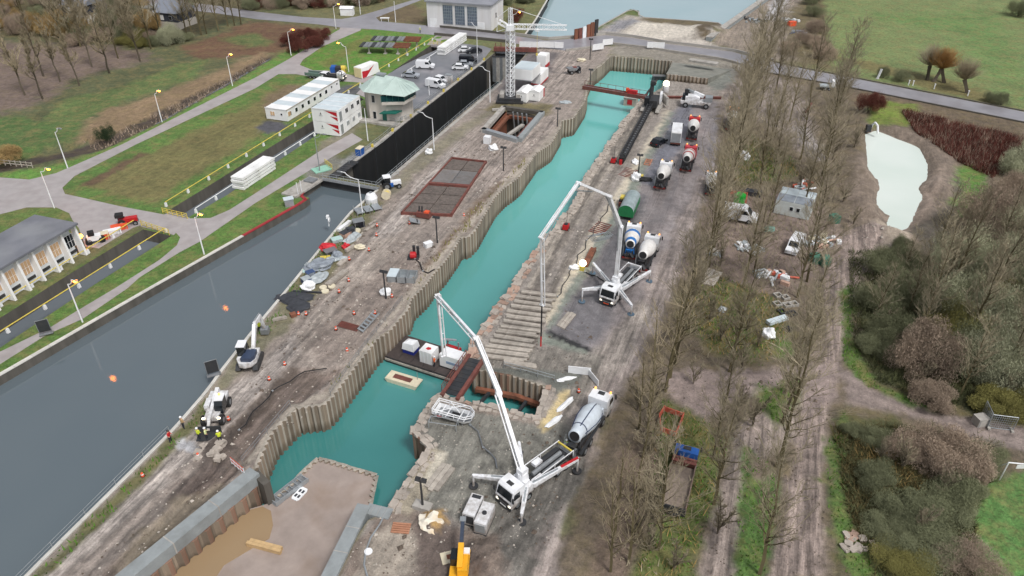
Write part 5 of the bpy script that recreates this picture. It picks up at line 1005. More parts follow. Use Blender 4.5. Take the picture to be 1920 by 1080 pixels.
t = thing('work_light', 'glowing low work light standing at the edge of the dark asphalt', 'work light', W(1092,506), 1.2); MB().box(0, 0, .4, .8, .6, .8).build('housing', m_yel, t); MB().lathe((0, 0, .8), (0, 0, 1), [(0, .35), (.3, .55), (.7, .45), (.9, .05)], 12).build('lamp_globe', m_lampw, t)
# ------------------------------------------------------------------ buildings and containers
def frame_of(a, b, c):
    """ground corners a,b,c (photo): a-b long front edge, b-c side: location a, heading, length, depth (left of a->b positive)"""
    A, B, C = W(*a), W(*b), W(*c); d = B-A; rz = math.atan2(d.y, d.x); dep = (C-B).dot(Vector((-math.sin(rz), math.cos(rz), 0))); return A, rz, d.length, dep
def window(b_parent, x, y, z, w, h, nx, ny, m_g=None, m_f=None, panes=2, d=.04):
    """window with frame and panes set into a wall whose outside faces (nx,ny)"""
    if abs(nx) > .5: f = MB().box(x+nx*d/2, y, z, d, w, h).build('window', m_f or m_white, b_parent); [MB().box(x+nx*(d+.01), y+(k+.5-panes/2)*w/panes, z, .03, w/panes-.1, h-.14).build('pane', m_g or m_glass, f) for k in range(panes)]
    else: f = MB().box(x, y+ny*d/2, z, w, d, h).build('window', m_f or m_white, b_parent); [MB().box(x+(k+.5-panes/2)*w/panes, y+ny*(d+.01), z, w/panes-.1, .03, h-.14).build('pane', m_g or m_glass, f) for k in range(panes)]
    return f
m_redp = mat('red_print', L(188,28,44), .5, var=.04); m_blackp = mat('black_print', L(30,30,34), .5, var=0)
def emblem(parent, x, y, z, s, face):
    """small dark spark emblem with a word line, on a face looking along -x or -y"""
    b = MB(); t = [(-.5, -.6), (0, .9), (.5, -.6), (0, -.15)]
    if face == 'x': b.add([(x, y-a*s, z+c*s) for a, c in t], [(0, 1, 2, 3)])
    else: b.add([(x+a*s, y, z+c*s) for a, c in t], [(0, 1, 2, 3)])
    b.build('emblem', m_blackp, parent); w = MB(); [w.add([(x, y-(k-2)*s*.4-s*.14, z-s*1.1), (x, y-(k-2)*s*.4+s*.14, z-s*1.1), (x, y-(k-2)*s*.4+s*.14, z-s*.85), (x, y-(k-2)*s*.4-s*.14, z-s*.85)], [(0, 1, 2, 3)]) for k in range(5)]; w.build('word_mark', m_grey, parent)
# long white site cabin block, 9 units
A, rz, Lg, dp = frame_of((540,229), (635,170), (598,152)); dp = 5.4; rz = AX+.01; n = 9; uL = 2.5
t = thing('site_cabin_block', 'long low white site cabin block with nine roof bays on the lawn', 'site cabins', A, rz)
for k in range(n):
    u_ = MB().bx(k*uL+.02, (k+1)*uL-.02, 0, dp, .15, 2.65).build('cabin_unit', m_whitec, t)
    MB().bx(k*uL+.08, (k+1)*uL-.08, .1, dp-.1, 2.66, 2.72).build('roof_panel', m_roofc if k % 2 else m_whitec, u_); MB().bx(k*uL-.05, k*uL+.05, -.05, dp+.05, 2.6, 2.76).build('roof_rib', m_white, u_)
    if k in (0, 1, 2, 3, 4, 5, 6): window(t, k*uL+1.2, -.01, 1.55, .95, .95, 0, -1, panes=1)
    if k in (7, 8): window(t, k*uL+1.2, -.01, 1.9, .6, .5, 0, -1, panes=1)
MB().bx(-.1, n*uL+.1, -.12, -.02, 2.55, 2.7).build('gutter', m_orange if 0 else m_wood, t)
window(t, -.01, 3.6, 1.55, 1.1, 1.0, -1, 0, m_warm); window(t, -.01, 1.3, 1.6, .5, .5, -1, 0, panes=1); window(t, .9, -.03, 1.6, 1.0, 1.1, 0, -1, m_warm)
# two-storey stack with red wedges
A = W(638,257); rz = AX+.03; t = thing('office_container_stack', 'two storey white office container stack with red wedge logos', 'container stack', A, rz)
for lv in range(2):
    z0 = .15+lv*2.75
    for k in range(4):
        u_ = MB().bx(k*2.5+.02, (k+1)*2.5-.02, 0, 6.0, z0, z0+2.68).build('container_unit', m_whitec, t)
        if lv: MB().bx(k*2.5+.1, (k+1)*2.5-.1, .1, 5.9, z0+2.69, z0+2.75).build('roof_panel', m_roofc, u_); MB().bx(k*2.5-.06, k*2.5+.06, 0, 6, z0+2.66, z0+2.82).build('roof_rib', m_white, u_)
        if k: window(t, k*2.5+1.25, -.01, z0+1.6, 1.1, 1.0, 0, -1, m_glass if lv else m_galv)
        elif True: MB().box(1.2, -.03, z0+1.2, 1.0, .05, 2.0).build('door', m_galv, t)
    for tri in ([(.12, 2.42), (2.9, 2.55), (.12, 1.5)], [(.06, 1.3), (1.75, 1.5), (.06, .55)]): MB().add([(-.015, p[0], z0+p[1]-.05) for p in tri], [(0, 1, 2)]).build('red_wedge', m_redp, t)
    emblem(t, -.02, 3.9, z0+1.7, .42, 'x')
# control tower
A = W(724,218); t = thing('control_tower', 'pale lock control tower with faceted green grey copper roof', 'control tower', A, AX-math.pi/2)
m_cop = mat('aged_copper_roof', L(186,204,198), .5, var=.12, scale=.6, dirt=(*L(160,180,176), .6)); m_rend = mat('pale_render', L(206,200,192), .85, var=.1, scale=.8, dirt=(*L(176,170,160), .5), streak=True); m_teal = mat('teal_canopy', L(22,104,92), .5, var=.1)
body = [(-3.9, -1.6), (-2.0, -3.4), (2.2, -3.4), (5.0, -1.2), (5.0, 3.6), (2.6, 5.2), (-2.4, 5.2), (-3.9, 3.6)]
MB().slab([Vector((x, y, 0)) for x, y in body], 0, 6.9).build('wall', m_rend, t)
cabp = [(1.8, -4.6), (6.2, -2.6), (6.6, 2.2), (3.8, 4.6), (1.8, 3.0)]
MB().slab([Vector((x, y, 0)) for x, y in cabp], 4.3, 4.95).build('cab_floor', m_rend, t); MB().slab([Vector((x*.985, y*.985, 0)) for x, y in cabp], 4.95, 6.3).build('window_band', mat('teal_glass', L(34,70,74), .08, var=.2), t)
for k in range(4):
    (x0, y0), (x1, y1) = cabp[k], cabp[k+1]
    for q in range(4): MB().tube((x0+(x1-x0)*q/4, y0+(y1-y0)*q/4, 4.9), (x0+(x1-x0)*q/4, y0+(y1-y0)*q/4, 6.35), .06, n=5).build('mullion', m_teal, t)
ev = [(-4.9, -2.0), (-2.4, -4.5), (1.8, -4.7), (6.8, -3.4), (7.8, 2.0), (4.6, 5.6), (-2.6, 6.2), (-5.0, 4.2)]; ap = [(-1.2, .2, 9.3), (2.8, .6, 9.0)]
b = MB(); b.add([(x, y, 6.7 if x < 2.5 else 6.35) for x, y in ev]+ap, [(0, 1, 8), (1, 2, 9, 8), (2, 3, 9), (3, 4, 9), (4, 5, 9), (5, 6, 8, 9), (6, 7, 8), (7, 0, 8), (7, 6, 5, 4, 3, 2, 1, 0)]).build('roof', m_cop, t)
b = MB()
for i in range(8):
    x, y = ev[i]; a = ap[0] if x < 1 else ap[1]; b.tube((x, y, (6.7 if x < 2.5 else 6.35)+.03), (a[0], a[1], a[2]+.03), .06, n=4)
    x2, y2 = ev[(i+1) % 8]
    for q in (.25, .5, .75): xx, yy = x+(x2-x)*q, y+(y2-y)*q; b.tube((xx, yy, (6.7 if xx < 2.5 else 6.4)+.02), (a[0]*.7+xx*.3, a[1]*.7+yy*.3, (6.6*.3+a[2]*.7)+.02), .03, n=4)
b.build('roof_seam', m_cop, t); MB().bx(-1.4, .6, -.3, .9, 9.2, 9.5).build('ridge_cap', m_galv, t)
MB().slab([Vector((x, y, 0)) for x, y in [(1.4,-5.2),(4.6,-4.2),(5.2,-2.0),(3.4,-2.4),(1.6,-3.4)]], 2.5, 2.7).build('door_canopy', m_teal, t); MB().box(1.6, -3.45, 1.1, 1.0, .08, 2.1).build('door', m_teal, t)
for (x, z) in ((-.8, 5.0), (-.8, 1.4)): window(t, x, -3.41, z, .8, 1.7, 0, -1, panes=1)
for i in range(7): MB().box(-4.6-.25*i, -2.2, 2.2-i*.32, .3, 1.1, .12).build('stair_step', m_conc, t)
MB().path([(-4.6, -2.75, 3.1), (-6.4, -2.75, .9)], .04).path([(-4.6, -1.65, 3.1), (-6.4, -1.65, .9)], .04).build('stair_rail', m_galv, t); MB().bx(-3.9, 5.4, -5.4, -3.5, 0, .5).build('terrace', m_conc, t)
# hall
A, rz, Lg, dp = frame_of((802,50), (921,59), (946,52)); t = thing('hall', 'white machine hall with flat grey roof and three tall gridded windows', 'hall', A, rz); hh = 7.4; dp = 13
MB().bx(0, Lg, 0, dp, 0, hh).build('wall', mat('white_render', L(226,226,228), .8, var=.12, scale=.35, dirt=(*L(196,188,180), .55), streak=True), t); MB().bx(-.5, Lg+.5, -.5, dp+.5, hh, hh+.35).build('roof', mat('grey_roofing', L(148,150,158), .5, var=.2, scale=.25, dirt=(*L(120,122,130), .6)), t)
for k in range(3):
    x = Lg*(.215+.19*k+.04); w = Lg*.155; f = MB().bx(x, x+w, -.08, .0, 1.2, 6.8).build('window', m_galv, t)
    for i in range(5):
        for j in range(6): MB().bx(x+.12+i*(w-.2)/5, x+.02+(i+1)*(w-.2)/5, -.12, -.085, 1.35+j*.9, 2.15+j*.9).build('pane', mat('blue_grey_glass', L(110,122,138), .1, var=.3), f)
MB().bx(Lg*.04, Lg*.15, -.06, 0, 0, 2.6).build('door', m_white, t); MB().bx(Lg*.78, Lg*.9, -.06, 0, 0, 2.4).build('door', m_white, t); window(t, Lg+.01, 5, 3.6, 1, 1.6, 1, 0, panes=1)
# long white building with lit windows
A, rz, Lg, dp = frame_of((-140,660), (157,472), (62,402)); Lg = (W(155,476)-W(-140,664)).length; m_finw = mat('white_fin_paint', L(242,244,248,.98), .5, var=.05)
t = thing('long_white_building', 'long white canal building with grey flat roof, fins and warmly lit windows', 'building', W(-140,664), rz); dp = 7.0; hh = 5.2
MB().bx(0, Lg-.6, .4, dp, 0, hh).build('wall', mat('pale_blue_render', L(222,226,230), .8, var=.08, scale=.6), t); MB().slab([Vector((x, y, 0)) for x, y in [(-1,-.9),(Lg+.3,-.9),(Lg+.3,dp+.5),(-1,dp+.5)]], hh, hh+.32).build('roof', mat('bitumen_roof', L(118,120,128), .45, var=.25, scale=.25, dirt=(*L(146,148,152), .7)), t)
nb_ = 10; st = Lg/nb_
for k in range(nb_+1): MB().hexa([(k*st-.22, -.9, 0), (k*st+.12, -.9, 0), (k*st+.12, .45, 0), (k*st-.22, .45, 0), (k*st-.22, -.35, hh), (k*st+.12, -.35, hh), (k*st+.12, .45, hh), (k*st-.22, .45, hh)]).build('fin', m_finw, t)
for k in range(nb_):
    f = MB().bx(k*st+.2, (k+1)*st-.3, .36, .4, 1.7, 3.9).build('window', m_finw, t)
    for i in range(4):
        for j in range(2): w = (st-.6)/4; MB().bx(k*st+.27+i*w, k*st+.22+(i+1)*w-.05, .32, .355, 1.78+j*1.06, 2.76+j*1.06).build('pane', m_glass if k == nb_-1 else m_warm, f)
    MB().bx(k*st+.3, (k+1)*st-.4, .3, .4, .75, 1.2).build('vent_strip', m_dark, t)
# houses in the wood
m_slate = mat('grey_slate_roof', L(136,142,154), .6, var=.15, scale=1); m_brickd = mat('dark_cladding', L(62,66,76), .8, var=.15)
def house(u, v, rz, label, s):
    t = thing('house', label, 'house', W(u, v), rz); w, d, h = 8*s, 9*s, 5*s
    MB().bx(-w/2, w/2, -d/2, d/2, 0, h*.45).build('plinth_wall', m_rend, t); MB().bx(-w/2+.02, w/2-.02, -d/2+.02, d/2-.02, h*.45, h).build('wall', m_brickd, t)
    MB().add([(-w/2-.4, -d/2-.4, h), (w/2+.4, -d/2-.4, h), (w/2+.4, d/2+.4, h), (-w/2-.4, d/2+.4, h), (-w/2-.4, 0, h+3.2*s), (w/2+.4, 0, h+3.2*s)], [(0, 1, 5, 4), (2, 3, 4, 5), (0, 4, 3), (1, 2, 5), (3, 2, 1, 0)]).build('roof', m_slate, t)
    window(t, -w*.2, -d/2-.01, h*.7, 1.3*s, 1.6*s, 0, -1, m_whitec, panes=1); window(t, w*.2, -d/2-.01, h*.7, 1.1*s, 1.3*s, 0, -1, panes=1); MB().box(w*.3, d*.1, h+3*s, .7, .7, 1.6).build('chimney', m_brickd, t); return t
house(166, 36, -.25, 'dark clad house with grey gable roof at the far edge of the wood', 1.05); house(334, 48, -.3, 'dark clad house with grey roof half hidden by the tall poplars', .95)
MB_ = MB().bx(-9, 9, -3, 3, 2.6, 2.9); t = thing('shed', 'long low pale roofed shed beside the far house', 'shed', W(285,28), -.05); MB_.build('roof', m_galv, t); MB().bx(-8.5, 8.5, -2.6, 2.6, 0, 2.6).build('wall', m_rend, t)
t = thing('hut', 'small white hut with a shallow gable on the road verge', 'hut', W(652,28), -.1); MB().bx(-2, 2, -1.2, 1.2, 0, 2.2).build('wall', m_white, t); MB().add([(-2.2,-1.4,2.2),(2.2,-1.4,2.2),(2.2,1.4,2.2),(-2.2,1.4,2.2),(-2.2,0,2.8),(2.2,0,2.8)], [(0,1,5,4),(2,3,4,5),(0,4,3),(1,2,5),(3,2,1,0)]).build('roof', m_white, t)
def crate(label, u, v, rz, sx, sy, sz, m, name='container', cat='container', roofm=None, base=None, door=None, z=0, gable=0):
    t = thing(name, label, cat, W(u, v, z), rz); z0 = .12
    MB().bx(-sx/2, sx/2, -sy/2, sy/2, z0, sz).build('body', m, t)
    rib = MB()
    for k in range(int(sx/.6)+1): x = -sx/2+.15+k*.6; rib.bx(x, min(x+.25, sx/2), -sy/2-.03, -sy/2, z0+.25, sz-.2); rib.bx(x, min(x+.25, sx/2), sy/2, sy/2+.03, z0+.25, sz-.2)
    rib.build('wall_rib', m, t)
    if base: MB().bx(-sx/2-.04, sx/2+.04, -sy/2-.04, sy/2+.04, 0, base[1]).build('base_frame', base[0], t)
    else: MB().bx(-sx/2+.1, sx/2-.1, -sy/2+.1, sy/2-.1, 0, z0).build('skid', m_dark, t)
    if gable: MB().add([(-sx/2-.1,-sy/2-.1,sz),(sx/2+.1,-sy/2-.1,sz),(sx/2+.1,sy/2+.1,sz),(-sx/2-.1,sy/2+.1,sz),(-sx/2-.1,0,sz+gable),(sx/2+.1,0,sz+gable)], [(0,1,5,4),(2,3,4,5),(0,4,3),(1,2,5),(3,2,1,0)]).build('roof', roofm or m, t)
    else: MB().bx(-sx/2+.08, sx/2-.08, -sy/2+.08, sy/2-.08, sz, sz+.06).build('roof', roofm or m, t)
    for s in (-.24, .24): MB().box(-sx/2-.03, s*sy*1.9/2, sz*.52, .05, sy*.44, sz*.8).build('door', door or m, t)
    return t
crate('lower box of the big white container stack beside the tower crane', 987, 144, AX, 6.4, 4.9, 2.7, m_whitec); crate('upper box of the big white container stack beside the tower crane', 987, 144, AX, 6.4, 4.9, 2.75, m_whitec, z=2.78, roofm=m_roofc, base=(m_grey, .2))
crate('white container with a red lower band behind the big white stack', 1018, 124, AX, 3.2, 2.5, 3.2, m_whitec, base=(m_red, .9)); crate('long white container on a red base right of the big white stack', 1012, 152, AX, 6.1, 2.45, 2.6, m_whitec, base=(m_red, .35))
for (u, v, lb) in ((984, 186, 'white gabled tool cabin with a black emblem, left of the pair'), (1006, 185, 'white gabled tool cabin with red edges, right of the pair')):
    t = crate(lb, u, v, AX, 5 if u < 990 else 4, 2.5, 2.3, m_whitec, 'tool_cabin', 'cabin', gable=.5); emblem(t, -(2.5 if u < 990 else 2.0)-.07, 0, 1.5, .35, 'x'); MB().bx(1.2, 2.0, -1.32, -1.26, .2, 2.3).build('red_strip', m_red, t)
t = crate('white and cream container with a big red arrow on the lawn edge', 688, 141, AX-.25, 6.1, 2.6, 2.7, m_whitec, door=m_yel); MB().add([(-2.9,-1.34,.2),(-1.5,-1.34,.2),(1.6,-1.34,2.6),(-.6,-1.34,1.7),(-2.9,-1.34,1.9)], [(0,1,2,3,4)]).build('red_arrow', m_redp, t); MB().box(-3.1, 0, 1.4, .1, 2.4, 2.3).build('end_wall', mat('cream_paint', L(236,222,170), .5, var=.1), t)
for (u, v, m, lb) in ((628,136,m_blue,'blue waste skip with a rounded lid beside the lamp'), (644,137,m_yel,'yellow waste bin beside the street lamp'), (636,137,m_dark,'black waste bin between the blue skip and the yellow bin')):
    t = thing('waste_bin', lb, 'bin', W(u, v), AX-1.3); MB().box(0, 0, .75, 1.9 if m is m_blue else 1.5, 1.2, 1.3, top=1.08).build('body', m, t); MB().lathe((-.7, 0, 1.4), (1, 0, 0), [(0, .1), (0, .55), (1.4, .55), (1.4, .1)], 12).build('lid', m, t); [MB().tube((x, -.55, .1), (x, -.48, .1), .1).build('wheel', m_blk, t) for x in (-.6, .6)]
t = thing('white_stand', 'small white trestle stand on the road verge near the junction', 'stand', W(722,40), 0); [MB().box(x, 0, .5, .12, .8, 1).build('leg', m_white, t) for x in (-1.1, 1.1)]; MB().box(0, 0, 1.05, 2.8, 1.0, .14).build('top', m_white, t)
# hoardings along the road
for (u, v, w, az, lb) in [(992,92,5.5,-.1,'white hoarding panel on the bridge rail nearest the crane'),(1027,92,5,-.12,'white hoarding panel right of the tower crane jib tip'),(1048,93,2.5,-.1,'small white board on the road edge right of the hoardings'),(1121,96,3.6,.45,'white hoarding panel at the basin corner, lower of the two'),(1139,87,3.2,.35,'white hoarding panel at the basin corner, upper of the two'),(1229,93,4.8,-.12,'white banner on the parapet above the far basin wall')]:
    t = thing('hoarding', lb, 'hoarding', W(u, v), az); MB().box(0, 0, 1.25, w, .1, 1.6).build('panel', m_white, t); [MB().box(x*w, .1, .6, .1, .1, 1.3).build('post', m_grey, t) for x in (-.4, .4)]
t = thing('steel_screen', 'brown and white upright steel sheets standing at the river edge', 'steel sheets', W(1100,70), .6); [MB().box(-4+i*1.5, 0, h/2, 1.3, .35, h, rz=.1*(i % 2)).build('steel_sheet', m, t) for i, (m, h) in enumerate([(m_rust, 3), (m_redb, 3), (m_white, 3.2), (m_rust, 3.6), (m_rust, 4), (m_dark, 4.6)])]
# steel gate frames on the grass
for (u, v, lb) in ((718,98,'rusty grey steel lock gate laid on trestles, nearest of two'), (738,86,'rusty grey steel lock gate laid on trestles, behind the nearest')):
    t = thing('stored_gate', lb, 'steel gate', W(u, v), -.08); 
    for k in range(9): MB().box(-5.5+k*1.05, 0, 2.0, .9, 4.4, .25).build('deck_panel', m_grey if k % 3 else m_dark, t)
    for k in range(4): MB().box(5.5, -1.8+k*1.2, 2.0, 4.5, .3, .5).build('girder', m_rust, t)
    for x in (-3.5, 1.0, 4.5, 7): MB().box(x, -1.3, .9, .35, .35, 1.8).box(x, -1.3, .1, 1, 1, .2).build('trestle', m_conc, t)
for (u0, v0, u1, v1, w, h, n, lb) in ((827,104,868,76,2.4,.55,4,'stack of long white beams at the end of the car park'), (447,356,507,316,2.6,.6,4,'stack of long white beams on the grass beside the side channel')):
    A, B = W(u0, v0), W(u1, v1); t = thing('beam_stack', lb, 'beam stack', A, math.atan2((B-A).y, (B-A).x)); Lb = (B-A).length
    for k in range(n):
        for j in range(2): MB().bx(.2*(k % 2), Lb+.2*(k % 2), -w/2+j*w/2+.04, -w/2+(j+1)*w/2-.04, .15+k*h, .15+(k+.72)*h).build('beam', m_whitec, t)
        for x in (.12, .5, .88): MB().box(x*Lb, 0, .15+k*h-.07, .15, w, .14).build('spacer', m_wood, t)
# tower crane
def lattice(b, p0, p1, w, n, r=.06, h=None):
    p0, p1 = Vector(p0), Vector(p1); d = (p1-p0).normalized(); a = d.orthogonal().normalized() if abs(d.z) > .9 else d.cross(Vector((0, 0, 1))).normalized(); c = d.cross(a); h = h or w
    cs = [(-1, -1), (1, -1), (1, 1), (-1, 1)]; g = lambda i, k: p0+(p1-p0)*(i/n)+a*(cs[k][0]*w/2)+c*(cs[k][1]*h/2)
    for k in range(4):
        b.tube(g(0, k), g(n, k), r*1.3, n=5)
        for i in range(n): b.tube(g(i, k), g(i+1, (k+1) % 4), r*.7, n=4); b.tube(g(i, k), g(i, (k+1) % 4), r*.7, n=4)
t = thing('tower_crane', 'white lattice tower crane with short jib beside the lock', 'crane', W(957,188), -.08); H_ = 16.2
b = MB(); lattice(b, (0, 0, 1.2), (0, 0, H_), 1.4, 13, .075); b.build('mast', m_white, t)
MB().box(0, 0, .8, 5.2, 4.6, .7).box(0, 0, .3, 6.2, 5.4, .4).build('ballast_base', m_dark, t); [MB().box(x, 0, 1.5, 1.0, 3.2, .8).build('ballast_block', m_conc, t) for x in (-1.9, 1.9)]
b = MB(); lattice(b, (.6, 0, H_+.6), (12.5, 0, H_+.6), .9, 11, .062, 1.0); b.build('jib', m_white, t); b = MB(); lattice(b, (-.6, 0, H_+.6), (-2.6, 0, H_+1.6), .8, 2, .07); b.build('counter_jib', m_white, t)
MB().box(0, 0, H_+.4, 1.7, 1.7, 1.2).build('slewing_unit', m_white, t); b = MB(); lattice(b, (0, 0, H_+1), (0, 0, H_+4.6), .6, 4, .06); b.build('apex_tower', m_white, t)
MB().tube((0, 0, H_+4.6), (12, 0, H_+1.1), .05, n=5).tube((0, 0, H_+4.6), (-2.8, 0, H_+2.6), .05, n=5).tube((-2.8, 0, H_+2.8), (-3, 0, H_-.6), .07, n=5).tube((-3, 0, H_-.6), (-.6, 0, H_+.2), .06, n=5).build('tie_rod', m_white, t)
hk = MB().box(6, 0, H_-.1, .9, .9, .35).build('trolley', m_white, t); MB().tube((6, 0, H_-.2), (6, 0, H_-5.2), .035, n=5).box(6, 0, H_-5.4, .4, .4, .5).build('hook_block', m_yel, hk)
# red steel at the lock head
t = thing('gantry_beam', 'red brown steel beam with white braces across the lock head', 'steel beam', W(926,98), head(926,98,1006,100)); b = MB().bx(0, 12, -.5, .5, .4, 1.5); b.build('beam', m_redb, t)
for x in (.5, 2, 3.5, 6, 10): MB().box(x, 0, 2.0, .18, .18, 1.2).build('post', m_redb if x < 4 else m_white, t)
for i in range(5): q = thing('timber_baffle', 'tall grey timber panel standing in the lock head, '+ORD[i]+' from the west', 'panel', W(927+i*6, 108), AX-math.pi/2); MB().box(0, 0, -3.2, 1.0, .4, 6.8).build('panel_face', m_conc if i % 2 else m_grey, q); MB().box(0, 0, .25, 1.1, .5, .2).build('cap', m_dark, q)
# ------------------------------------------------------------------ vehicles and machines
def loc2(t, p):
    """world point -> the thing's own axes"""
    d = Vector(p)-Vector(t.location); a = -t.rotation_euler.z; k = t.scale.x; return Vector((d.x*math.cos(a)-d.y*math.sin(a), d.x*math.sin(a)+d.y*math.cos(a), d.z))/k
WHEELS = {}
def wheel(t, x, y, r=.52, w=.34, rim=None):
    key = (r, w, rim.name if rim else '')
    if key not in WHEELS: WHEELS[key] = (MB().tube((0, -w/2, 0), (0, w/2, 0), r, n=14).mesh('wheel', m_blk, False), MB().tube((0, -w/2-.02, 0), (0, w/2+.02, 0), r*.55, n=10).mesh('rim', rim or m_grey))
    o = put('wheel', WHEELS[key][0], t, (x, y, r)); put('rim', WHEELS[key][1], o); return o
m_lens = mat('headlamp', (.9, .9, .85), .2, emit=(1, .9, .7), es=1.0); m_tail = mat('tail_lamp', L(150,24,26), .3)
def cab(t, x0, m, w=2.5, h=3.15, ln=2.1, grille=m_dark, plate=None, beacon=True, lights=True):
    """lorry cab whose front is at x0"""
    b = MB().prof([(x0-ln, .75), (x0-.05, .6), (x0, 1.5), (x0-.12, 1.75), (x0-.42, h-.28), (x0-.75, h), (x0-ln, h)], -w/2, w/2); c = b.build('cab', m, t)
    MB().hexa([(x0-.09, -w*.44, 1.72), (x0-.05, -w*.44, 1.76), (x0-.05, w*.44, 1.76), (x0-.09, w*.44, 1.72), (x0-.40, -w*.42, h-.42), (x0-.36, -w*.42, h-.38), (x0-.36, w*.42, h-.38), (x0-.40, w*.42, h-.42)]).build('windscreen', m_glass, c)
    for s in (-1, 1):
        MB().prof([(x0-1.35, 1.75), (x0-.25, 1.75), (x0-.5, h-.5), (x0-1.35, h-.5)], s*w/2-.015, s*w/2+.015).build('side_window', m_glass, c)
        MB().box(x0-.05, s*(w/2+.22), 2.2, .14, .22, .7).build('mirror', m_dark, c); MB().box(x0+.02, s*w*.38, .95, .08, .36, .22).build('headlight', m_lens if lights else m_galv, c)
        if beacon: MB().tube((x0-.7, s*w*.4, h), (x0-.7, s*w*.4, h+.2), .12).build('beacon', m_amber, c)
    MB().bx(x0-.1, x0+.06, -w*.48, w*.48, .42, .8).build('bumper', grille, c); MB().bx(x0-.02, x0+.025, -w*.34, w*.34, .98, 1.42).build('grille', m_dark, c); MB().bx(x0-1.35, x0-.85, -.4, .4, h, h+.06).build('roof_hatch', m_dark, c)
    if plate: MB().bx(x0+.06, x0+.09, -.45, .45, .5, .66).build('number_plate', plate, c)
    return c
def chassis(t, x0, x1, axles, rim=None, m=None):
    MB().bx(x0, x1, -.55, -.3, .72, 1.02).bx(x0, x1, .3, .55, .72, 1.02).bx(x0, x0+.2, -.55, .55, .72, 1.0).bx(x1-.2, x1, -.55, .55, .72, 1.0).bx((x0+x1)/2-.1, (x0+x1)/2+.1, -.55, .55, .72, 1.0).build('chassis', m or m_dark, t)
    for x in axles:
        for s in (-1, 1): wheel(t, x, s*1.05, .52, .36, rim)
def mixer(label, uv, rz, cm, dm, stripes=(), lights=True, chute=m_dark, s=1.0, hop=None):
    t = thing('mixer_truck', label, 'concrete mixer truck', W(*uv), rz); t.scale = (s*.92, s*.9, s*.9)
    cab(t, 4.5, cm, lights=lights); chassis(t, -4.1, 2.6, (3.45, 1.75, -1.5, -2.85))
    o, e = Vector((1.9, 0, 2.05)), Vector((-3.5, 0, 3.0)); ax = (e-o).normalized(); pr = [(-.1, .35), (0, .8), (.5, 1.12), (1.3, 1.34), (2.6, 1.3), (3.9, 1.04), (5.0, .78), (5.45, .82)]
    d = MB().lathe(o, ax, pr, 20).build('drum', dm, t, smooth=True)
    rad = lambda q: next(r0+(r1-r0)*(q-a)/(b-a) for (a, r0), (b, r1) in zip(pr[:-1], pr[1:]) if a <= q <= b)
    for (q0, q1, m) in stripes: MB().lathe(o, ax, [(q0, rad(q0)-.02), (q0, rad(q0)+.015), ((q0+q1)/2, rad((q0+q1)/2)+.015), (q1, rad(q1)+.015), (q1, rad(q1)-.02)], 20).build('drum_band', m, d, smooth=False)
    MB().tube(o+ax*5.46, o+ax*5.48, .62, n=14).build('drum_mouth', m_blk, d)
    MB().tube((-3.35, -.75, 1.0), (-3.15, -.55, 2.7), .09).tube((-3.35, .75, 1.0), (-3.15, .55, 2.7), .09).box(-3.2, 0, 2.35, .15, 1.3, .2).build('drum_support', hop or chute, t)
    MB().hexa([(-4.1, -.3, 1.7), (-3.7, -.3, 1.7), (-3.7, .3, 1.7), (-4.1, .3, 1.7), (-4.4, -.55, 2.35), (-3.7, -.55, 2.2), (-3.7, .55, 2.2), (-4.4, .55, 2.35)]).build('hopper', hop or chute, t)
    MB().beam((-4.0, 0, 1.75), (-4.7, -.8, 1.1), .42, .14).beam((-3.9, .3, 1.7), (-4.4, .7, 1.2), .3, .1).build('chute', chute, t); MB().bx(2.0, 2.35, -.9, .9, 1.1, 2.1).build('water_tank', dm, t)
    MB().bx(-4.3, -4.15, -1.2, 1.2, .55, .8).build('rear_bumper', m_redb, t); [MB().box(-4.33, y, .85, .06, .4, .2).build('tail_light', m_tail, t) for y in (-.95, .95)]
    MB().path([(-3.9, 1.05, .9), (-3.9, 1.05, 2.9)], .035).path([(-3.5, 1.05, .9), (-3.5, 1.05, 2.9)], .035).build('ladder', m_galv, t); [MB().bx(-3.9, 2.2, y-.18, y+.18, 1.06, 1.12).build('mudguard', m_dark, t) for y in (-1.05, 1.05)]
    return t
m_drumg = mat('pale_grey_drum', L(212,222,232), .4, var=.12, dirt=(*L(160,164,168), .4)); m_drumw = mat('white_drum', L(236,234,232,.95), .42, var=.1, dirt=(*L(186,180,172), .35)); m_blued = mat('blue_band', L(36,118,196), .4, var=.1); m_navy = mat('navy_band', L(40,52,84), .5, var=.1)
t = mixer('mixer truck with pale grey drum and navy stripes behind the near pump truck', (1101,812), head(1075,850,1133,757), m_truck, m_drumg, ((4.2, 4.32, m_navy),)); t.scale = (1.1, .93, .95)
b = MB(); o, e = Vector((1.9, 0, 2.05)), Vector((-3.5, 0, 3.0)); ax = (e-o).normalized(); sd = ax.cross(Vector((0, 0, 1))).normalized(); up2 = sd.cross(ax)
for k in range(5):
    a = k/5*6.28+.5; dv = sd*math.cos(a)+up2*math.sin(a); qs = [(.5, 1.13), (1.3, 1.36), (2.6, 1.32), (3.9, 1.06), (4.6, .88)]; [b.beam(o+ax*q0+dv*r0, o+ax*q1+dv*r1, .11, .05) for (q0, r0), (q1, r1) in zip(qs[:-1], qs[1:])]
b.build('drum_stripe', m_navy, t)
mixer('white drum mixer truck behind the far pump truck, right of the pair', (1212,488), head(1198,505,1222,458), m_truck, m_drumw)
mixer('blue and white drum mixer truck beside the far pump truck, left of the pair', (1183,467), head(1178,490,1190,432), m_truck, m_drumw, ((1.3, 2.3, m_blued), (4.3, 5.2, m_blued)), hop=m_blued)
mixer('white mixer truck standing alone on the wet yard', (1242,342), head(1230,357,1250,308), m_truck, m_drumw)
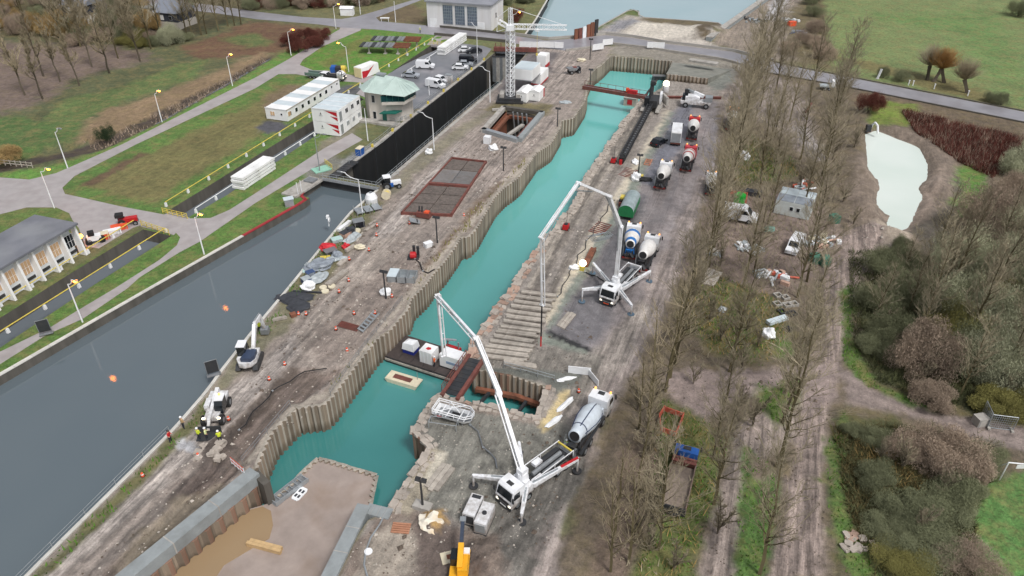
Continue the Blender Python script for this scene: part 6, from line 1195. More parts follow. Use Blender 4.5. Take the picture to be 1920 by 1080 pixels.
mixer('mixer truck with red cab and red striped white drum in the yard', (1289,310), head(1282,322,1298,278), mat('faded_red_cab', L(200,66,78), .5, var=.15), m_drumw, ((.5, 1.0, m_red), (1.7, 2.2, m_red), (3.2, 3.7, m_red)))
mixer('bright red cab mixer truck with plain white drum beside the mobile crane', (1298,253), head(1294,262,1302,222), m_red, m_drumw)
mixer('white mixer truck half hidden by the bare trees at the top of the row', (1371,236), head(1368,244,1375,206), mat('red_white_cab', L(214,150,146), .5, var=.2), m_drumw)
mixer('small white mixer truck half hidden behind bare branches at the yard edge', (1331,355), head(1330,358,1332,330), m_truck, m_drumw, s=.8)
# ---- concrete pump trucks
def boom_seg(b, p, q, w0, w1, h0, h1): b.beam(p, q, w0, h0, w1, h1)
def pump(label, uv, rz, legs, joints, plate, hose, red):
    t = thing('pump_truck', label, 'concrete pump truck', W(*uv), rz); t.scale = (.9, .9, .9); cab(t, 5.2, m_truck, plate=plate, beacon=False); chassis(t, -5.4, 3.2, (4.1, 2.35, -2.6, -4.0), m_galv)
    MB().bx(1.6, 2.9, -1.2, 1.2, 1.05, 2.1).bx(1.9, 2.7, -.9, .9, 2.1, 2.7).build('outrigger_box', m_truck, t)
    tx = 2.2; MB().tube((tx, 0, 2.6), (tx, 0, 3.5), .75, .6, 14).box(tx, 0, 3.7, 1.0, .9, .7).build('turret', m_truck, t)
    MB().bx(-5.3, 1.5, -.4, .4, 1.1, 1.5).bx(-4.6, -1.2, -1.1, -.5, 1.05, 1.75).build('deck', m_dark, t); MB().tube((-4.2, .0, 1.85), (.6, .0, 1.85), .28).tube((-4.2, .6, 1.6), (-.6, .6, 1.6), .22).build('pump_cylinder', m_grey, t)
    MB().bx(-.2, 1.3, .5, 1.2, 1.1, 1.9).build('water_box', m_truck, t); MB().bx(-1.6, -.4, -1.15, -.45, 1.8, 2.2).build('tool_box', m_truck, t)
    MB().hexa([(-5.9, -.5, .8), (-5.0, -.5, .8), (-5.0, .5, .8), (-5.9, .5, .8), (-6.2, -.9, 1.6), (-4.9, -.9, 1.6), (-4.9, .9, 1.6), (-6.2, .9, 1.6)]).build('hopper', m_grey, t)
    for y in (-1.15, 1.15): MB().path([(-5.2, y, 2.3), (1.4, y, 2.5)], .06).path([(-5.2, y, 1.1), (-5.2, y, 2.3)], .05).path([(-2, y, 1.1), (-2, y, 2.4)], .05).build('side_rail', m_truck, t)
    MB().box(-5.0, 0, 2.25, .18, 2.2, .2).build('rear_frame', m_yel if red else m_truck, t); [MB().box(-5.5, y, 1.0, .08, .4, .2).build('tail_light', m_tail, t) for y in (-.9, .9)]
    for k, (a, e, foot) in enumerate(legs):
        E = loc2(t, e); Fp = loc2(t, foot); S = Vector((a[0], a[1], 1.75)); lg = MB().beam(S, E, .62, .6, .34, .34).build('outrigger', m_truck, t)
        MB().beam(S+Vector((0, 0, .34)), S+(E-S)*.55+Vector((0, 0, .26)), .2, .1).build('leg_cover', m_galv, lg)
        (MB().beam(S+(E-S)*.62+Vector((0, 0, .27)), E+Vector((0, 0, .2)), .3, .12).build('red_cover', m_red, lg) if red and k == 2 else None); MB().tube(E+Vector((0, 0, .2)), Vector((E.x, E.y, .1)), .13, n=8).build('leg_jack', m_truck, lg); MB().tube((Fp.x, Fp.y, 0), (Fp.x, Fp.y, .14), .55, n=14).build('support_pad', m_dark if red else mat('pad_blue', L(90,112,130), .6), lg)
    J = [loc2(t, j) for j in joints]; J[0] = Vector((tx, 0, 3.8)); n = len(J)-1; wd = [.62, .52, .42, .34, .26]; m_p = m_truck; side = (J[1]-J[0]); side = (J[-1]-J[0]).cross(Vector((0, 0, 1))).normalized()
    for i in range(n):
        s = MB(); h = wd[i]; s.beam(J[i], J[i+1], h*.75, h, wd[min(i+1, 4)]*.75, wd[min(i+1, 4)]); o = s.build('boom_section', m_p, t)
        dv = (J[i+1]-J[i]); pl = MB(); off_ = side*(.42*(1 if i % 2 else -1)); up3 = dv.normalized().cross(side)*.12
        pl.tube(J[i]+off_+up3, J[i+1]+off_+up3, .085, n=6); [pl.tube(J[i]+dv*q, J[i]+dv*q+off_+up3, .05, n=4) for q in (.12, .37, .62, .87)]; pl.build('concrete_pipe', m_p, o)
        MB().tube(J[i+1]-side*.34, J[i+1]+side*.34, wd[min(i+1, 4)]*.62, n=10).build('boom_joint', m_p, o)
        if i < n-1: MB().tube(J[i]+dv*.55+up3*3, J[i+1]+(J[i+2]-J[i+1])*.1+up3*2, .09, n=6).build('ram', m_galv, o)
    if hose:
        T0 = J[-1]; hz = MB().tube(T0, Vector((T0.x, T0.y, hose[0])), .11, n=7).build('end_hose', m_blk, t)
        if hose[1]: MB().tube((T0.x, T0.y, hose[0]), (T0.x, T0.y, hose[1]), .12, n=7).build('hose_tip', m_red, hz)
    return t
# far pump truck (front towards the viewer)
A0 = W(1160,548); G0 = W(1017,655); js = [Wp(u, v, A0, G0) for u, v in [(1161,528),(1164,425),(1143,368),(1085,343),(1014,446),(1016,572)]]
pz = (1163,545); rz = head(1200,512,1143,575)
# leg ends: height over the pads
def over(u, v, h): p = W(u, v); return Vector((p.x, p.y, h))
pump('white concrete pump truck on dark asphalt with its boom over the timber ramp', pz, rz, [((2.6,-1.0), over(1091,566,2.1), W(1091,566)), ((2.6,1.0), over(1183,590,1.5), W(1183,590)), ((1.8,-1.0), over(1111,513,1.8), W(1111,513)), ((1.8,1.0), over(1217,528,1.8), W(1217,528))], js, m_orange, (2.6, .8), False)
A0 = W(976,912); G0 = W(832,690); js = [Wp(u, v, A0, G0) for u, v in [(972,885),(935,738),(892,634),(820,553),(831,668)]]
pump('white concrete pump truck on the grey gravel with its boom over the pontoon', (1004,905), head(1062,858,945,950), [((2.6,-1.0), over(888,912,1.6), W(888,912)), ((2.6,1.0), over(978,980,1.2), W(978,980)), ((1.6,1.0), over(1082,884,1.9), W(1082,884)), ((1.2,-1.0), over(973,850,1.6), W(973,850))], js, m_whitec, None, True)
# ---- other vehicles
def car(label, u, v, rz, m, s=1.0, van=False):
    t = thing('van' if van else 'car', label, 'van' if van else 'car', W(u, v, .04), rz, None); t.scale = (s, s, s)
    if van: body = [(-2.4, .35), (2.35, .35), (2.4, .9), (2.2, 1.05), (1.55, 1.2), (.85, 1.95), (.6, 2.05), (-2.3, 2.05), (-2.4, 1.8)]
    else: body = [(-2.15, .35), (2.1, .35), (2.15, .7), (1.95, .82), (1.0, .95), (.35, 1.42), (-1.1, 1.46), (-1.85, 1.05), (-2.12, .95)]
    MB().prof(body, -.88, .88).build('body', m, t); hz = 1.95 if van else 1.42
    f, r = ((1.5, 1.25), (.92, 1.9)) if van else ((.98, .97), (.40, 1.38))
    MB().hexa([(f[0]+.0, -.74, f[1]), (f[0]+.04, -.74, f[1]+.02), (f[0]+.04, .74, f[1]+.02), (f[0], .74, f[1]), (r[0], -.68, r[1]), (r[0]+.04, -.68, r[1]+.03), (r[0]+.04, .68, r[1]+.03), (r[0], .68, r[1])]).build('windscreen', m_glass, t)
    for y in (-.885, .885): MB().prof([(.85, 1.0), (.38, 1.36), (-1.05, 1.4), (-1.6, 1.05)] if not van else [(1.3, 1.3), (.85, 1.85), (.1, 1.85), (.1, 1.3)], y-.012, y+.012).build('side_window', m_glass, t)
    MB().hexa([(-2.13 if not van else -2.42, -.7, 1.0 if not van else 1.3), (-2.1 if not van else -2.38, -.7, 1.0 if not van else 1.3), (-2.1 if not van else -2.38, .7, 1.0 if not van else 1.3), (-2.13 if not van else -2.42, .7, 1.0 if not van else 1.3), (-1.2 if not van else -2.42, -.62, 1.46 if not van else 1.8), (-1.12 if not van else -2.36, -.62, 1.48 if not van else 1.8), (-1.12 if not van else -2.36, .62, 1.48 if not van else 1.8), (-1.2 if not van else -2.42, .62, 1.46 if not van else 1.8)]).build('rear_window', m_glass, t)
    for x in (1.35, -1.35):
        for y in (-.8, .8): wheel(t, x, y, .33, .22)
    for y in (-.65, .65): MB().box(2.14 if not van else 2.39, y, .72, .06, .3, .14).build('headlight', m_galv, t); MB().box(-2.14 if not van else -2.41, y, .85, .05, .3, .16).build('tail_light', m_tail, t)
    return t
C_s = mat('silver_car_paint', L(186,192,200), .3, .3, var=.05); C_k = mat('black_car_paint', L(30,32,40), .25, var=.05); C_w = mat('white_car_paint', L(236,238,242), .3, var=.04); C_g = mat('grey_car_paint', L(120,128,138), .3, .2, var=.05)
for (u, v, a, m, lb, vn) in [(873,97,.1,C_w,'white car in the far row of the car park beside the black one',0),(889,99,-2.9,C_k,'black car in the far row of the car park beside the mast',0),(878,118,.0,C_k,'black estate van in the right row of the car park',1),(872,124,.0,C_s,'silver car parked just below the black van',0),(863,130,.0,C_w,'white car nearest the lock wall in the right row',0),(798,128,-.1,C_w,'white off-road car on its own by the side channel',1),(771,145,-.15,C_s,'silver car parked behind the control tower roof',0),(826,153,-.5,C_w,'white car parked behind the white van near the lock',0),(817,164,-.45,C_w,'white van parked beside the control tower nearest the lock',1),(612,146,-.3,C_w,'white car on the branch road behind the site cabins',0),(1235,271,AX-.35,C_k,'dark car on the wet asphalt beside the slope',0),(1489,468,AX+2.9,C_w,'white van facing the viewer among the bare trees',1)]:
    car(lb, u, v, a, m, 1.0, bool(vn))
t = car('white high roofed van under the bare trees beside the green tank', 1386, 412, -.38, C_w, 1.2, True)
t = thing('box_cabinet', 'pale box cabinet behind the white cars near the lock', 'cabinet', W(842,155), AX); MB().box(0, 0, 1.0, 1.2, 1.6, 2.0).build('body', m_truck, t); MB().box(0, 0, 2.05, 1.3, 1.7, .1).build('lid', m_galv, t)
t = thing('flat_trailer', 'green flat trailer on the branch road behind the site cabins', 'trailer', W(590,146), -.3); MB().box(0, 0, .9, 4.2, 2.0, .25).bx(-2.1, 2.1, -1, -.9, 1, 1.5).bx(-2.1, 2.1, .9, 1, 1, 1.5).build('bed', mat('grey_green_paint', L(104,126,118), .6), t); [wheel(t, x, y, .38, .25) for x in (-.6, .5) for y in (-.9, .9)]; MB().beam((2.1, 0, .7), (3.3, 0, .6), .12, .12).build('drawbar', m_dark, t)
t = thing('flatbed_van', 'white cabbed flatbed van with dark bed behind the site cabins', 'van', W(629,150), -.25); cab(t, 2.6, m_truck, 2.0, 2.2, 1.6, beacon=False); MB().box(-.9, 0, 1.0, 3.6, 2.0, .5).build('bed', m_blk, t); [wheel(t, x, y, .38, .25) for x in (-1.6, 1.8) for y in (-.9, .9)]
# box trailer truck
t = thing('box_truck', 'long white box truck parked on the wet asphalt', 'truck', W(1267,262), AX+.12); t.scale = (.88, .8, .85); MB().bx(-4.2, 2.2, -1.27, 1.27, 1.0, 3.5).build('box_body', m_whitec, t); MB().bx(-4.1, 2.1, -1.17, 1.17, 3.51, 3.56).build('box_roof', m_truck, t); cab(t, 4.3, m_truck, 2.4, 2.9, 1.9, beacon=False); chassis(t, -4.2, 2.3, (3.4, -2.2, -3.3)); MB().box(-4.24, 0, 2.2, .06, 2.3, 2.2).build('rear_door', m_galv, t); MB().box(-4.26, 0, .8, .1, 2.4, .25).build('rear_bumper', m_redb, t)
# green tank trailer with grey hood
t = thing('tank_trailer', 'green trailer with a rounded grey hood on the wet yard', 'trailer', W(1179,398), head(1172,412,1190,372)); hood = [(math.cos(a)*1.25, 1.75+math.sin(a)*1.05) for a in [math.pi*k/8 for k in range(9)]]
b = MB(); n = len(hood); vs = [(-3.1, y, z) for y, z in hood]+[(3.1, y, z) for y, z in hood]; b.add(vs, [(i, i+1, n+i+1, n+i) for i in range(n-1)]+[tuple(range(n)), tuple(range(n, 2*n))]); b.build('hood', mat('grey_hood', L(158,172,176), .45, var=.15, dirt=(*L(110,130,124), .5)), t)
MB().bx(-3.14, 3.0, -1.28, 1.28, .7, 1.8).build('tank_body', m_green, t); MB().add([(-3.13, y, z) for y, z in hood], [tuple(range(n))]).build('end_panel', m_green, t); [wheel(t, x, y, .5, .3) for x in (-1.6, -.4) for y in (-1.0, 1.0)]; MB().beam((3.0, 0, .7), (4.4, 0, .6), .15, .15).build('drawbar', m_dark, t)
# blue tipper
t = thing('tipper_truck', 'blue cab tipper truck with an earth coloured body under the trees', 'tipper truck', W(1272,918), head(1262,950,1284,862)); cab(t, 4.3, m_blue, 2.4, 2.9, 1.7, beacon=False, lights=False); chassis(t, -4.2, 2.6, (3.3, -1.8, -3.1)); m_tip = mat('rusty_tipper', L(142,122,112), .8, var=.3, dirt=(*L(112,84,74), .6)); MB().bx(-4.0, 1.9, -1.2, 1.2, 1.2, 1.35).bx(-4.0, 1.9, -1.25, -1.15, 1.2, 2.1).bx(-4.0, 1.9, 1.15, 1.25, 1.2, 2.1).build('tipper_body', m_tip, t); MB().bx(1.9, 2.0, -1.25, 1.25, 1.2, 2.5).bx(1.5, 2.3, -1.25, 1.25, 2.42, 2.5).build('headboard', m_redb, t); MB().bx(-4.1, -3.95, -1.2, 1.2, .9, 1.9).build('tailgate', m_dark, t); MB().bx(-4.0, 1.8, -1.12, 1.12, 1.35, 1.6).build('load', mat('earth_load', L(150,136,124), .9, var=.3, scale=3), t); MB().tube((2.4, .9, 1), (2.4, .9, 3.3), .1).build('exhaust', m_dark, t)
# mobile crane
t = thing('mobile_crane', 'white mobile crane with its boom raised beside the red mixer', 'mobile crane', W(1305,200), -.25); MB().bx(-3.6, 3.2, -1.2, 1.2, .8, 1.5).build('carrier', m_truck, t); [wheel(t, x, y, .6, .4) for x in (-2.4, 2.2) for y in (-1.1, 1.1)]; MB().prof([(-2.6, 1.5), (.6, 1.5), (.6, 2.3), (-.4, 2.7), (-2.6, 2.5)], -1.1, 1.1).build('superstructure', m_truck, t); MB().bx(-3.3, -2.1, -.5, 1.1, 1.5, 2.7).build('cab', m_glass, t); MB().box(2.6, 0, 2.1, 1.6, 2.0, 1.0).build('counterweight', m_galv, t)
b0 = Vector((1.4, 0, 2.5)); b1 = loc2(t, Wp(1290,168, W(1305,200), W(1280,193))); MB().beam(b0, b0+(b1-b0)*.6, .6, .7).build('boom', m_truck, t); MB().beam(b0+(b1-b0)*.55, b1, .42, .5).build('boom_extension', m_galv, t); MB().box(b1.x, b1.y, b1.z-.3, 1.3, .7, .8).build('boom_head', m_dark, t)
# drilling rig lying on the bank
t = thing('drilling_rig', 'tracked drilling rig with its long black lattice mast laid along the bank', 'drilling rig', W(1222,205), head(1167,303,1226,200)); [MB().prof([(-3, .45), (-2.6, 0), (2.6, 0), (3, .45), (2.6, .95), (-2.6, .95)], y-.4, y+.4).build('track', m_conc, t) for y in (-1.7, 1.7)]
MB().bx(-1.8, 2.6, -1.3, 1.3, 1.0, 2.6).build('body', m_dark, t); MB().box(-1.3, 1.0, 2.3, 1.6, 1.1, 1.8).build('cab', m_glass, t); MB().box(2.0, -1.5, 2.2, 2.4, .5, 2.4, rz=.1).build('engine_cover', m_truck, t); MB().box(3.1, -2.3, 1.6, 3.4, .5, 1.8, rz=.5).build('side_panel', m_conc, t); MB().tube((1.8, .8, 1.5), (2.4, .8, 5.0), .5, .45, 12).build('winch_drum', m_dark, t); MB().box(2.4, .6, 5.3, 1.1, 1.2, .9).build('mast_head', m_dark, t)
b = MB(); m0 = loc2(t, W(1166,304)); lattice(b, (-1.5, .2, 1.4), (m0.x, m0.y, .9), 1.0, 24, .09); b.build('mast', m_dark, t); MB().tube((-1.5, .2, 1.0), (m0.x+1, m0.y, .5), .3, n=8).build('kelly_bar', m_grey, t); MB().box(m0.x, m0.y, .7, 1.8, .9, 1.2).build('mast_foot', m_blk, t); MB().box(m0.x-1.2, m0.y, .5, .5, .5, .9).build('red_foot', m_red, t)
t = thing('floodlamp_unit', 'white drum shaped unit with a glowing top beside the drilling rig', 'lamp unit', W(1247,178), 0); MB().tube((0, 0, 0), (0, 0, 2.4), .8, .75, 14).build('housing', m_truck, t); MB().lathe((0, 0, 2.4), (0, 0, 1), [(0, .6), (.3, .75), (.8, .6), (1.1, .1)], 12).build('lamp_globe', m_lampw, t)
for (u, v, lb) in ((1150,305,'small red post machine left of the drilling mast foot'), (1061,430,'small red pump unit with a thin pole on the bank')):
    t = thing('red_machine', lb, 'machine', W(u, v), AX); MB().box(0, 0, .55, 1.1, .9, .8).build('body', m_red, t); MB().box(0, 0, 1.0, .6, .6, .2).build('cover', m_dark, t); [wheel(t, x, y, .2, .12) for x in (-.4, .4) for y in (-.5, .5)]; MB().tube((.4, 0, .9), (.5, 0, 3.2), .04, n=5).build('pole', m_dark, t)
# excavator
t = thing('excavator', 'white wheeled excavator working at the canal edge of the island', 'excavator', W(470,682), head(470,684,492,628)); [MB().prof([(-1.8, .4), (-1.4, 0), (1.4, 0), (1.8, .4), (1.4, .85), (-1.4, .85)], y-.3, y+.3).build('track', m_dark, t) for y in (-1.05, 1.05)]
MB().slab([Vector((x, y, 0)) for x, y in [(1.2,-1.15),(1.2,1.15),(-1.0,1.2),(-1.9,.7),(-2.1,0),(-1.9,-.7),(-1.0,-1.2)]], .95, 1.6).build('house', m_truck, t); MB().slab([Vector((x, y, 0)) for x, y in [(.2,-1.1),(.2,.1),(-1.6,.5),(-1.7,-.7),(-1.0,-1.1)]], 1.6, 2.15).build('engine_cover', mat('blue_grey_cover', L(60,72,96), .4), t); c_ = MB().prof([(-.5, 1.6), (1.2, 1.6), (1.1, 2.3), (.8, 3.0), (-.5, 3.0)], .15, 1.15).build('cab', m_glass, t); MB().bx(-.55, .9, .1, 1.2, 3.0, 3.1).build('cab_roof', m_truck, c_)
a0, a1 = Vector((1.0, -.4, 1.6)), Vector((3.2, -.4, 3.8)); a2 = Vector((5.6, -.4, 3.4)); a3 = Vector((6.3, -.4, 1.0)); MB().beam(a0, a1, .4, .55).beam(a1, a2, .36, .5).build('boom', m_truck, t); MB().beam(a2, a3, .3, .42).build('stick', m_truck, t); MB().prof([(5.8, .9), (6.7, 1.0), (7.0, .3), (6.5, 0), (5.9, .1)], -.9, .1).build('bucket', m_grey, t); MB().tube(a0+Vector((.4, 0, -.1)), a1+Vector((.2, 0, -.3)), .09).tube(a1+Vector((.4, 0, .4)), a2+Vector((0, 0, .4)), .08).build('ram', m_galv, t)
# telehandler
t = thing('telehandler', 'white telehandler with an empty bucket on the island track', 'telehandler', W(408,778), head(415,760,399,803)); MB().bx(-2.2, 1.8, -.8, .8, .7, 1.3).bx(-2.3, -.6, -1.0, 1.0, 1.0, 1.7).build('body', m_truck, t); [wheel(t, x, y, .62, .42) for x in (-1.5, 1.5) for y in (-1.0, 1.0)]; c_ = MB().prof([(-.8, 1.0), (.9, 1.0), (.7, 2.0), (.4, 2.5), (-.8, 2.5)], .2, 1.1).build('cab', m_glass, t); MB().bx(-.85, .45, .15, 1.15, 2.5, 2.6).build('cab_roof', m_truck, c_); MB().bx(-1.0, .4, -1.1, -.5, 1.0, 1.8).build('engine_cover', m_truck, t); MB().beam((-2.2, -.1, 2.1), (2.4, -.1, 1.3), .42, .5, .34, .4).build('boom', m_truck, t); MB().beam((2.2, -.1, 1.35), (3.1, -.1, .5), .3, .35).build('boom_nose', m_truck, t); MB().prof([(2.9, .1), (4.2, .05), (4.2, .12), (3.1, .3), (3.0, 1.0), (2.85, 1.0)], -1.25, 1.25).build('bucket', m_dark, t); [MB().box(1.85, y, 1.2, .1, .3, .2).build('headlight', mat('bright_headlamp', (1,.95,.85), .3, emit=(1,.85,.6), es=5), t) for y in (-.85, .85)]; MB().tube((-.5, .6, 2.6), (-.5, .6, 2.8), .12).build('beacon', m_amber, t)
# yellow crane at the bottom edge
t = thing('yellow_crane', 'yellow telescopic crane with a dark boom at the bottom edge', 'mobile crane', W(862,1078), head(862,1092,872,1000)); t.scale = (.68, .68, .68); MB().bx(-4, 3.0, -1.25, 1.25, .9, 1.6).build('carrier', m_orange if 0 else mat('crane_yellow', L(240,176,40), .4, var=.12), t); MB().prof([(-1.5, 1.6), (2.2, 1.6), (2.2, 2.6), (-1.5, 3.0)], -1.2, .1).build('superstructure', MATS['crane_yellow'], t); MB().bx(.2, 2.0, .3, 1.2, 1.6, 3.0).build('cab', m_glass, t); q0 = Vector((-1.0, -.2, 2.8)); q1 = loc2(t, Wp(868,975, W(862,1078), W(872,1000))); MB().beam(q0, q0+(q1-q0)*.5, .75, .8).build('boom', MATS['crane_yellow'], t); MB().beam(q0+(q1-q0)*.42, q1, .5, .55).build('boom_extension', mat('slate_blue_steel', L(56,66,84), .4), t); MB().box(q1.x, q1.y, q1.z, .8, .8, .6).build('boom_head', m_galv, t); [wheel(t, x, y, .6, .4) for x in (-2.8, -1, 1.6, 2.6) for y in (-1.1, 1.1)]; MB().box(1.8, -.9, 2.75, .9, .8, .3).build('white_cover', m_truck, t)
for (u, v, lb, op) in ((888,966,'white generator box with a dark roof grille, left of the pair',1), (909,982,'white generator box with a dark round exhaust, right of the pair',0)):
    t = thing('generator', lb, 'generator', W(u, v), head(880,985,897,948)); MB().box(0, 0, .85, 2.7, 1.25, 1.5).build('housing', m_truck, t); MB().box(0, 0, .07, 2.8, 1.3, .14).build('skid', m_dark, t); (MB().box(1.0, 0, 1.63, .4, .9, .06) if op else MB().tube((0, 0, 1.6), (0, 0, 1.7), .25)).build('vent', m_dark, t); MB().box(-1.38, 0, .9, .06, 1.0, 1.0).build('door_panel', m_galv if not op else m_dark, t)
# ------------------------------------------------------------------ people
def person_mesh():
    vs = [(0,0,.95),(0,0,1.2),(0,0,1.42),(0,0,1.52),(0,.02,1.62),(0,.02,1.72),(0,.1,.9),(.03,.12,.5),(0,.13,.06),(.12,.14,.04),(0,-.1,.9),(-.03,-.12,.5),(-.06,-.13,.06),(.06,-.14,.04),(0,.2,1.4),(.05,.27,1.14),(.25,.24,1.05),(0,-.2,1.4),(.02,-.27,1.12),(.2,-.26,.98)]
    es = [(0,1),(1,2),(2,3),(3,4),(4,5),(0,6),(6,7),(7,8),(8,9),(0,10),(10,11),(11,12),(12,13),(2,14),(14,15),(15,16),(2,17),(17,18),(18,19)]
    rr = [.16,.17,.17,.07,.11,.09,.11,.08,.06,.05,.11,.08,.06,.05,.08,.06,.045,.08,.06,.045]
    me = bpy.data.meshes.new('person'); me.from_pydata(vs, es, []); o = bpy.data.objects.new('person_form', me); col.objects.link(o)
    o.modifiers.new('s', 'SKIN'); o.modifiers.new('d', 'SUBSURF').levels = 1
    for d, r in zip(me.skin_vertices[0].data, rr): d.radius = (r, r)
    me.skin_vertices[0].data[0].use_root = True
    bpy.context.view_layer.update(); ev = o.evaluated_get(bpy.context.evaluated_depsgraph_get()); out = bpy.data.meshes.new_from_object(ev); bpy.data.objects.remove(o); return out
PM = person_mesh()
def person(u, v, rz, label, vest, z=0.0, hat=None):
    me = PM.copy(); me.materials.clear()
    for m in (m_trou, vest, m_skin): me.materials.append(m)
    for p in me.polygons:
        c = p.center; p.material_index = 0 if c.z < .93 else (2 if c.z > 1.5 or (abs(c.y) > .2 and c.z < 1.1) else 1)
    o = put('person', me, None, W(u, v, z), rz); tag(o, label, 'person'); MB().lathe((0, .02, 1.68), (0, 0, 1), [(0, .15), (.08, .14), (.15, .07), (.17, .01)], 10).build('helmet', hat or m_white, o); return o
person(375,824,AX,'worker in a yellow hi-vis jacket standing left of the telehandler bucket', m_hiv); person(389,824,.3,'worker in a pale yellow jacket standing in front of the telehandler bucket', mat('pale_hi_vis', L(222,230,170), .7, var=.05)); person(414,829,2,'worker in a yellow jacket bending over the rubble right of the telehandler', m_hiv); person(488,622,2,'worker in a yellow jacket at the canal edge near the excavator arm', m_hiv)
person(345,803,1,'person in a pale coat by the canal fence', mat('beige_coat', L(190,160,120), .8)); person(1061,846,1,'worker in green hi-vis at the mixer chute of the near pump truck', mat('hi_vis_green', L(130,220,90), .7)); person(321,829,0,'person in red and dark clothes at the canal fence beside the puddle', m_red, hat=m_dark); person(788,62,0,'person in white and hi-vis walking on the upper road', m_hiv)
person(815,688,0,'worker in orange on the pontoon between the white boxes', m_hio, -3.15)
# ------------------------------------------------------------------ marker drums and cones
cone_me = [MB().lathe((0, 0, 0), (0, 0, 1), [(0, .3), (.1, .32), (.75, .22), (.85, .1)], 10).mesh('marker_body', m_orange), MB().lathe((0, 0, .4), (0, 0, 1), [(0, .285), (.18, .262)], 10).mesh('band', m_white), MB().box(0, 0, .03, .75, .75, .06).mesh('foot', m_blk)]
for (u, v, lb) in [(707,424,'beside the long plank, farthest up the heap'),(706,442,'just below the one at the long plank'),(692,470,'alone on the pale mud right of the heap'),(655,487,'at the short brown plank'),(654,527,'at the edge of the haul track below the planks'),(636,548,'next to the black tarpaulin'),(735,557,'beside the floodlight mast and white bag'),(703,588,'between the red bars and the masts'),(664,589,'above the red bars'),(630,618,'left of the red bars'),(651,658,'on the lip of the sheet pile wall'),(560,590,'beside the fence on the grass strip'),(574,590,'at the end of the timber by the grass strip'),(534,684,'on the track above the dug step, farthest'),(505,712,'on the track above the dug step, middle'),(429,787,'next to the telehandler wheel'),(1085,735,'on the haul road behind the near mixer truck'),(768,420,'at the lower corner of the covered pit'),(870,405,'in the dark soil strip beside the covered pit'),(268,893,'beside the canal fence on the pale track'),(372,856,'at the edge of the light puddle')]:
    t = thing('traffic_marker', 'orange and white marker drum '+lb, 'marker', W(u, v), rnd.uniform(0, 3), 'orange marker drums'); [put(n, m, t) for n, m in zip(('marker_body', 'band', 'foot'), cone_me)]; t.scale = (.58, .58, .66)
# ------------------------------------------------------------------ odds and ends
def plank(label, u0, v0, u1, v1, w, h, m, name='timber_beam', cat='timber', z=0.0, n=1, group=None):
    A, B = W(u0, v0, z), W(u1, v1, z); d = B-A; t = thing(name, label, cat, A, math.atan2(d.y, d.x), group)
    for k in range(n): MB().bx(rnd.uniform(0, .25), d.length-rnd.uniform(0, .25), -w/2+k*w/n+.02, -w/2+(k+1)*w/n-.02, .02, h+rnd.uniform(-.02, .02)).build('plank', m, t)
    return t
def blob(seed, m, sx, sy, sz, name='bundle'):
    b = bmesh.new(); bmesh.ops.create_icosphere(b, subdivisions=3, radius=1); r = random.Random(seed); ph = [r.uniform(0, 6) for _ in range(6)]
    for v in b.verts:
        c = v.co; k = 1+.16*math.sin(c.x*5+ph[0])*math.cos(c.y*4+ph[1])+.1*math.sin(c.z*7+ph[2]+c.x*3)+.07*math.sin(c.y*9+ph[3]); v.co = Vector((c.x*sx*k, c.y*sy*k, max(-.05, (c.z*.75+.35)*sz*k)))
    me = bpy.data.meshes.new(name); b.to_mesh(me); b.free(); me.materials.append(m); return me
def heap(label, u, v, m, sx, sy, sz, name='tarpaulin_bundle', cat='bundle', rz=0.0): o = put(name, blob(int(u*7+v), m, sx, sy, sz, name), None, W(u, v), rz); return tag(o, label, cat)
m_drag = mat('grey_sheeting', L(176,184,188), .5, var=.3, scale=2); m_netr = mat('red_netting', L(206,40,52), .6, var=.3, scale=3); m_tarpd = mat('dark_tarpaulin', L(62,64,70), .5, var=.4, scale=1.5); m_beige = mat('beige_plastic', L(226,216,190), .5, var=.15); m_pink = mat('pinkish_board', L(206,170,152), .7, var=.2)
heap('blue grey tarpaulin heap, largest bundle on the canal side heap', 597, 502, m_tarp, 2.3, 1.4, .9, rz=.6); heap('red tangled net beside the quay edge', 615, 467, m_netr, 1.3, 1.0, .8, 'net', 'net'); heap('small red bundle between the dark box and the log', 649, 465, m_netr, .6, .6, .7); heap('long grey sheeting roll above the log', 660, 450, m_drag, .7, 1.9, .8, rz=-.5); heap('pale stone like bag right of the log', 674, 465, m_beige, .9, .6, .5, 'bag', 'bag'); heap('dark grey bag beside the brown plank', 632, 482, m_tarp, .8, .8, .8, 'bag', 'bag'); heap('pale grey bag next to the dark grey one', 622, 489, m_drag, .9, .7, .6, 'bag', 'bag'); heap('flat grey bag behind the short brown plank', 641, 486, m_drag, 1.1, .6, .4, 'bag', 'bag'); heap('grey sheeting wrapped bundle below the blue heap', 598, 524, m_drag, 1.0, 1.8, .7, rz=-.6); heap('white sack at the end of the black tarpaulin', 578, 540, m_white, 1.0, .9, .9, 'sack', 'sack'); heap('white bag lying at the foot of the mast', 723, 551, m_white, .8, .7, .8, 'sack', 'sack'); heap('teal tinted sheet on the grass by the quay', 577, 509, mat('pale_teal', L(186,214,210), .5), 1.0, .5, .3, 'sheet', 'sheet'); heap('pale sheet crumpled above the blue heap', 583, 498, m_drag, .9, .5, .4, 'sheet', 'sheet')
heap('flat black tarpaulin by the dark pipes', 552, 558, m_tarpd, 2.6, 1.6, .2, 'tarpaulin', 'tarpaulin'); heap('dark tarpaulin strip on the slope below the black one', 560, 575, m_tarpd, 1.6, 1.6, .2, 'tarpaulin', 'tarpaulin')
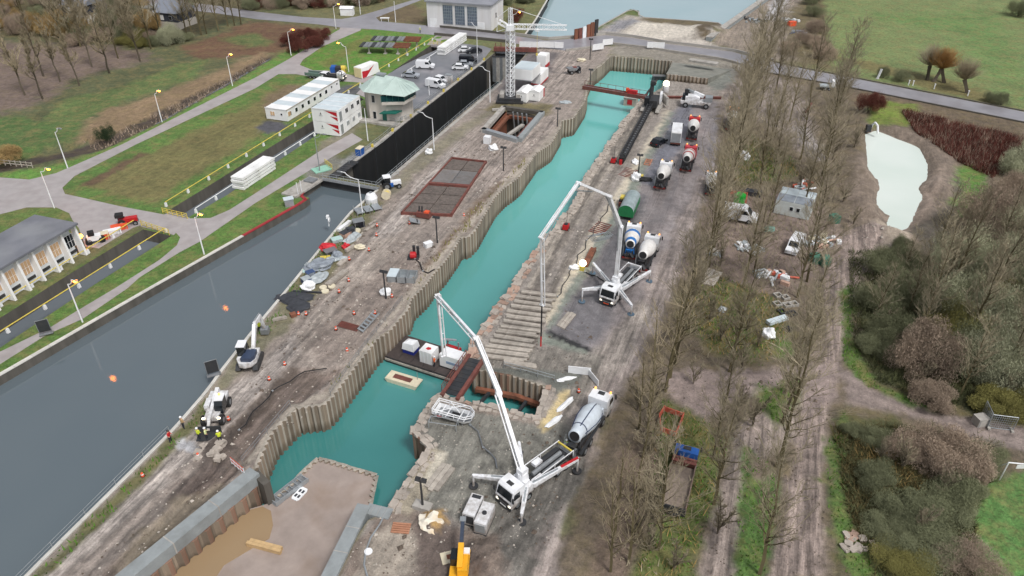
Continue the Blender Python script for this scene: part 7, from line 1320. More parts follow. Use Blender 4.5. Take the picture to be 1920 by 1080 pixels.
def box_thing(label, u, v, rz, s, m, name='box', cat='box', lid=None, z=0.0, extra=None):
    t = thing(name, label, cat, W(u, v, z), rz); MB().box(0, 0, s[2]/2, *s).build('body', m, t); MB().box(0, 0, s[2]+.03, s[0]*1.03, s[1]*1.03, .06).build('lid', lid or m, t)
    for x in (-.4, .4): MB().box(x*s[0], 0, s[2]/2, .08, s[1]*1.04, s[2]*.96).build('strap', lid or m_grey, t)
    return t
box_thing('dark blue black machine housing beside the lamp on the heap', 673, 424, .4, (1.8, 1.5, 1.1), C_k, lid=m_grey); box_thing('pink sided open crate on the heap', 648, 443, .9, (1.6, 1.2, .8), m_pink, lid=m_tarpd); box_thing('black box behind the pink crate', 658, 436, .5, (1.3, 1.2, .8), m_tarpd); box_thing('dark flat box beside the red net', 620, 476, .6, (1.9, 1.3, .7), m_tarpd, lid=mat('grey_lid', L(120,118,122), .6)); box_thing('yellow panel lying on the heap', 610, 485, .2, (1.5, .8, .25), m_yel); box_thing('blue stacked crate by the quay edge, rear one', 583, 520, .7, (1.2, 1.0, 1.0), m_tarp, lid=mat('mid_blue', L(64,84,124), .5)); box_thing('blue stacked crate by the quay edge, front one with red corner', 575, 530, .7, (1.2, 1.2, .8), mat('mid_blue', L(64,84,124), .5), lid=m_drag); box_thing('pale turquoise pallet of sheets on the heap', 632, 452, .5, (1.7, 1.2, .5), m_drag, lid=mat('pale_teal', L(186,214,210), .5))
plank('white long box girder lying near the quay edge', 634, 436, 658, 417, .7, .5, m_white, 'girder', 'girder'); plank('old grey log beside the red bundle', 647, 474, 665, 463, .5, .5, m_wood); plank('short brown plank stack in the middle of the heap', 634, 500, 652, 484, .8, .35, m_wood, n=2); plank('long pale timber at the edge of the haul track', 613, 538, 650, 509, 1.0, .4, m_wood, n=3); plank('long thin plank beside the orange marker drums', 668, 455, 681, 436, .4, .2, m_wood); plank('thin plank leading to the upper marker drum', 684, 434, 706, 420, .5, .25, m_wood, n=2); plank('upper thin plank parallel to the one at the marker drum', 690, 424, 706, 414, .4, .25, m_wood)
plank('black pipe lying across the tarpaulin, upper', 548, 547, 604, 550, .25, .25, m_tarpd, 'pipe', 'pipe'); plank('black pipe lying across the slope, lower', 536, 554, 572, 565, .2, .2, m_tarpd, 'pipe', 'pipe'); plank('brown timber with orange end on the slope', 510, 602, 540, 596, .5, .35, m_wood, n=2); plank('short rusty timber beside the marker drum on the slope', 543, 595, 558, 590, .8, .45, m_rust)
t = thing('tyre', 'white rimmed tyre lying on the heap', 'tyre', W(669,434)); MB().lathe((0,0,0),(0,0,1),[(0,.3),(0,.65),(.3,.65),(.3,.3)],14).build('tread', m_beige, t); MB().tube((0,0,.05),(0,0,.2),.29).build('hole', m_blk, t)
t = thing('tyre_stack', 'white rings beside the black tarpaulin', 'rings', W(606,540)); [MB().lathe((x,y,0),(0,0,1),[(0,.25),(0,.55),(.2,.55),(.2,.25)],12).build('ring', m_beige, t) for x, y in ((0,0),(1.2,.3),(.5,-1))]
t = thing('life_ring_post', 'white life ring post on the island quay edge', 'life ring post', W(617,424)); MB().tube((0,0,0),(0,0,1.6),.08).build('post', m_white, t); MB().lathe((.1,0,1.2),(1,0,0),[(0,.2),(0,.42),(.15,.42),(.15,.2)],12).build('ring', m_white, t); MB().box(0,0,1.75,.4,.5,.5).build('hood', m_white, t)
# machines by the lock
t = thing('tractor', 'small white and blue tractor beside the lock railing', 'tractor', W(734,352), .3); MB().bx(-.4,1.8,-.45,.45,.7,1.35).build('bonnet', m_white, t); MB().prof([(-1.3,.9),(-.1,.9),(-.2,2.3),(-1.2,2.3)],-.7,.7).build('cab', m_glass, t); MB().bx(-1.4,0,-.75,.75,2.3,2.4).build('cab_roof', m_white, t); MB().bx(-.9,.3,-.9,-.5,.6,1.2).build('side_tank', m_blue, t); [wheel(t,-.9,y,.75,.4) for y in (-.9,.9)]; [wheel(t,1.3,y,.45,.3) for y in (-.75,.75)]
t = thing('cable_reel', 'pale wooden cable reel on the island beside the track', 'cable reel', W(725,372)); [MB().tube((0,y,.8),(0,y+.12,.8),.8,n=16).build('flange', m_beige, t) for y in (-.6,.5)]; MB().tube((0,-.5,.8),(0,.5,.8),.5).build('drum', m_yel, t)
t = thing('white_tank', 'white domed tank at the corner of the lower lock gate', 'tank', W(697,380)); MB().lathe((0,0,0),(0,0,1),[(0,1.0),(1.0,1.1),(1.7,.8),(1.9,.2)],14).build('tank_shell', m_white, t); MB().tube((0,0,1.9),(0,0,2.1),.25).build('lid', m_grey, t)
t = thing('steel_gratings', 'grey steel platform frames beside the tall island lamp', 'frames', W(690,396), .5); [MB().box(-1.5+1.5*k,0,.5,1.3,2.2,.1).build('grating', m_galv, t) for k in range(3)]; [MB().tube((x,y,0),(x,y,1.1),.06).build('leg', m_galv, t) for x in (-2.2,0,2.2) for y in (-1,1)]
box_thing('white square tank on pale ground near the braced pit', 914, 268, AX, (1.3,1.3,1.4), m_white, 'tank', 'tank'); heap('white builder bag just below the white square tank', 925, 281, m_white, .9, .9, 1.0, 'sack', 'sack'); box_thing('white block at the foot of the middle mast', 803, 462, .6, (1.3,.9,.7), m_white); plank('grey concrete kerb lying above the braced pit', 922, 208, 938, 207, .6, .5, m_conc, 'concrete_block', 'block'); heap('pale buoy on the grass beside the lock railing', 804, 288, m_white, .7, .7, .9, 'sack', 'sack')
t = thing('power_unit', 'red hydraulic power unit at the lower edge of the covered pit', 'power unit', W(795,408), -.3); MB().box(0,0,.6,2.4,1.0,.9).build('body', m_redb, t); [MB().tube((x,0,1.0),(x,.2,2.0),.14).build('cylinder', m_dark, t) for x in (-.8,-.3)]; MB().box(.6,0,1.15,.8,.8,.3).build('cover', m_orange, t)
t = thing('road_plate', 'grey steel plate tilted beside the red power unit', 'plate', W(778,418), .2); MB().box(0,0,.45,1.8,1.4,.1,ry=.35).build('plate_face', m_galv, t); MB().box(.4,0,.2,.2,1.2,.4).build('prop', m_dark, t)
t = thing('pump_set', 'red round pump with black motor on the pale track', 'pump', W(775,484)); MB().lathe((-.5,0,.55),(1,0,0),[(0,.3),(.1,.55),(.9,.55),(1.0,.3)],14).build('pump_body', m_red, t); [MB().box(.1+.6*k,.7,1.0,.4,.4,1.6-.3*k).build('motor', m_dark, t) for k in range(2)]; MB().box(0,.2,.06,1.8,1.6,.12).build('skid', m_dark, t)
t = thing('steel_crates', 'grey open steel crates with a pale lid beside the mast', 'crates', W(750,523), AX-1.35)
for k in range(3):
    x = -1.6+k*1.4; MB().bx(x,x+1.3,-1.1,1.1,0,.1).bx(x,x+1.3,-1.1,-1.02,.1,1.0).bx(x,x+1.3,1.02,1.1,.1,1.0).bx(x,x+.08,-1.1,1.1,.1,1.0).bx(x+1.22,x+1.3,-1.1,1.1,.1,1.0).build('crate', m_galv, t)
MB().bx(-1.65,-.25,-1.15,1.15,1.0,1.08).build('lid', m_roofc, t)
t = thing('red_bars', 'bundle of red bars leaning on the edge of the dug hollow', 'bars', W(655,613), -.35); t.scale = (.75, .75, .75); [MB().beam((-2+.0,-.8+.25*k,.35),(2,-.8+.25*k,.12),.12,.12).build('bar', m_redb, t) for k in range(7)]
t = thing('grey_stair', 'grey stair rail standing in the dug hollow', 'stair', W(690,612), .9); [MB().beam((-1.4,y,.1),(1.8,y,1.4),.1,.2).build('stringer', m_galv, t) for y in (-.5,.5)]; [MB().box(-1.3+k*.5,0,.2+k*.2,.3,1.0,.06).build('step', m_galv, t) for k in range(6)]
def sign_back(u, v, az, label):
    t = thing('signal_panel', label, 'sign', W(u, v), az); t.scale = (.75, .75, .75); MB().box(0,0,2.0,.12,1.8,2.4).build('panel', m_dark, t); MB().tube((0,-.95,0),(0,-.95,3.2),.06).tube((0,.95,0),(0,.95,3.2),.06).tube((0,-.95,3.2),(0,.95,3.2),.06).build('frame', m_grey, t); MB().lathe((-.1,0,2.1),(-1,0,0),[(0,.35),(.3,.3)],10).build('signal_lamp', m_dark, t); MB().box(0,0,.3,.8,2.2,.1).build('platform', m_grey, t); return t
sign_back(402,705,-1.1,'dark framed signal panel on the island quay edge'); sign_back(88,628,-1.1,'dark framed signal panel on the canal path lawn')
t = thing('valve_cabinet', 'pale grey cabinet beside the red coping of the lock approach', 'cabinet', W(543,386), .4); MB().box(0,0,.7,1.5,1.1,1.4).build('body', m_galv, t); MB().box(0,0,1.45,1.7,1.3,.12).build('lid', m_roofc, t)
t = thing('lock_platform', 'grey concrete operating platform by the lower lock gate', 'platform', W(568,352), AX-.1); MB().bx(-4,4,-1.6,1.6,0,.35).build('deck', m_conc, t); [MB().tube((x,-1.4,.3),(x,-1.4,2.6),.06).build('post', m_white, t) for x in (-3,-2)]; MB().bx(1.5,3.2,-1,1,.35,.7).build('hatch', m_grey, t)
t = thing('green_platform', 'mint green painted platform with a yellow rail by the lock', 'platform', W(603,318), AX-.6); MB().box(0,0,.1,3.4,2.4,.2).build('deck', mat('mint_green', L(150,200,180), .6, var=.1), t); [MB().tube((1.5,-1.6+k*.8,.2),(1.5,-1.6+k*.8,1.2),.06).build('post', m_yel, t) for k in range(5)]; MB().path([(1.5,-1.6,1.2),(1.5,1.6,1.2)],.06).path([(1.5,-1.6,.7),(1.5,1.6,.7)],.06).build('railing', m_yel, t)
t = thing('ramp_plate', 'dark ribbed plate on top of the lock wall beside the blue box', 'plate', W(645,318), AX-.02); [MB().bx(-4+k*1.0,-3.1+k*1.0,-1.0,1.0,.05,.2).build('plate_strip', m_dark, t) for k in range(8)]
t = box_thing('blue cased control cabinet with a pale top on the lock wall', 676, 290, AX, (1.8,1.1,1.5), m_blue, 'cabinet', 'cabinet', lid=m_beige)
t = thing('parked_barrow', 'grey and dark red site dumper beside the basin corner', 'dumper', W(1076,137), .35); MB().prof([(-1.6,.9),(.4,.9),(.9,1.5),(-1.9,1.5)],-.9,.9).build('skip', m_grey, t); MB().box(1.1,0,1.0,1.2,1.1,.9).build('seat_box', C_k, t); MB().box(.2,0,1.52,1.0,1.2,.1).build('cover', m_redb, t); [wheel(t,x,y,.45,.35) for x in (-1,1.1) for y in (-.85,.85)]
heap('beige sack lying on gravel beside the dumper', 1090, 114, m_beige, 1.2, .8, .6, 'sack', 'sack'); heap('pale broken boards by the bend of the sheet piles', 1059, 193, m_drag, 1.4, .9, .4, 'board_heap', 'boards')
# equipment by the long white building
t = thing('compact_tractor', 'red compact tractor with a black hood by the yellow rail', 'tractor', W(241,421), .35); MB().bx(-.2,1.6,-.5,.5,.6,1.3).build('bonnet', m_red, t); MB().bx(-1.3,-.2,-.6,.6,.8,1.1).build('seat_deck', m_red, t); MB().box(-1.0,0,1.9,1.2,1.2,.5).build('hood', m_blk, t); MB().tube((-1.3,0,1),(-1.3,0,1.9),.08).build('roll_bar', m_blk, t); [wheel(t,-.8,y,.65,.35) for y in (-.75,.75)]; [wheel(t,1.2,y,.4,.25) for y in (-.65,.65)]
box_thing('orange road barrier box behind the red tractor', 225, 430, .5, (2.4,1.0,.8), m_orange); box_thing('white bench like box between the orange ones', 212, 438, .5, (2.6,1.0,.7), m_white); box_thing('orange box beside the black roller', 197, 447, .5, (1.4,1.2,1.0), m_orange, lid=m_beige)
t = thing('site_roller', 'small black and white roller in the row of machines', 'roller', W(180,455), .5); MB().box(0,0,1.0,2.0,1.1,.8).build('body', m_white, t); MB().tube((1.0,-.55,.5),(1.0,.55,.5),.5,n=14).build('drum', m_blk, t); MB().tube((-.9,-.55,.5),(-.9,.55,.5),.5,n=14).build('drum', m_blk, t); MB().box(-.3,0,1.8,.9,1.0,.6).build('seat', m_blk, t)
t = thing('hand_mower', 'black mower beside the orange box', 'mower', W(189,447), .5); MB().box(0,0,.6,1.2,.8,.6).build('body', m_blk, t); MB().tube((-.5,0,.8),(-1.3,0,1.6),.06).build('handle', m_blk, t); [wheel(t,x,y,.25,.12) for x in (-.4,.4) for y in (-.4,.4)]
t = thing('gas_lantern', 'glowing orange lamp at the corner of the long white building', 'lamp', W(158,462)); MB().tube((0,0,0),(0,0,1.6),.08).build('post', m_dark, t); MB().lathe((0,0,1.6),(0,0,1),[(0,.2),(.2,.35),(.5,.25),(.6,.03)],10).build('bulb', m_lamp, t)
# ------------------------------------------------------------------ on and over the basin
ZP = -3.1; A, B, Cc, Dd = W(722,668,ZP), W(860,713,ZP), W(882,688,ZP), W(752,643,ZP); d = B-A; rz = math.atan2(d.y,d.x); Lp = d.length; wp_ = 5.2
t = thing('pontoon', 'dark steel work pontoon moored across the turquoise basin', 'pontoon', A, rz); MB().bx(0,Lp,0,wp_,-1.4,-.02).build('hull', m_dark, t); [MB().bx(k*Lp/6+.04,(k+1)*Lp/6-.04,.05,wp_-.05,-.02,.06).build('deck_plate', mat('dark_deck', L(74,66,64), .6, var=.3), t) for k in range(6)]; MB().bx(0,Lp,-.12,.1,-.5,-.2).build('fender', m_wood, t)
def onp(x, y): c, s = math.cos(rz), math.sin(rz); return A+Vector((c*x-s*y, s*x+c*y, .06))
t = thing('work_tent', 'white pop-up tent with a blue skirt on the pontoon', 'tent', onp(2.6,2.4), rz); t.scale = (.72, .72, .72); MB().hexa([(-1.3,-1.1,.9),(1.3,-1.1,.9),(1.3,1.1,.9),(-1.3,1.1,.9),(-1.1,-.9,2.2),(1.0,-.9,2.4),(1.1,.9,2.3),(-1.0,.9,2.1)]).build('canopy', m_white, t); MB().bx(-1.2,1.2,-1.0,1.0,.02,.92).build('skirt', mat('royal_blue', L(36,52,140), .6), t); MB().hexa([(-1.1,-.9,2.2),(1.0,-.9,2.4),(1.1,.9,2.3),(-1.0,.9,2.1),(-.3,-.2,2.6),(.3,-.2,2.6),(.3,.2,2.6),(-.3,.2,2.6)]).build('roof', m_white, t)
t = thing('white_hopper_box', 'white square container with a red stained top on the pontoon', 'container', onp(5.8,1.9), rz); t.scale = (.68, .68, .64); MB().bx(-1.4,1.4,-1.3,1.3,0,3.0).build('body', m_whitec, t); [MB().bx(x-.06,x+.06,-1.36,-1.3,.1,2.9).build('wall_rib', m_white, t) for x in (-1.2,-.4,.4,1.2)]; MB().slab([Vector((x,y,0)) for x,y in [(-.5,-.3),(.1,-.5),(.6,-.1),(.3,.4),(-.3,.3)]],3.0,3.04).build('red_stain', m_red, t)
t = thing('pontoon_winch', 'red winch machinery at the rear of the pontoon', 'winch', onp(8.0,4.2), rz); MB().box(0,0,.6,2.2,1.2,1.0).build('body', m_red, t); MB().tube((-.8,-.6,1.5),(.9,-.6,1.2),.3).build('drum', m_redb, t); MB().tube((.9,.2,1.0),(.9,.2,2.2),.1).tube((-.9,.4,1),(-.7,.2,2.3),.1).build('lever_post', m_galv, t); MB().box(-.4,0,2.4,2.0,.3,.15,rz=.3).build('cross_arm', m_galv, t)
t = thing('pontoon_container', 'long white tank container with blue marks on the pontoon', 'container', onp(9.9,2.3), rz); MB().bx(-2.2,2.2,-.9,.9,.1,2.0).build('body', m_whitec, t); MB().bx(-2.1,2.1,-.8,.8,2.0,2.06).build('roof', m_white, t); MB().bx(-1.2,1.0,-.93,-.9,.8,1.2).build('blue_mark', mat('pale_blue_mark', L(150,170,196), .5), t); MB().bx(-2.3,2.3,-1.0,1.0,0,.12).build('base_frame', m_blk, t); MB().tube((1.9,.9,2),(1.6,1.2,4.2),.06).build('vent_pipe', m_galv, t)
A2, B2 = W(722,712,-3.75), W(781,730,-3.75); d = B2-A2; t = thing('raft', 'small beige raft with a red stripe floating below the pontoon', 'raft', A2, math.atan2(d.y,d.x)); Lr = d.length; MB().prof([(0,.2),(.4,-.5),(Lr-.4,-.5),(Lr,.2),(Lr,.35),(0,.35)],0,1.7).build('hull', m_beige, t); MB().bx(.9,Lr-1.2,.45,1.2,.35,.42).build('deck_stripe', m_redb, t); MB().tube((Lr-.6,1.4,.3),(Lr-.6,1.4,1.6),.04).build('staff', m_galv, t)
A3, B3 = W(891,675,.1), W(846,742,.1); d = B3-A3; t = thing('footbridge', 'rusty red girder footbridge between the pontoon and the dock edge', 'bridge', A3, math.atan2(d.y,d.x)); Lb = d.length; [MB().bx(-.5,Lb+.5,y-.22,y+.22,-.3,.35).build('girder', m_redb, t) for y in (-1.0,1.0)]; [MB().bx(k*Lb/9,(k+1)*Lb/9-.05,-.78,.78,.1,.18).build('deck_plate', m_dark, t) for k in range(9)]; MB().path([(0,-1.2,1.3),(Lb,-1.2,1.3)],.05).path([(0,-1.2,.8),(Lb,-1.2,.8)],.04).build('handrail', m_redb, t); [MB().tube((Lb*k/6,-1.2,.3),(Lb*k/6,-1.2,1.3),.045).build('post', m_redb, t) for k in range(7)]
t = thing('dock_bracing', 'rusty steel bracing inside the small side dock', 'bracing', W(884,690)); q0 = W(884,690); e = [p-q0 for p in wpoly(NICHE)]; dn = Vector((0,0,-2.6)); ins = Vector((.5,-1.0,0)); MB().beam(e[0]+ins+dn,e[1]+ins+dn,.6,.5).beam(e[1]+ins+dn,e[2]+ins+dn,.6,.5).build('waling', m_rust, t); MB().beam(e[1]*.55+e[0]*.45+dn,e[4]*.3+e[5]*.7+dn,.35,.4).build('strut', m_dark, t); MB().beam(e[1]*.5+e[2]*.5+dn,e[3]*.3+e[4]*.7+dn,.35,.4).build('strut', m_dark, t)
# red beam bridge across the far basin
A4, B4 = W(1094,164,.3), W(1212,184,.3); d = B4-A4; t = thing('beam_bridge', 'long dark red steel beam bridge spanning the far end of the basin', 'bridge', A4, math.atan2(d.y,d.x)); Lb = d.length; MB().bx(0,Lb,-.75,-.45,-.2,.6).bx(0,Lb,.45,.75,-.2,.6).build('girder', m_redb, t); [MB().bx(k*Lb/12,(k+1)*Lb/12-.06,-.44,.44,.3,.38).build('deck_plate', m_grey, t) for k in range(12)]; MB().path([(0,.7,1.5),(Lb,.7,1.5)],.05).build('handrail', m_redb, t); [MB().tube((Lb*k/8,.7,.6),(Lb*k/8,.7,1.5),.05).build('post', m_redb, t) for k in range(9)]; MB().box(Lb*.78,0,.9,2.2,1.0,.9).build('red_winch', m_red, t); MB().box(Lb*.70,0,1.2,.6,.6,.9).build('amber_box', m_orange, t)
A5, B5 = W(1218,184), W(1352,186); d = B5-A5; t = thing('red_rail_beam', 'thin dark red beam lying on the ground beyond the drilling rig', 'steel beam', A5, math.atan2(d.y,d.x)); MB().bx(0,d.length,-.2,.2,.05,.5).build('flange_beam', m_redb, t); MB().bx(0,d.length,-.35,.35,.5,.56).build('top_flange', m_redb, t)
t = thing('concrete_pier', 'grey block pier with red marks under the far beam bridge', 'pier', W(1183,190,-3.3), AX); MB().box(0,0,-.4,3.2,3.0,3.2).build('block', m_stone, t); MB().box(-1.63,0,.3,.06,1.2,1.2).build('red_mark', m_red, t); MB().box(0,0,1.25,3.4,3.2,.2).build('cap', m_conc, t)
A6, B6 = W(1211,178,-3.9), W(1237,143,-3.9); t = thing('floating_boom', 'dark floating boom across the corner of the far basin', 'floating boom', A6); [MB().tube((B6-A6)*(k/12),(B6-A6)*((k+.85)/12),.28).build('float', m_dark, t) for k in range(12)]
box_thing('dark floating pump box in the corner of the far basin', 1235, 148, -.1, (3.4,1.6,.9), m_dark, 'pump_float', 'pump', lid=m_grey, z=-3.9)
# white frame boat on the dock edge
t = thing('work_boat', 'white open framed steel workboat standing on stands beside the dock', 'boat', W(852,786), head(820,765,888,785)+.02); t.scale = (.64, .64, .64); hull = [(-3.6,-1.5),(2.6,-1.5),(3.7,-.6),(3.7,.6),(2.6,1.5),(-3.6,1.5)]
b = MB(); n = 6; vs = [(x*.9,y*.8,.75) for x,y in hull]+[(x,y,1.55) for x,y in hull]; b.add(vs,[(i,(i+1)%n,n+(i+1)%n,n+i) for i in range(n)]+[(5,4,3,2,1,0)]); b.build('hull', m_white, t); rl = MB()
MB().slab([Vector((x*.88,y*.8,0)) for x,y in hull],.8,.86).build('floor_plate', m_grey, t)
for z in (2.1,2.6): rl.path([(x,y,z) for x,y in hull]+[(hull[0][0],hull[0][1],z)],.1,5)
rl.build('top_rail', m_white, t); [MB().tube((x,y,1.5),(x,y,2.6),.07,n=5).build('stanchion', m_white, t) for x,y in hull+[(-1.5,-1.5),(.6,-1.5),(-1.5,1.5),(.6,1.5)]]; [MB().beam((x,-1.5,1.5),(x,1.5,1.5),.2,.12).build('thwart', m_white, t) for x in (-3.4,-2.2,-1.0,1.4,2.5)]; MB().path([(-2.2,-1.5,2.6),(.2,.2,2.8),(1.8,1.5,2.6)],.08,5).path([(-1.4,1.5,2.6),(1.6,-.8,2.7)],.08,5).build('diagonal', m_white, t); MB().bx(-.6,1.0,-.8,.8,.8,1.0).build('floor_hatch', m_blk, t); MB().box(-2.2,-1.53,1.25,.9,.03,.3).build('red_mark', m_red, t); [MB().tube((x,y,0),(x,y,.8),.07).build('stand', m_galv, t) for x in (-2.6,2) for y in (-1,1)]
t = thing('trestle_table', 'grey tubular trestle in front of the white workboat', 'trestle', W(832,800), -.2); MB().path([(-1.6,-.5,.9),(1.6,-.5,.9),(1.6,.5,.9),(-1.6,.5,.9),(-1.6,-.5,.9)],.05,5).build('top_frame', m_galv, t); [MB().tube((x,y,0),(x,y,.9),.05).build('leg', m_galv, t) for x in (-1.6,1.6) for y in (-.5,.5)]
# timber ramp
for k in range(14):
    f = k/13; u0, v0 = 903+(975-903)*f, 668+(548-668)*f; u1, v1 = 985+(1042-985)*f, 680+(556-680)*f
    A, B = W(u0, v0), W(u1, v1); d = B-A; t = thing('timber_mat', 'grey timber bog mat on the ramp, '+ORD[k]+' from the dock', 'timber mat', A, math.atan2(d.y,d.x)+rnd.uniform(-.03,.03), 'timber mats laid across the ramp'); wd = .76 if k % 3 else .70
    for j in range(2): MB().bx(rnd.uniform(-.25,.25), d.length+rnd.uniform(-.3,.3), -wd/2+j*wd/2+.01, -wd/2+(j+1)*wd/2-.01, .05, .30+rnd.uniform(-.03,.03)).build('plank', m_wood, t)
plank('long grey plank lying at the head of the side dock', 943, 680, 1008, 690, .9, .3, m_wood, n=2); plank('grey timber mat on the dark asphalt near the ramp', 1050, 616, 1073, 588, 1.3, .25, m_wood, n=3); plank('pair of long worn planks on the gravel beside the cofferdam', 806, 921, 843, 873, 1.7, .2, m_wood, n=3); plank('fresh yellow timber beam lying on the muddy slab', 466, 1019, 531, 1036, .75, .5, m_woodn, z=ZS, n=2); plank('rust coloured pipe bundle at the foot of the slope', 1097, 502, 1113, 470, .9, .7, m_rust, 'pipe_bundle', 'pipes', n=3); plank('long flat concrete plank on the raised platform', 1291, 114, 1346, 122, 2.0, .5, m_conc, 'concrete_plank', 'concrete', z=1.95)
t = thing('angle_board', 'white bent board standing beside the haul road', 'board', W(1068,700), -.15); MB().box(1.2,0,.6,2.8,.1,1.1).build('board_face', m_white, t); MB().box(3.0,-1.0,.5,2.3,.1,.9,rz=-1.0).build('board_face', m_white, t)
for (u,v,rz_,sx,lb) in ((1061,712,.3,2.4,'white crumpled sheet above the yellow sand strip'),(1060,760,.9,3.2,'white sheet along the yellow sand strip, upper'),(1038,792,.8,2.6,'white sheet along the yellow sand strip, lower')): heap(lb,u,v,m_white,sx*.5,.35,.3,'sheet','sheet',rz_)
for (u,v,rz_,lb) in ((1125,428,AX-.2,'red slatted panel lying on the slope beside the far pump truck'),(1177,324,AX-.2,'red slatted panel lying on the slope near the lit mast')):
    t = thing('slatted_panel', lb, 'panel', W(u,v), rz_); [MB().bx(-2+k*.6,-1.75+k*.6,-1.2,1.2,.04,.14).build('slat', m_redb, t) for k in range(7)]; MB().bx(-2,2,-1.3,-1.15,.02,.1).build('edge_bar', m_redb, t)
t = thing('wire_frames', 'tangle of pale wire mesh frames on the dark asphalt', 'frames', W(1124,446), .4); [MB().path([(-1.6+k*.3,-1+k*.2,.1+k*.1),(1.2+k*.3,-1+k*.1,.1+k*.12),(1.2+k*.3,1,.2),(-1.6+k*.3,1-k*.2,.15),(-1.6+k*.3,-1+k*.2,.1+k*.1)],.05,4).build('frame', m_galv, t) for k in range(4)]
t = thing('orange_cradle', 'orange open steel cradle on the wet yard', 'cradle', W(1215,306), AX); t.scale = (.75, .75, .75); [MB().bx(-1.8,1.8,y-.12,y+.12,.1,.5).build('side_bar', m_redb if 0 else mat('orange_steel', L(184,128,102), .6, var=.2), t) for y in (-.7,.7)]; [MB().bx(x-.12,x+.12,-.7,.7,.1,.4).build('cross_bar', MATS['orange_steel'], t) for x in (-1.7,-.5,.6,1.7)]
heap('white bulky bag at the foot of the lit mast', 1191, 337, m_white, .9, 1.0, 1.2, 'sack', 'sack'); heap('black rubber mat roll beside the yellow mast foot', 1206, 338, m_blk, 1.7, .8, .5, 'mat_roll', 'mat'); heap('white bag on the slope beside the lit mast', 1191, 305, m_white, .7, 1.2, .5, 'sack', 'sack'); heap('white rubble bag beside the glowing work light', 1077, 504, m_white, .9, .5, .6, 'sack', 'sack')
t = thing('yellow_excavator_arm', 'yellow and black compact machine beside the green trailer', 'machine', W(1167,383), AX); MB().box(0,0,.7,1.8,1.1,.9).build('body', C_k, t); MB().box(.3,0,1.3,1.2,.9,.3).build('cover', m_yel, t); MB().box(-1.0,0,.5,.5,.9,.7).build('red_end', m_redb, t)
heap('white and yellow stained heap of sheets on the orange sand', 808, 985, mat('stained_white', L(236,228,212), .7, var=.15, dirt=(*L(222,176,96), .6)), 1.3, 1.2, 1.0, 'sheet_heap', 'sheets')
t = thing('orange_pallet', 'orange slatted pallet on the brown ground near the slab', 'pallet', W(752,992), -.1); [MB().bx(-.9,.9,-.6+k*.26,-.42+k*.26,.1,.2).build('slat', mat('terracotta', L(182,130,102), .7, var=.2), t) for k in range(5)]; [MB().bx(x-.08,x+.08,-.6,.6,0,.1).build('bearer', m_wood, t) for x in (-.8,0,.8)]
t = thing('ground_plate', 'pale square plate beside the yellow crane', 'plate', W(843,1046), .3); MB().box(0,0,.08,1.6,1.3,.16).build('plate_face', m_beige, t); MB().box(0,0,.18,.5,.5,.06).build('socket', m_rust, t)
t = thing('ladder_box', 'grey open ladder box on the edge of the slab', 'ladder', W(543,922,ZS), head(525,934,562,905)); [MB().bx(-2.2,2.2,y-.05,y+.05,.05,.6).build('side_rail', m_galv, t) for y in (-.55,.55)]; [MB().bx(-2.1+k*.6,-2.0+k*.6,-.5,.5,.3,.4).build('rung', m_galv, t) for k in range(8)]; MB().bx(-2.2,2.2,-.5,.5,.02,.1).build('bottom_plate', m_grey, t)
t = thing('white_plate', 'white plate with dark cut-outs on the slab', 'plate', W(562,927,ZS), 1.1); MB().slab([Vector((x,y,0)) for x,y in [(-.9,-.35),(-.6,-.5),(.6,-.5),(.9,-.35),(.9,.35),(.6,.5),(-.6,.5),(-.9,.35)]],.02,.14).build('plate_face', m_white, t); [MB().box(x,y,.15,.4,.25,.03).build('cut_out', m_tarpd, t) for x in (-.35,.35) for y in (-.2,.2)]
t = thing('safety_net', 'orange and white safety mesh at the corner of the grey beam', 'safety mesh', W(447,880), -.7); [MB().tube((-1.2+k*.6,0,0),(-1.2+k*.6,0,1.0),.04).build('post', m_white, t) for k in range(5)]; [MB().bx(-1.2,1.2,-.02,.02,.2+.25*k,.32+.25*k).build('band', m_orange if k % 2 else m_white, t) for k in range(4)]
t = thing('hose', 'pale hose snaking down the brown ground beside the slab', 'hose', W(722,965)); hp = [W(722,965),W(712,985),W(695,1010),W(686,1035),W(683,1060),W(690,1085)]; MB().path([p-W(722,965)+Vector((0,0,.12)) for p in hp],.09,6).build('tube', m_galv, t); MB().tube((W(691,1036)-W(722,965))+Vector((0,0,.05)),(W(691,1036)-W(722,965))+Vector((0,0,.2)),.4,n=12).build('disc', m_white, t)
t = thing('stone_pile', 'broken concrete lumps on the dug track by the telehandler', 'rubble', W(398,848)); [setattr(put('lump', ROCKS[k % 5], t, (rnd.uniform(-1.6,1.6), rnd.uniform(-1.4,1.4), .1), rnd.uniform(0,6)), 'scale', (rnd.uniform(.5,1.1),)*3) for k in range(16)]
t = thing('rubble_pile', 'pinkish broken slabs dumped on the verge by the bramble patch', 'rubble', W(1605,1018)); [setattr(put('slab_piece', ROCKR if k % 4 == 0 else ROCKS[k % 5], t, (rnd.uniform(-1.5,1.5), rnd.uniform(-.9,.9), .15), rnd.uniform(0,6)), 'scale', (rnd.uniform(.7,1.3), rnd.uniform(.5,1), .5)) for k in range(14)]
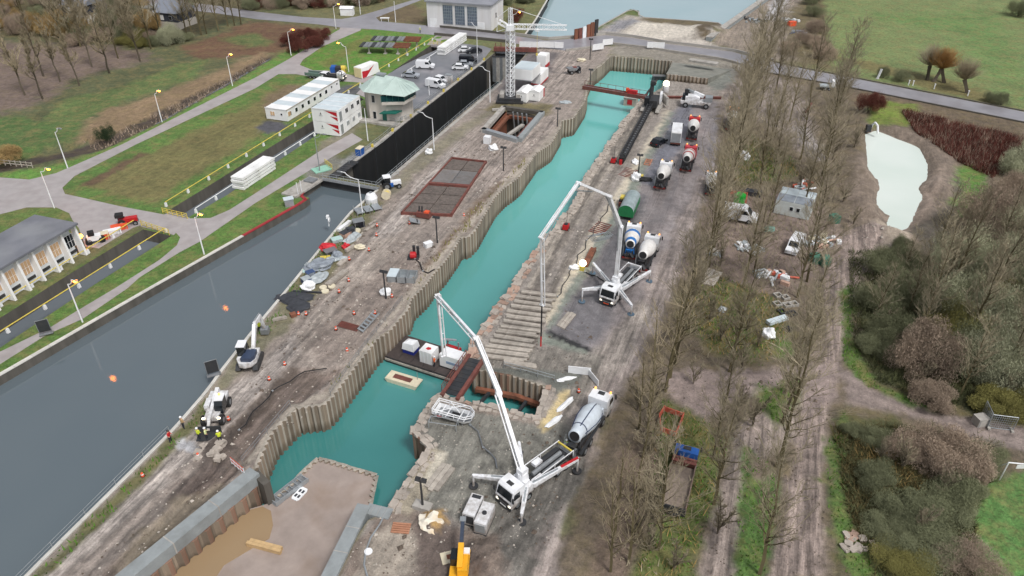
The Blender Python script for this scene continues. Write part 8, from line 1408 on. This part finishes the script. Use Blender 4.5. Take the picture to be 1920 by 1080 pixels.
# ------------------------------------------------------------------ under the trees
A = W(1450,400); t = thing('site_office', 'pale blue grey site office of four roof panels among the trees', 'site office', A, head(1450,400,1516,414)); Lo = (W(1516,414)-A).length; MB().bx(0,Lo,0,5.6,.1,2.6).build('wall', mat('cool_white_panel', L(206,212,210), .6, var=.1, dirt=(*L(176,176,168), .4)), t)
for i in range(2):
    for j in range(2): MB().bx(i*Lo/2+.06,(i+1)*Lo/2-.06,.05+j*2.8,2.75+j*2.8,2.6,2.7).build('roof_panel', m_roofc if j else m_tarp, t)
[window(t,Lo*.5+x,-.01,1.5,.6,.8,0,-1,panes=1) for x in (-.2,.9)]
t = thing('green_tank', 'bright green upright tank beside the white van', 'tank', W(1384,386)); MB().tube((0,0,.1),(0,0,2.2),1.0,n=16).build('tank_shell', mat('bright_green', L(30,180,60), .5, var=.1), t); MB().tube((0,0,2.2),(0,0,2.3),.9,n=16).build('lid', MATS['bright_green'], t); MB().tube((1.0,0,.4),(1.5,-.3,.3),.12).build('outlet', m_white, t)
def barrier_ring(label, pts, m, h=1.0):
    P = [W(*p) for p in pts]; t = thing('barrier_ring', label, 'barrier', P[0]); n = len(P)
    for i in range(n):
        a, b = P[i]-P[0], P[(i+1) % n]-P[0]; k = max(1, round((b-a).length/2))
        for j in range(k): MB().beam(a+(b-a)*(j/k)+Vector((0,0,h*.62)), a+(b-a)*((j+.95)/k)+Vector((0,0,h*.62)), .12, h*.6).build('board', m, t); MB().tube(a+(b-a)*(j/k), a+(b-a)*(j/k)+Vector((0,0,h)), .07).build('post', m, t)
    return t
m_or2 = mat('orange_barrier', L(200,100,80), .6, var=.2); barrier_ring('orange barrier ring on the grass north of the blue truck', [(1235,788),(1244,774),(1280,787),(1266,822),(1238,813)], m_or2, 1.1); barrier_ring('orange barrier frame round the green tank', [(1365,384),(1370,366),(1400,370),(1398,384)], m_or2, 1.0)
plank('dark bundle of pipes on the grass above the green tank', 1395, 362, 1428, 368, 1.6, .8, m_tarpd, 'pipe_bundle', 'pipes', n=4); plank('weathered planks lying under the trees', 1324, 535, 1342, 508, 2.2, .2, m_wood, n=4); plank('pale blue grey bench slab on the grass', 1437, 609, 1476, 597, .9, .5, m_roofc, 'bench_slab', 'slab')
def pile_mix(label, u, v, mats, n, r, name='pipe_pile'):
    t = thing(name, label, 'pile', W(u, v), rnd.uniform(0,3))
    for k in range(n):
        x, y = rnd.uniform(-r,r), rnd.uniform(-r*.7,r*.7); m = mats[k % len(mats)]
        if k % 3 == 0: a = rnd.uniform(0,3); MB().tube((x-math.cos(a),y-math.sin(a),.2+.1*(k % 4)),(x+math.cos(a),y+math.sin(a),.3),.16,n=8).build('pipe', m, t)
        elif k % 3 == 1: MB().box(x,y,.3,rnd.uniform(.5,1.4),rnd.uniform(.4,.9),rnd.uniform(.3,.6),rz=rnd.uniform(0,3)).build('piece', m, t)
        else: MB().tube((x,y,.05),(x,y,.5),rnd.uniform(.3,.6),n=10).build('drum', m, t)
pile_mix('white and orange pipes heaped in the clearing', 1455, 522, [m_white,m_white,m_or2,m_drag,m_pink], 22, 2.6); pile_mix('orange and grey pipes stacked behind the site office', 1502, 350, [m_or2,m_drag,m_dark,m_white], 18, 2.2); pile_mix('pale broken material heaped along the dirt track', 1545, 455, [m_drag,m_pink,m_white,m_beige], 24, 2.8); pile_mix('white frames leaning together in the clearing', 1407, 468, [m_white,m_drag], 14, 1.9); pile_mix('dark and white scrap among the left trees', 1342, 475, [m_drag,m_wood], 8, 1.2)
for i,(u,v) in enumerate([(1458,556),(1472,560),(1457,572),(1475,574),(1488,572),(1466,587),(1485,590)]):
    t = thing('concrete_shaft', 'square concrete shaft frame on the grass, '+ORD[i]+' from the clearing', 'concrete frame', W(u,v), .3, 'concrete frames left on the grass'); t.scale = (.8, .8, .8); m = m_conc if i < 5 else m_tarpd; [MB().box(x,y,.25,sx,sy,.5).build('side', m, t) for x,y,sx,sy in ((-.55,0,.2,1.3),(.55,0,.2,1.3),(0,-.55,.9,.2),(0,.55,.9,.2))]
heap('white builder bag on the grass near the bench slab', 1441, 630, m_white, .9, .9, 1.0, 'sack', 'sack'); heap('white wrapped bundle standing among the trees', 1397, 297, m_white, .8, 1.2, 1.4); heap('white scrap sheet on the grass under the trees', 1355, 583, m_drag, .6, .6, .5, 'sheet', 'sheet'); heap('black bucket heap below the bench slab', 1478, 620, m_blk, .5, .5, .6, 'bucket_heap', 'buckets'); heap('teal sheet by the clearing edge', 1441, 432, mat('teal_sheet', L(110,160,150), .6), .9, .8, .6, 'sheet', 'sheet')
for i,(u,v,lb) in enumerate([(1563,417,'green crate beside the dirt track, alone'),(1527,492,'green crate below the pale heap, left one'),(1545,496,'green crate below the pale heap, right one')]): box_thing(lb,u,v,.2,(1.4,1.4,1.3),mat('moss_green', L(70,116,96), .6, var=.2),'crate','crate')
t = thing('red_pipe_rack', 'dark red pipe leaning among trees near the road', 'pipe', W(1515,208), 1.0); MB().tube((-2,0,.3),(2,0,1.2),.22).build('pipe', m_redb, t); MB().box(1.4,0,.5,.2,.8,1.0).build('prop', m_wood, t)
t = thing('white_trailer', 'pale tilted trailer beside the road under the trees', 'trailer', W(1550,168), -.2); MB().box(0,0,1.0,3.6,1.9,.3).build('bed', m_drag, t); MB().box(1.2,0,1.7,.9,1.8,1.3).build('box', m_white, t); [wheel(t,x,y,.4,.25) for x in (-.5,.4) for y in (-.9,.9)]
# pond outlet, fences, goal, far rubbish
t = thing('outlet_pipe', 'white curved outlet pipe at the head of the milky pond', 'pipe', W(1640,250)); MB().path([Vector((0,2.4,-.2)),Vector((0,2,1.2)),Vector((.1,1.2,1.9)),Vector((.3,.2,1.6)),Vector((.4,-.5,.2))],.22,8).build('pipe', m_white, t); MB().box(-.8,1.6,.5,1.0,.8,1.4).build('pump_box', m_dark, t)
def mesh_fence(label, a, b, h=2.0):
    A, B = W(*a), W(*b); d = B-A; t = thing('site_fence', label, 'fence', A, math.atan2(d.y,d.x)); Lf = d.length; MB().path([(0,0,.1),(Lf,0,.1),(Lf,0,h),(0,0,h),(0,0,.1)],.05,5).build('frame', m_galv, t); b2 = MB(); [b2.tube((x*Lf/12,0,.1),(x*Lf/12,0,h),.018,n=4) for x in range(1,12)]; [b2.tube((0,0,.1+(h-.1)*z/6),(Lf,0,.1+(h-.1)*z/6),.018,n=4) for z in range(1,6)]; b2.build('wire_mesh', m_galv, t); [MB().box(x,0,.1,.3,.8,.2).build('foot', m_conc, t) for x in (.1,Lf-.1)]
mesh_fence('grey mesh site fence panel beside the side track', (1851,802), (1898,808)); mesh_fence('grey mesh site fence panel leaning back by the concrete block', (1840,776), (1851,800)); box_thing('grey concrete cube at the gap in the mesh fence', 1835, 795, .2, (1.3,1.1,1.1), m_conc, 'concrete_block', 'block')
t = thing('goal_frame', 'white football goal frame with a small board at the lawn edge', 'goal', W(1874,900)); gA = W(1874,900); gB = W(1925,905)-gA; MB().tube((0,0,0),(0,0,2.6),.07).tube((0,0,2.6),gB+Vector((0,0,2.6)),.07).tube((-.1,1.6,0),(0,0,2.5),.05).build('frame', m_white, t); MB().box(gB.x*.55,gB.y*.55,2.2,1.2,.06,.5).build('board', m_white, t)
t = thing('white_stick', 'tall white post leaning at the field edge', 'post', W(1645,148), .5); MB().beam((0,0,0),(.7,0,2.4),.5,.2).build('post_body', m_white, t); MB().box(0,0,.05,.7,.7,.1).build('foot', m_conc, t)
for i,(u,v) in enumerate([(1703,160),(1711,161),(1751,167),(1814,180)]): t = thing('marker_post', 'short white marker post along the field edge, '+ORD[i]+' from the round bush', 'post', W(u,v), 0, 'white marker posts along the road'); MB().tube((0,0,0),(0,0,1.2),.13).build('post_body', m_white, t); MB().box(0,0,1.25,.3,.3,.12).build('cap', m_white, t)
pile_mix('blue wrapped pallets beside the far haul track', 1495, 62, [mat('mid_blue', L(64,84,124), .5),m_tarp,m_tarp], 16, 2.6, 'pallet_pile'); pile_mix('grey frames and white sacks beside the far haul track', 1474, 38, [m_drag,m_white,m_grey], 20, 3.2, 'frame_pile'); box_thing('orange box on the far haul track', 1484, 48, .2, (2.2,1.6,1.2), m_orange); pile_mix('dark grey formwork stacked behind the river wall', 1408, 40, [m_grey,m_dark,m_drag], 26, 4.5, 'formwork_pile')
pile_mix('small bricks and scraps by the clearing mud', 1660, 445, [m_beige,m_stone], 10, 1.6, 'scrap_pile')
for (a,b,lb) in (((-40,305),(62,315),'low timber fence at the west end of the meadow ditch'),):
    A, B = W(*a), W(*b); d = B-A; t = thing('timber_fence', lb, 'fence', A, math.atan2(d.y,d.x)); [MB().tube((d.length*k/10,0,0),(d.length*k/10,0,1.2),.09).build('post', m_wood, t) for k in range(11)]; [MB().bx(0,d.length,-.05,.05,z,z+.14).build('rail', m_wood, t) for z in (.4,.95)]

# loose stones and clods that nobody could count
def clods(name, polys, dens, m, s0, s1, seed):
    r = np.random.RandomState(seed); vs = []; fs = []
    for poly in polys:
        pw = np.array([(q.x, q.y) for q in wpoly(poly)]); lo, hi = pw.min(0), pw.max(0); n = int(min(60000, dens*(hi-lo).prod())); P = lo+r.rand(n, 2)*(hi-lo); P = P[inpoly(P, pw)]; k = fbm(P[:, 0]*.3+seed, P[:, 1]*.3, 3); P = P[k > .42+.25*r.rand(len(P))-.1]
        for (x, y), z in zip(P, height_at(P)):
            s = r.uniform(s0, s1)*(1+1.5*(r.rand() > .95)); o = len(vs); q = r.uniform(.6, 1.3, 5)*s; a = r.uniform(0, 6.28); c, d = math.cos(a), math.sin(a)
            vs += [(x+c*q[0], y+d*q[0], z-.02), (x-d*q[1], y+c*q[1], z-.02), (x-c*q[2], y-d*q[2], z-.02), (x+d*q[3], y-c*q[3], z-.02), (x, y, z+q[4]*.75)]; fs += [(o, o+1, o+4), (o+1, o+2, o+4), (o+2, o+3, o+4), (o+3, o, o+4)]
    me = bpy.data.meshes.new(name); me.from_pydata(vs, [], fs); me.materials.append(m); me.update(); return stuff(put(name, me))
m_clod = mat('dark_clods', L(112,100,90), .95, var=.4, scale=.8); m_peb = mat('pale_stones', L(196,188,178), .9, var=.3, scale=.8)
ISL = [(150,1080),(330,880),(450,740),(560,600),(660,450),(740,370),(880,260),(1030,240),(960,335),(860,440),(760,560),(690,640),(600,755),(470,860),(260,1075)]
BANK = [(790,850),(850,760),(1000,800),(1060,780),(1080,880),(1040,1000),(980,1080),(620,1080),(700,985)]
clods('clods', [ISL, BANK, [(1060,560),(1120,640),(1100,740),(960,690),(890,680)]], 1.3, m_clod, .06, .17, 21); clods('stones', [ISL, BANK, [(940,640),(1060,440),(1150,300),(1215,190),(1240,205),(1150,350),(1040,560),(990,650)], [(1590,420),(1640,400),(1720,460),(1650,540),(1560,600)]], 1.1, m_peb, .05, .15, 22)
clods('clods', [[(1250,700),(1480,692),(1570,690),(1560,1080),(1440,1080),(1320,1080),(1360,860),(1260,750)],[(1270,500),(1330,390),(1500,360),(1580,430),(1550,620),(1440,570)]], 1.2, m_clod, .06, .16, 23)

# hoses and cables left on the ground
def cable(label, pts, r, m, name='hose', cat='hose'):
    P = [W(*q) for q in pts]; t = thing(name, label, cat, P[0]); q = resample(P, 1.2); w = [k-P[0]+Vector((.25*math.sin(i*1.7), .25*math.cos(i*1.3), .16)) for i, k in enumerate(q)]; MB().path(w, r, 5).build('tube', m, t)
    [MB().tube(w[i], w[i]+(w[min(i+1, len(w)-1)]-w[i])*.2, r*1.6, n=6).build('coupling', m_galv, t) for i in (0, len(w)//2)]
cable('black hose trailing from the red round pump to the sheet pile wall', [(777,488),(790,500),(800,515),(812,508)], .09, m_blk); cable('black cable running along the dug step on the island', [(446,812),(480,770),(520,728),(560,705),(610,690)], .07, m_blk, 'cable', 'cable'); cable('grey hose lying between the workboat and the near pump truck', [(880,800),(900,818),(915,850),(935,880)], .09, m_grey); cable('dark cable along the bank beside the timber ramp', [(1045,560),(1075,500),(1110,440),(1150,375)], .07, m_dark, 'cable', 'cable'); cable('black hose from the work light towards the far pump truck', [(1096,512),(1108,520),(1122,516),(1132,530)], .08, m_blk)
guard('grey pipe railing along the back of the small side dock', [(945,690),(990,702),(1040,716)], 1.0, 2.0)
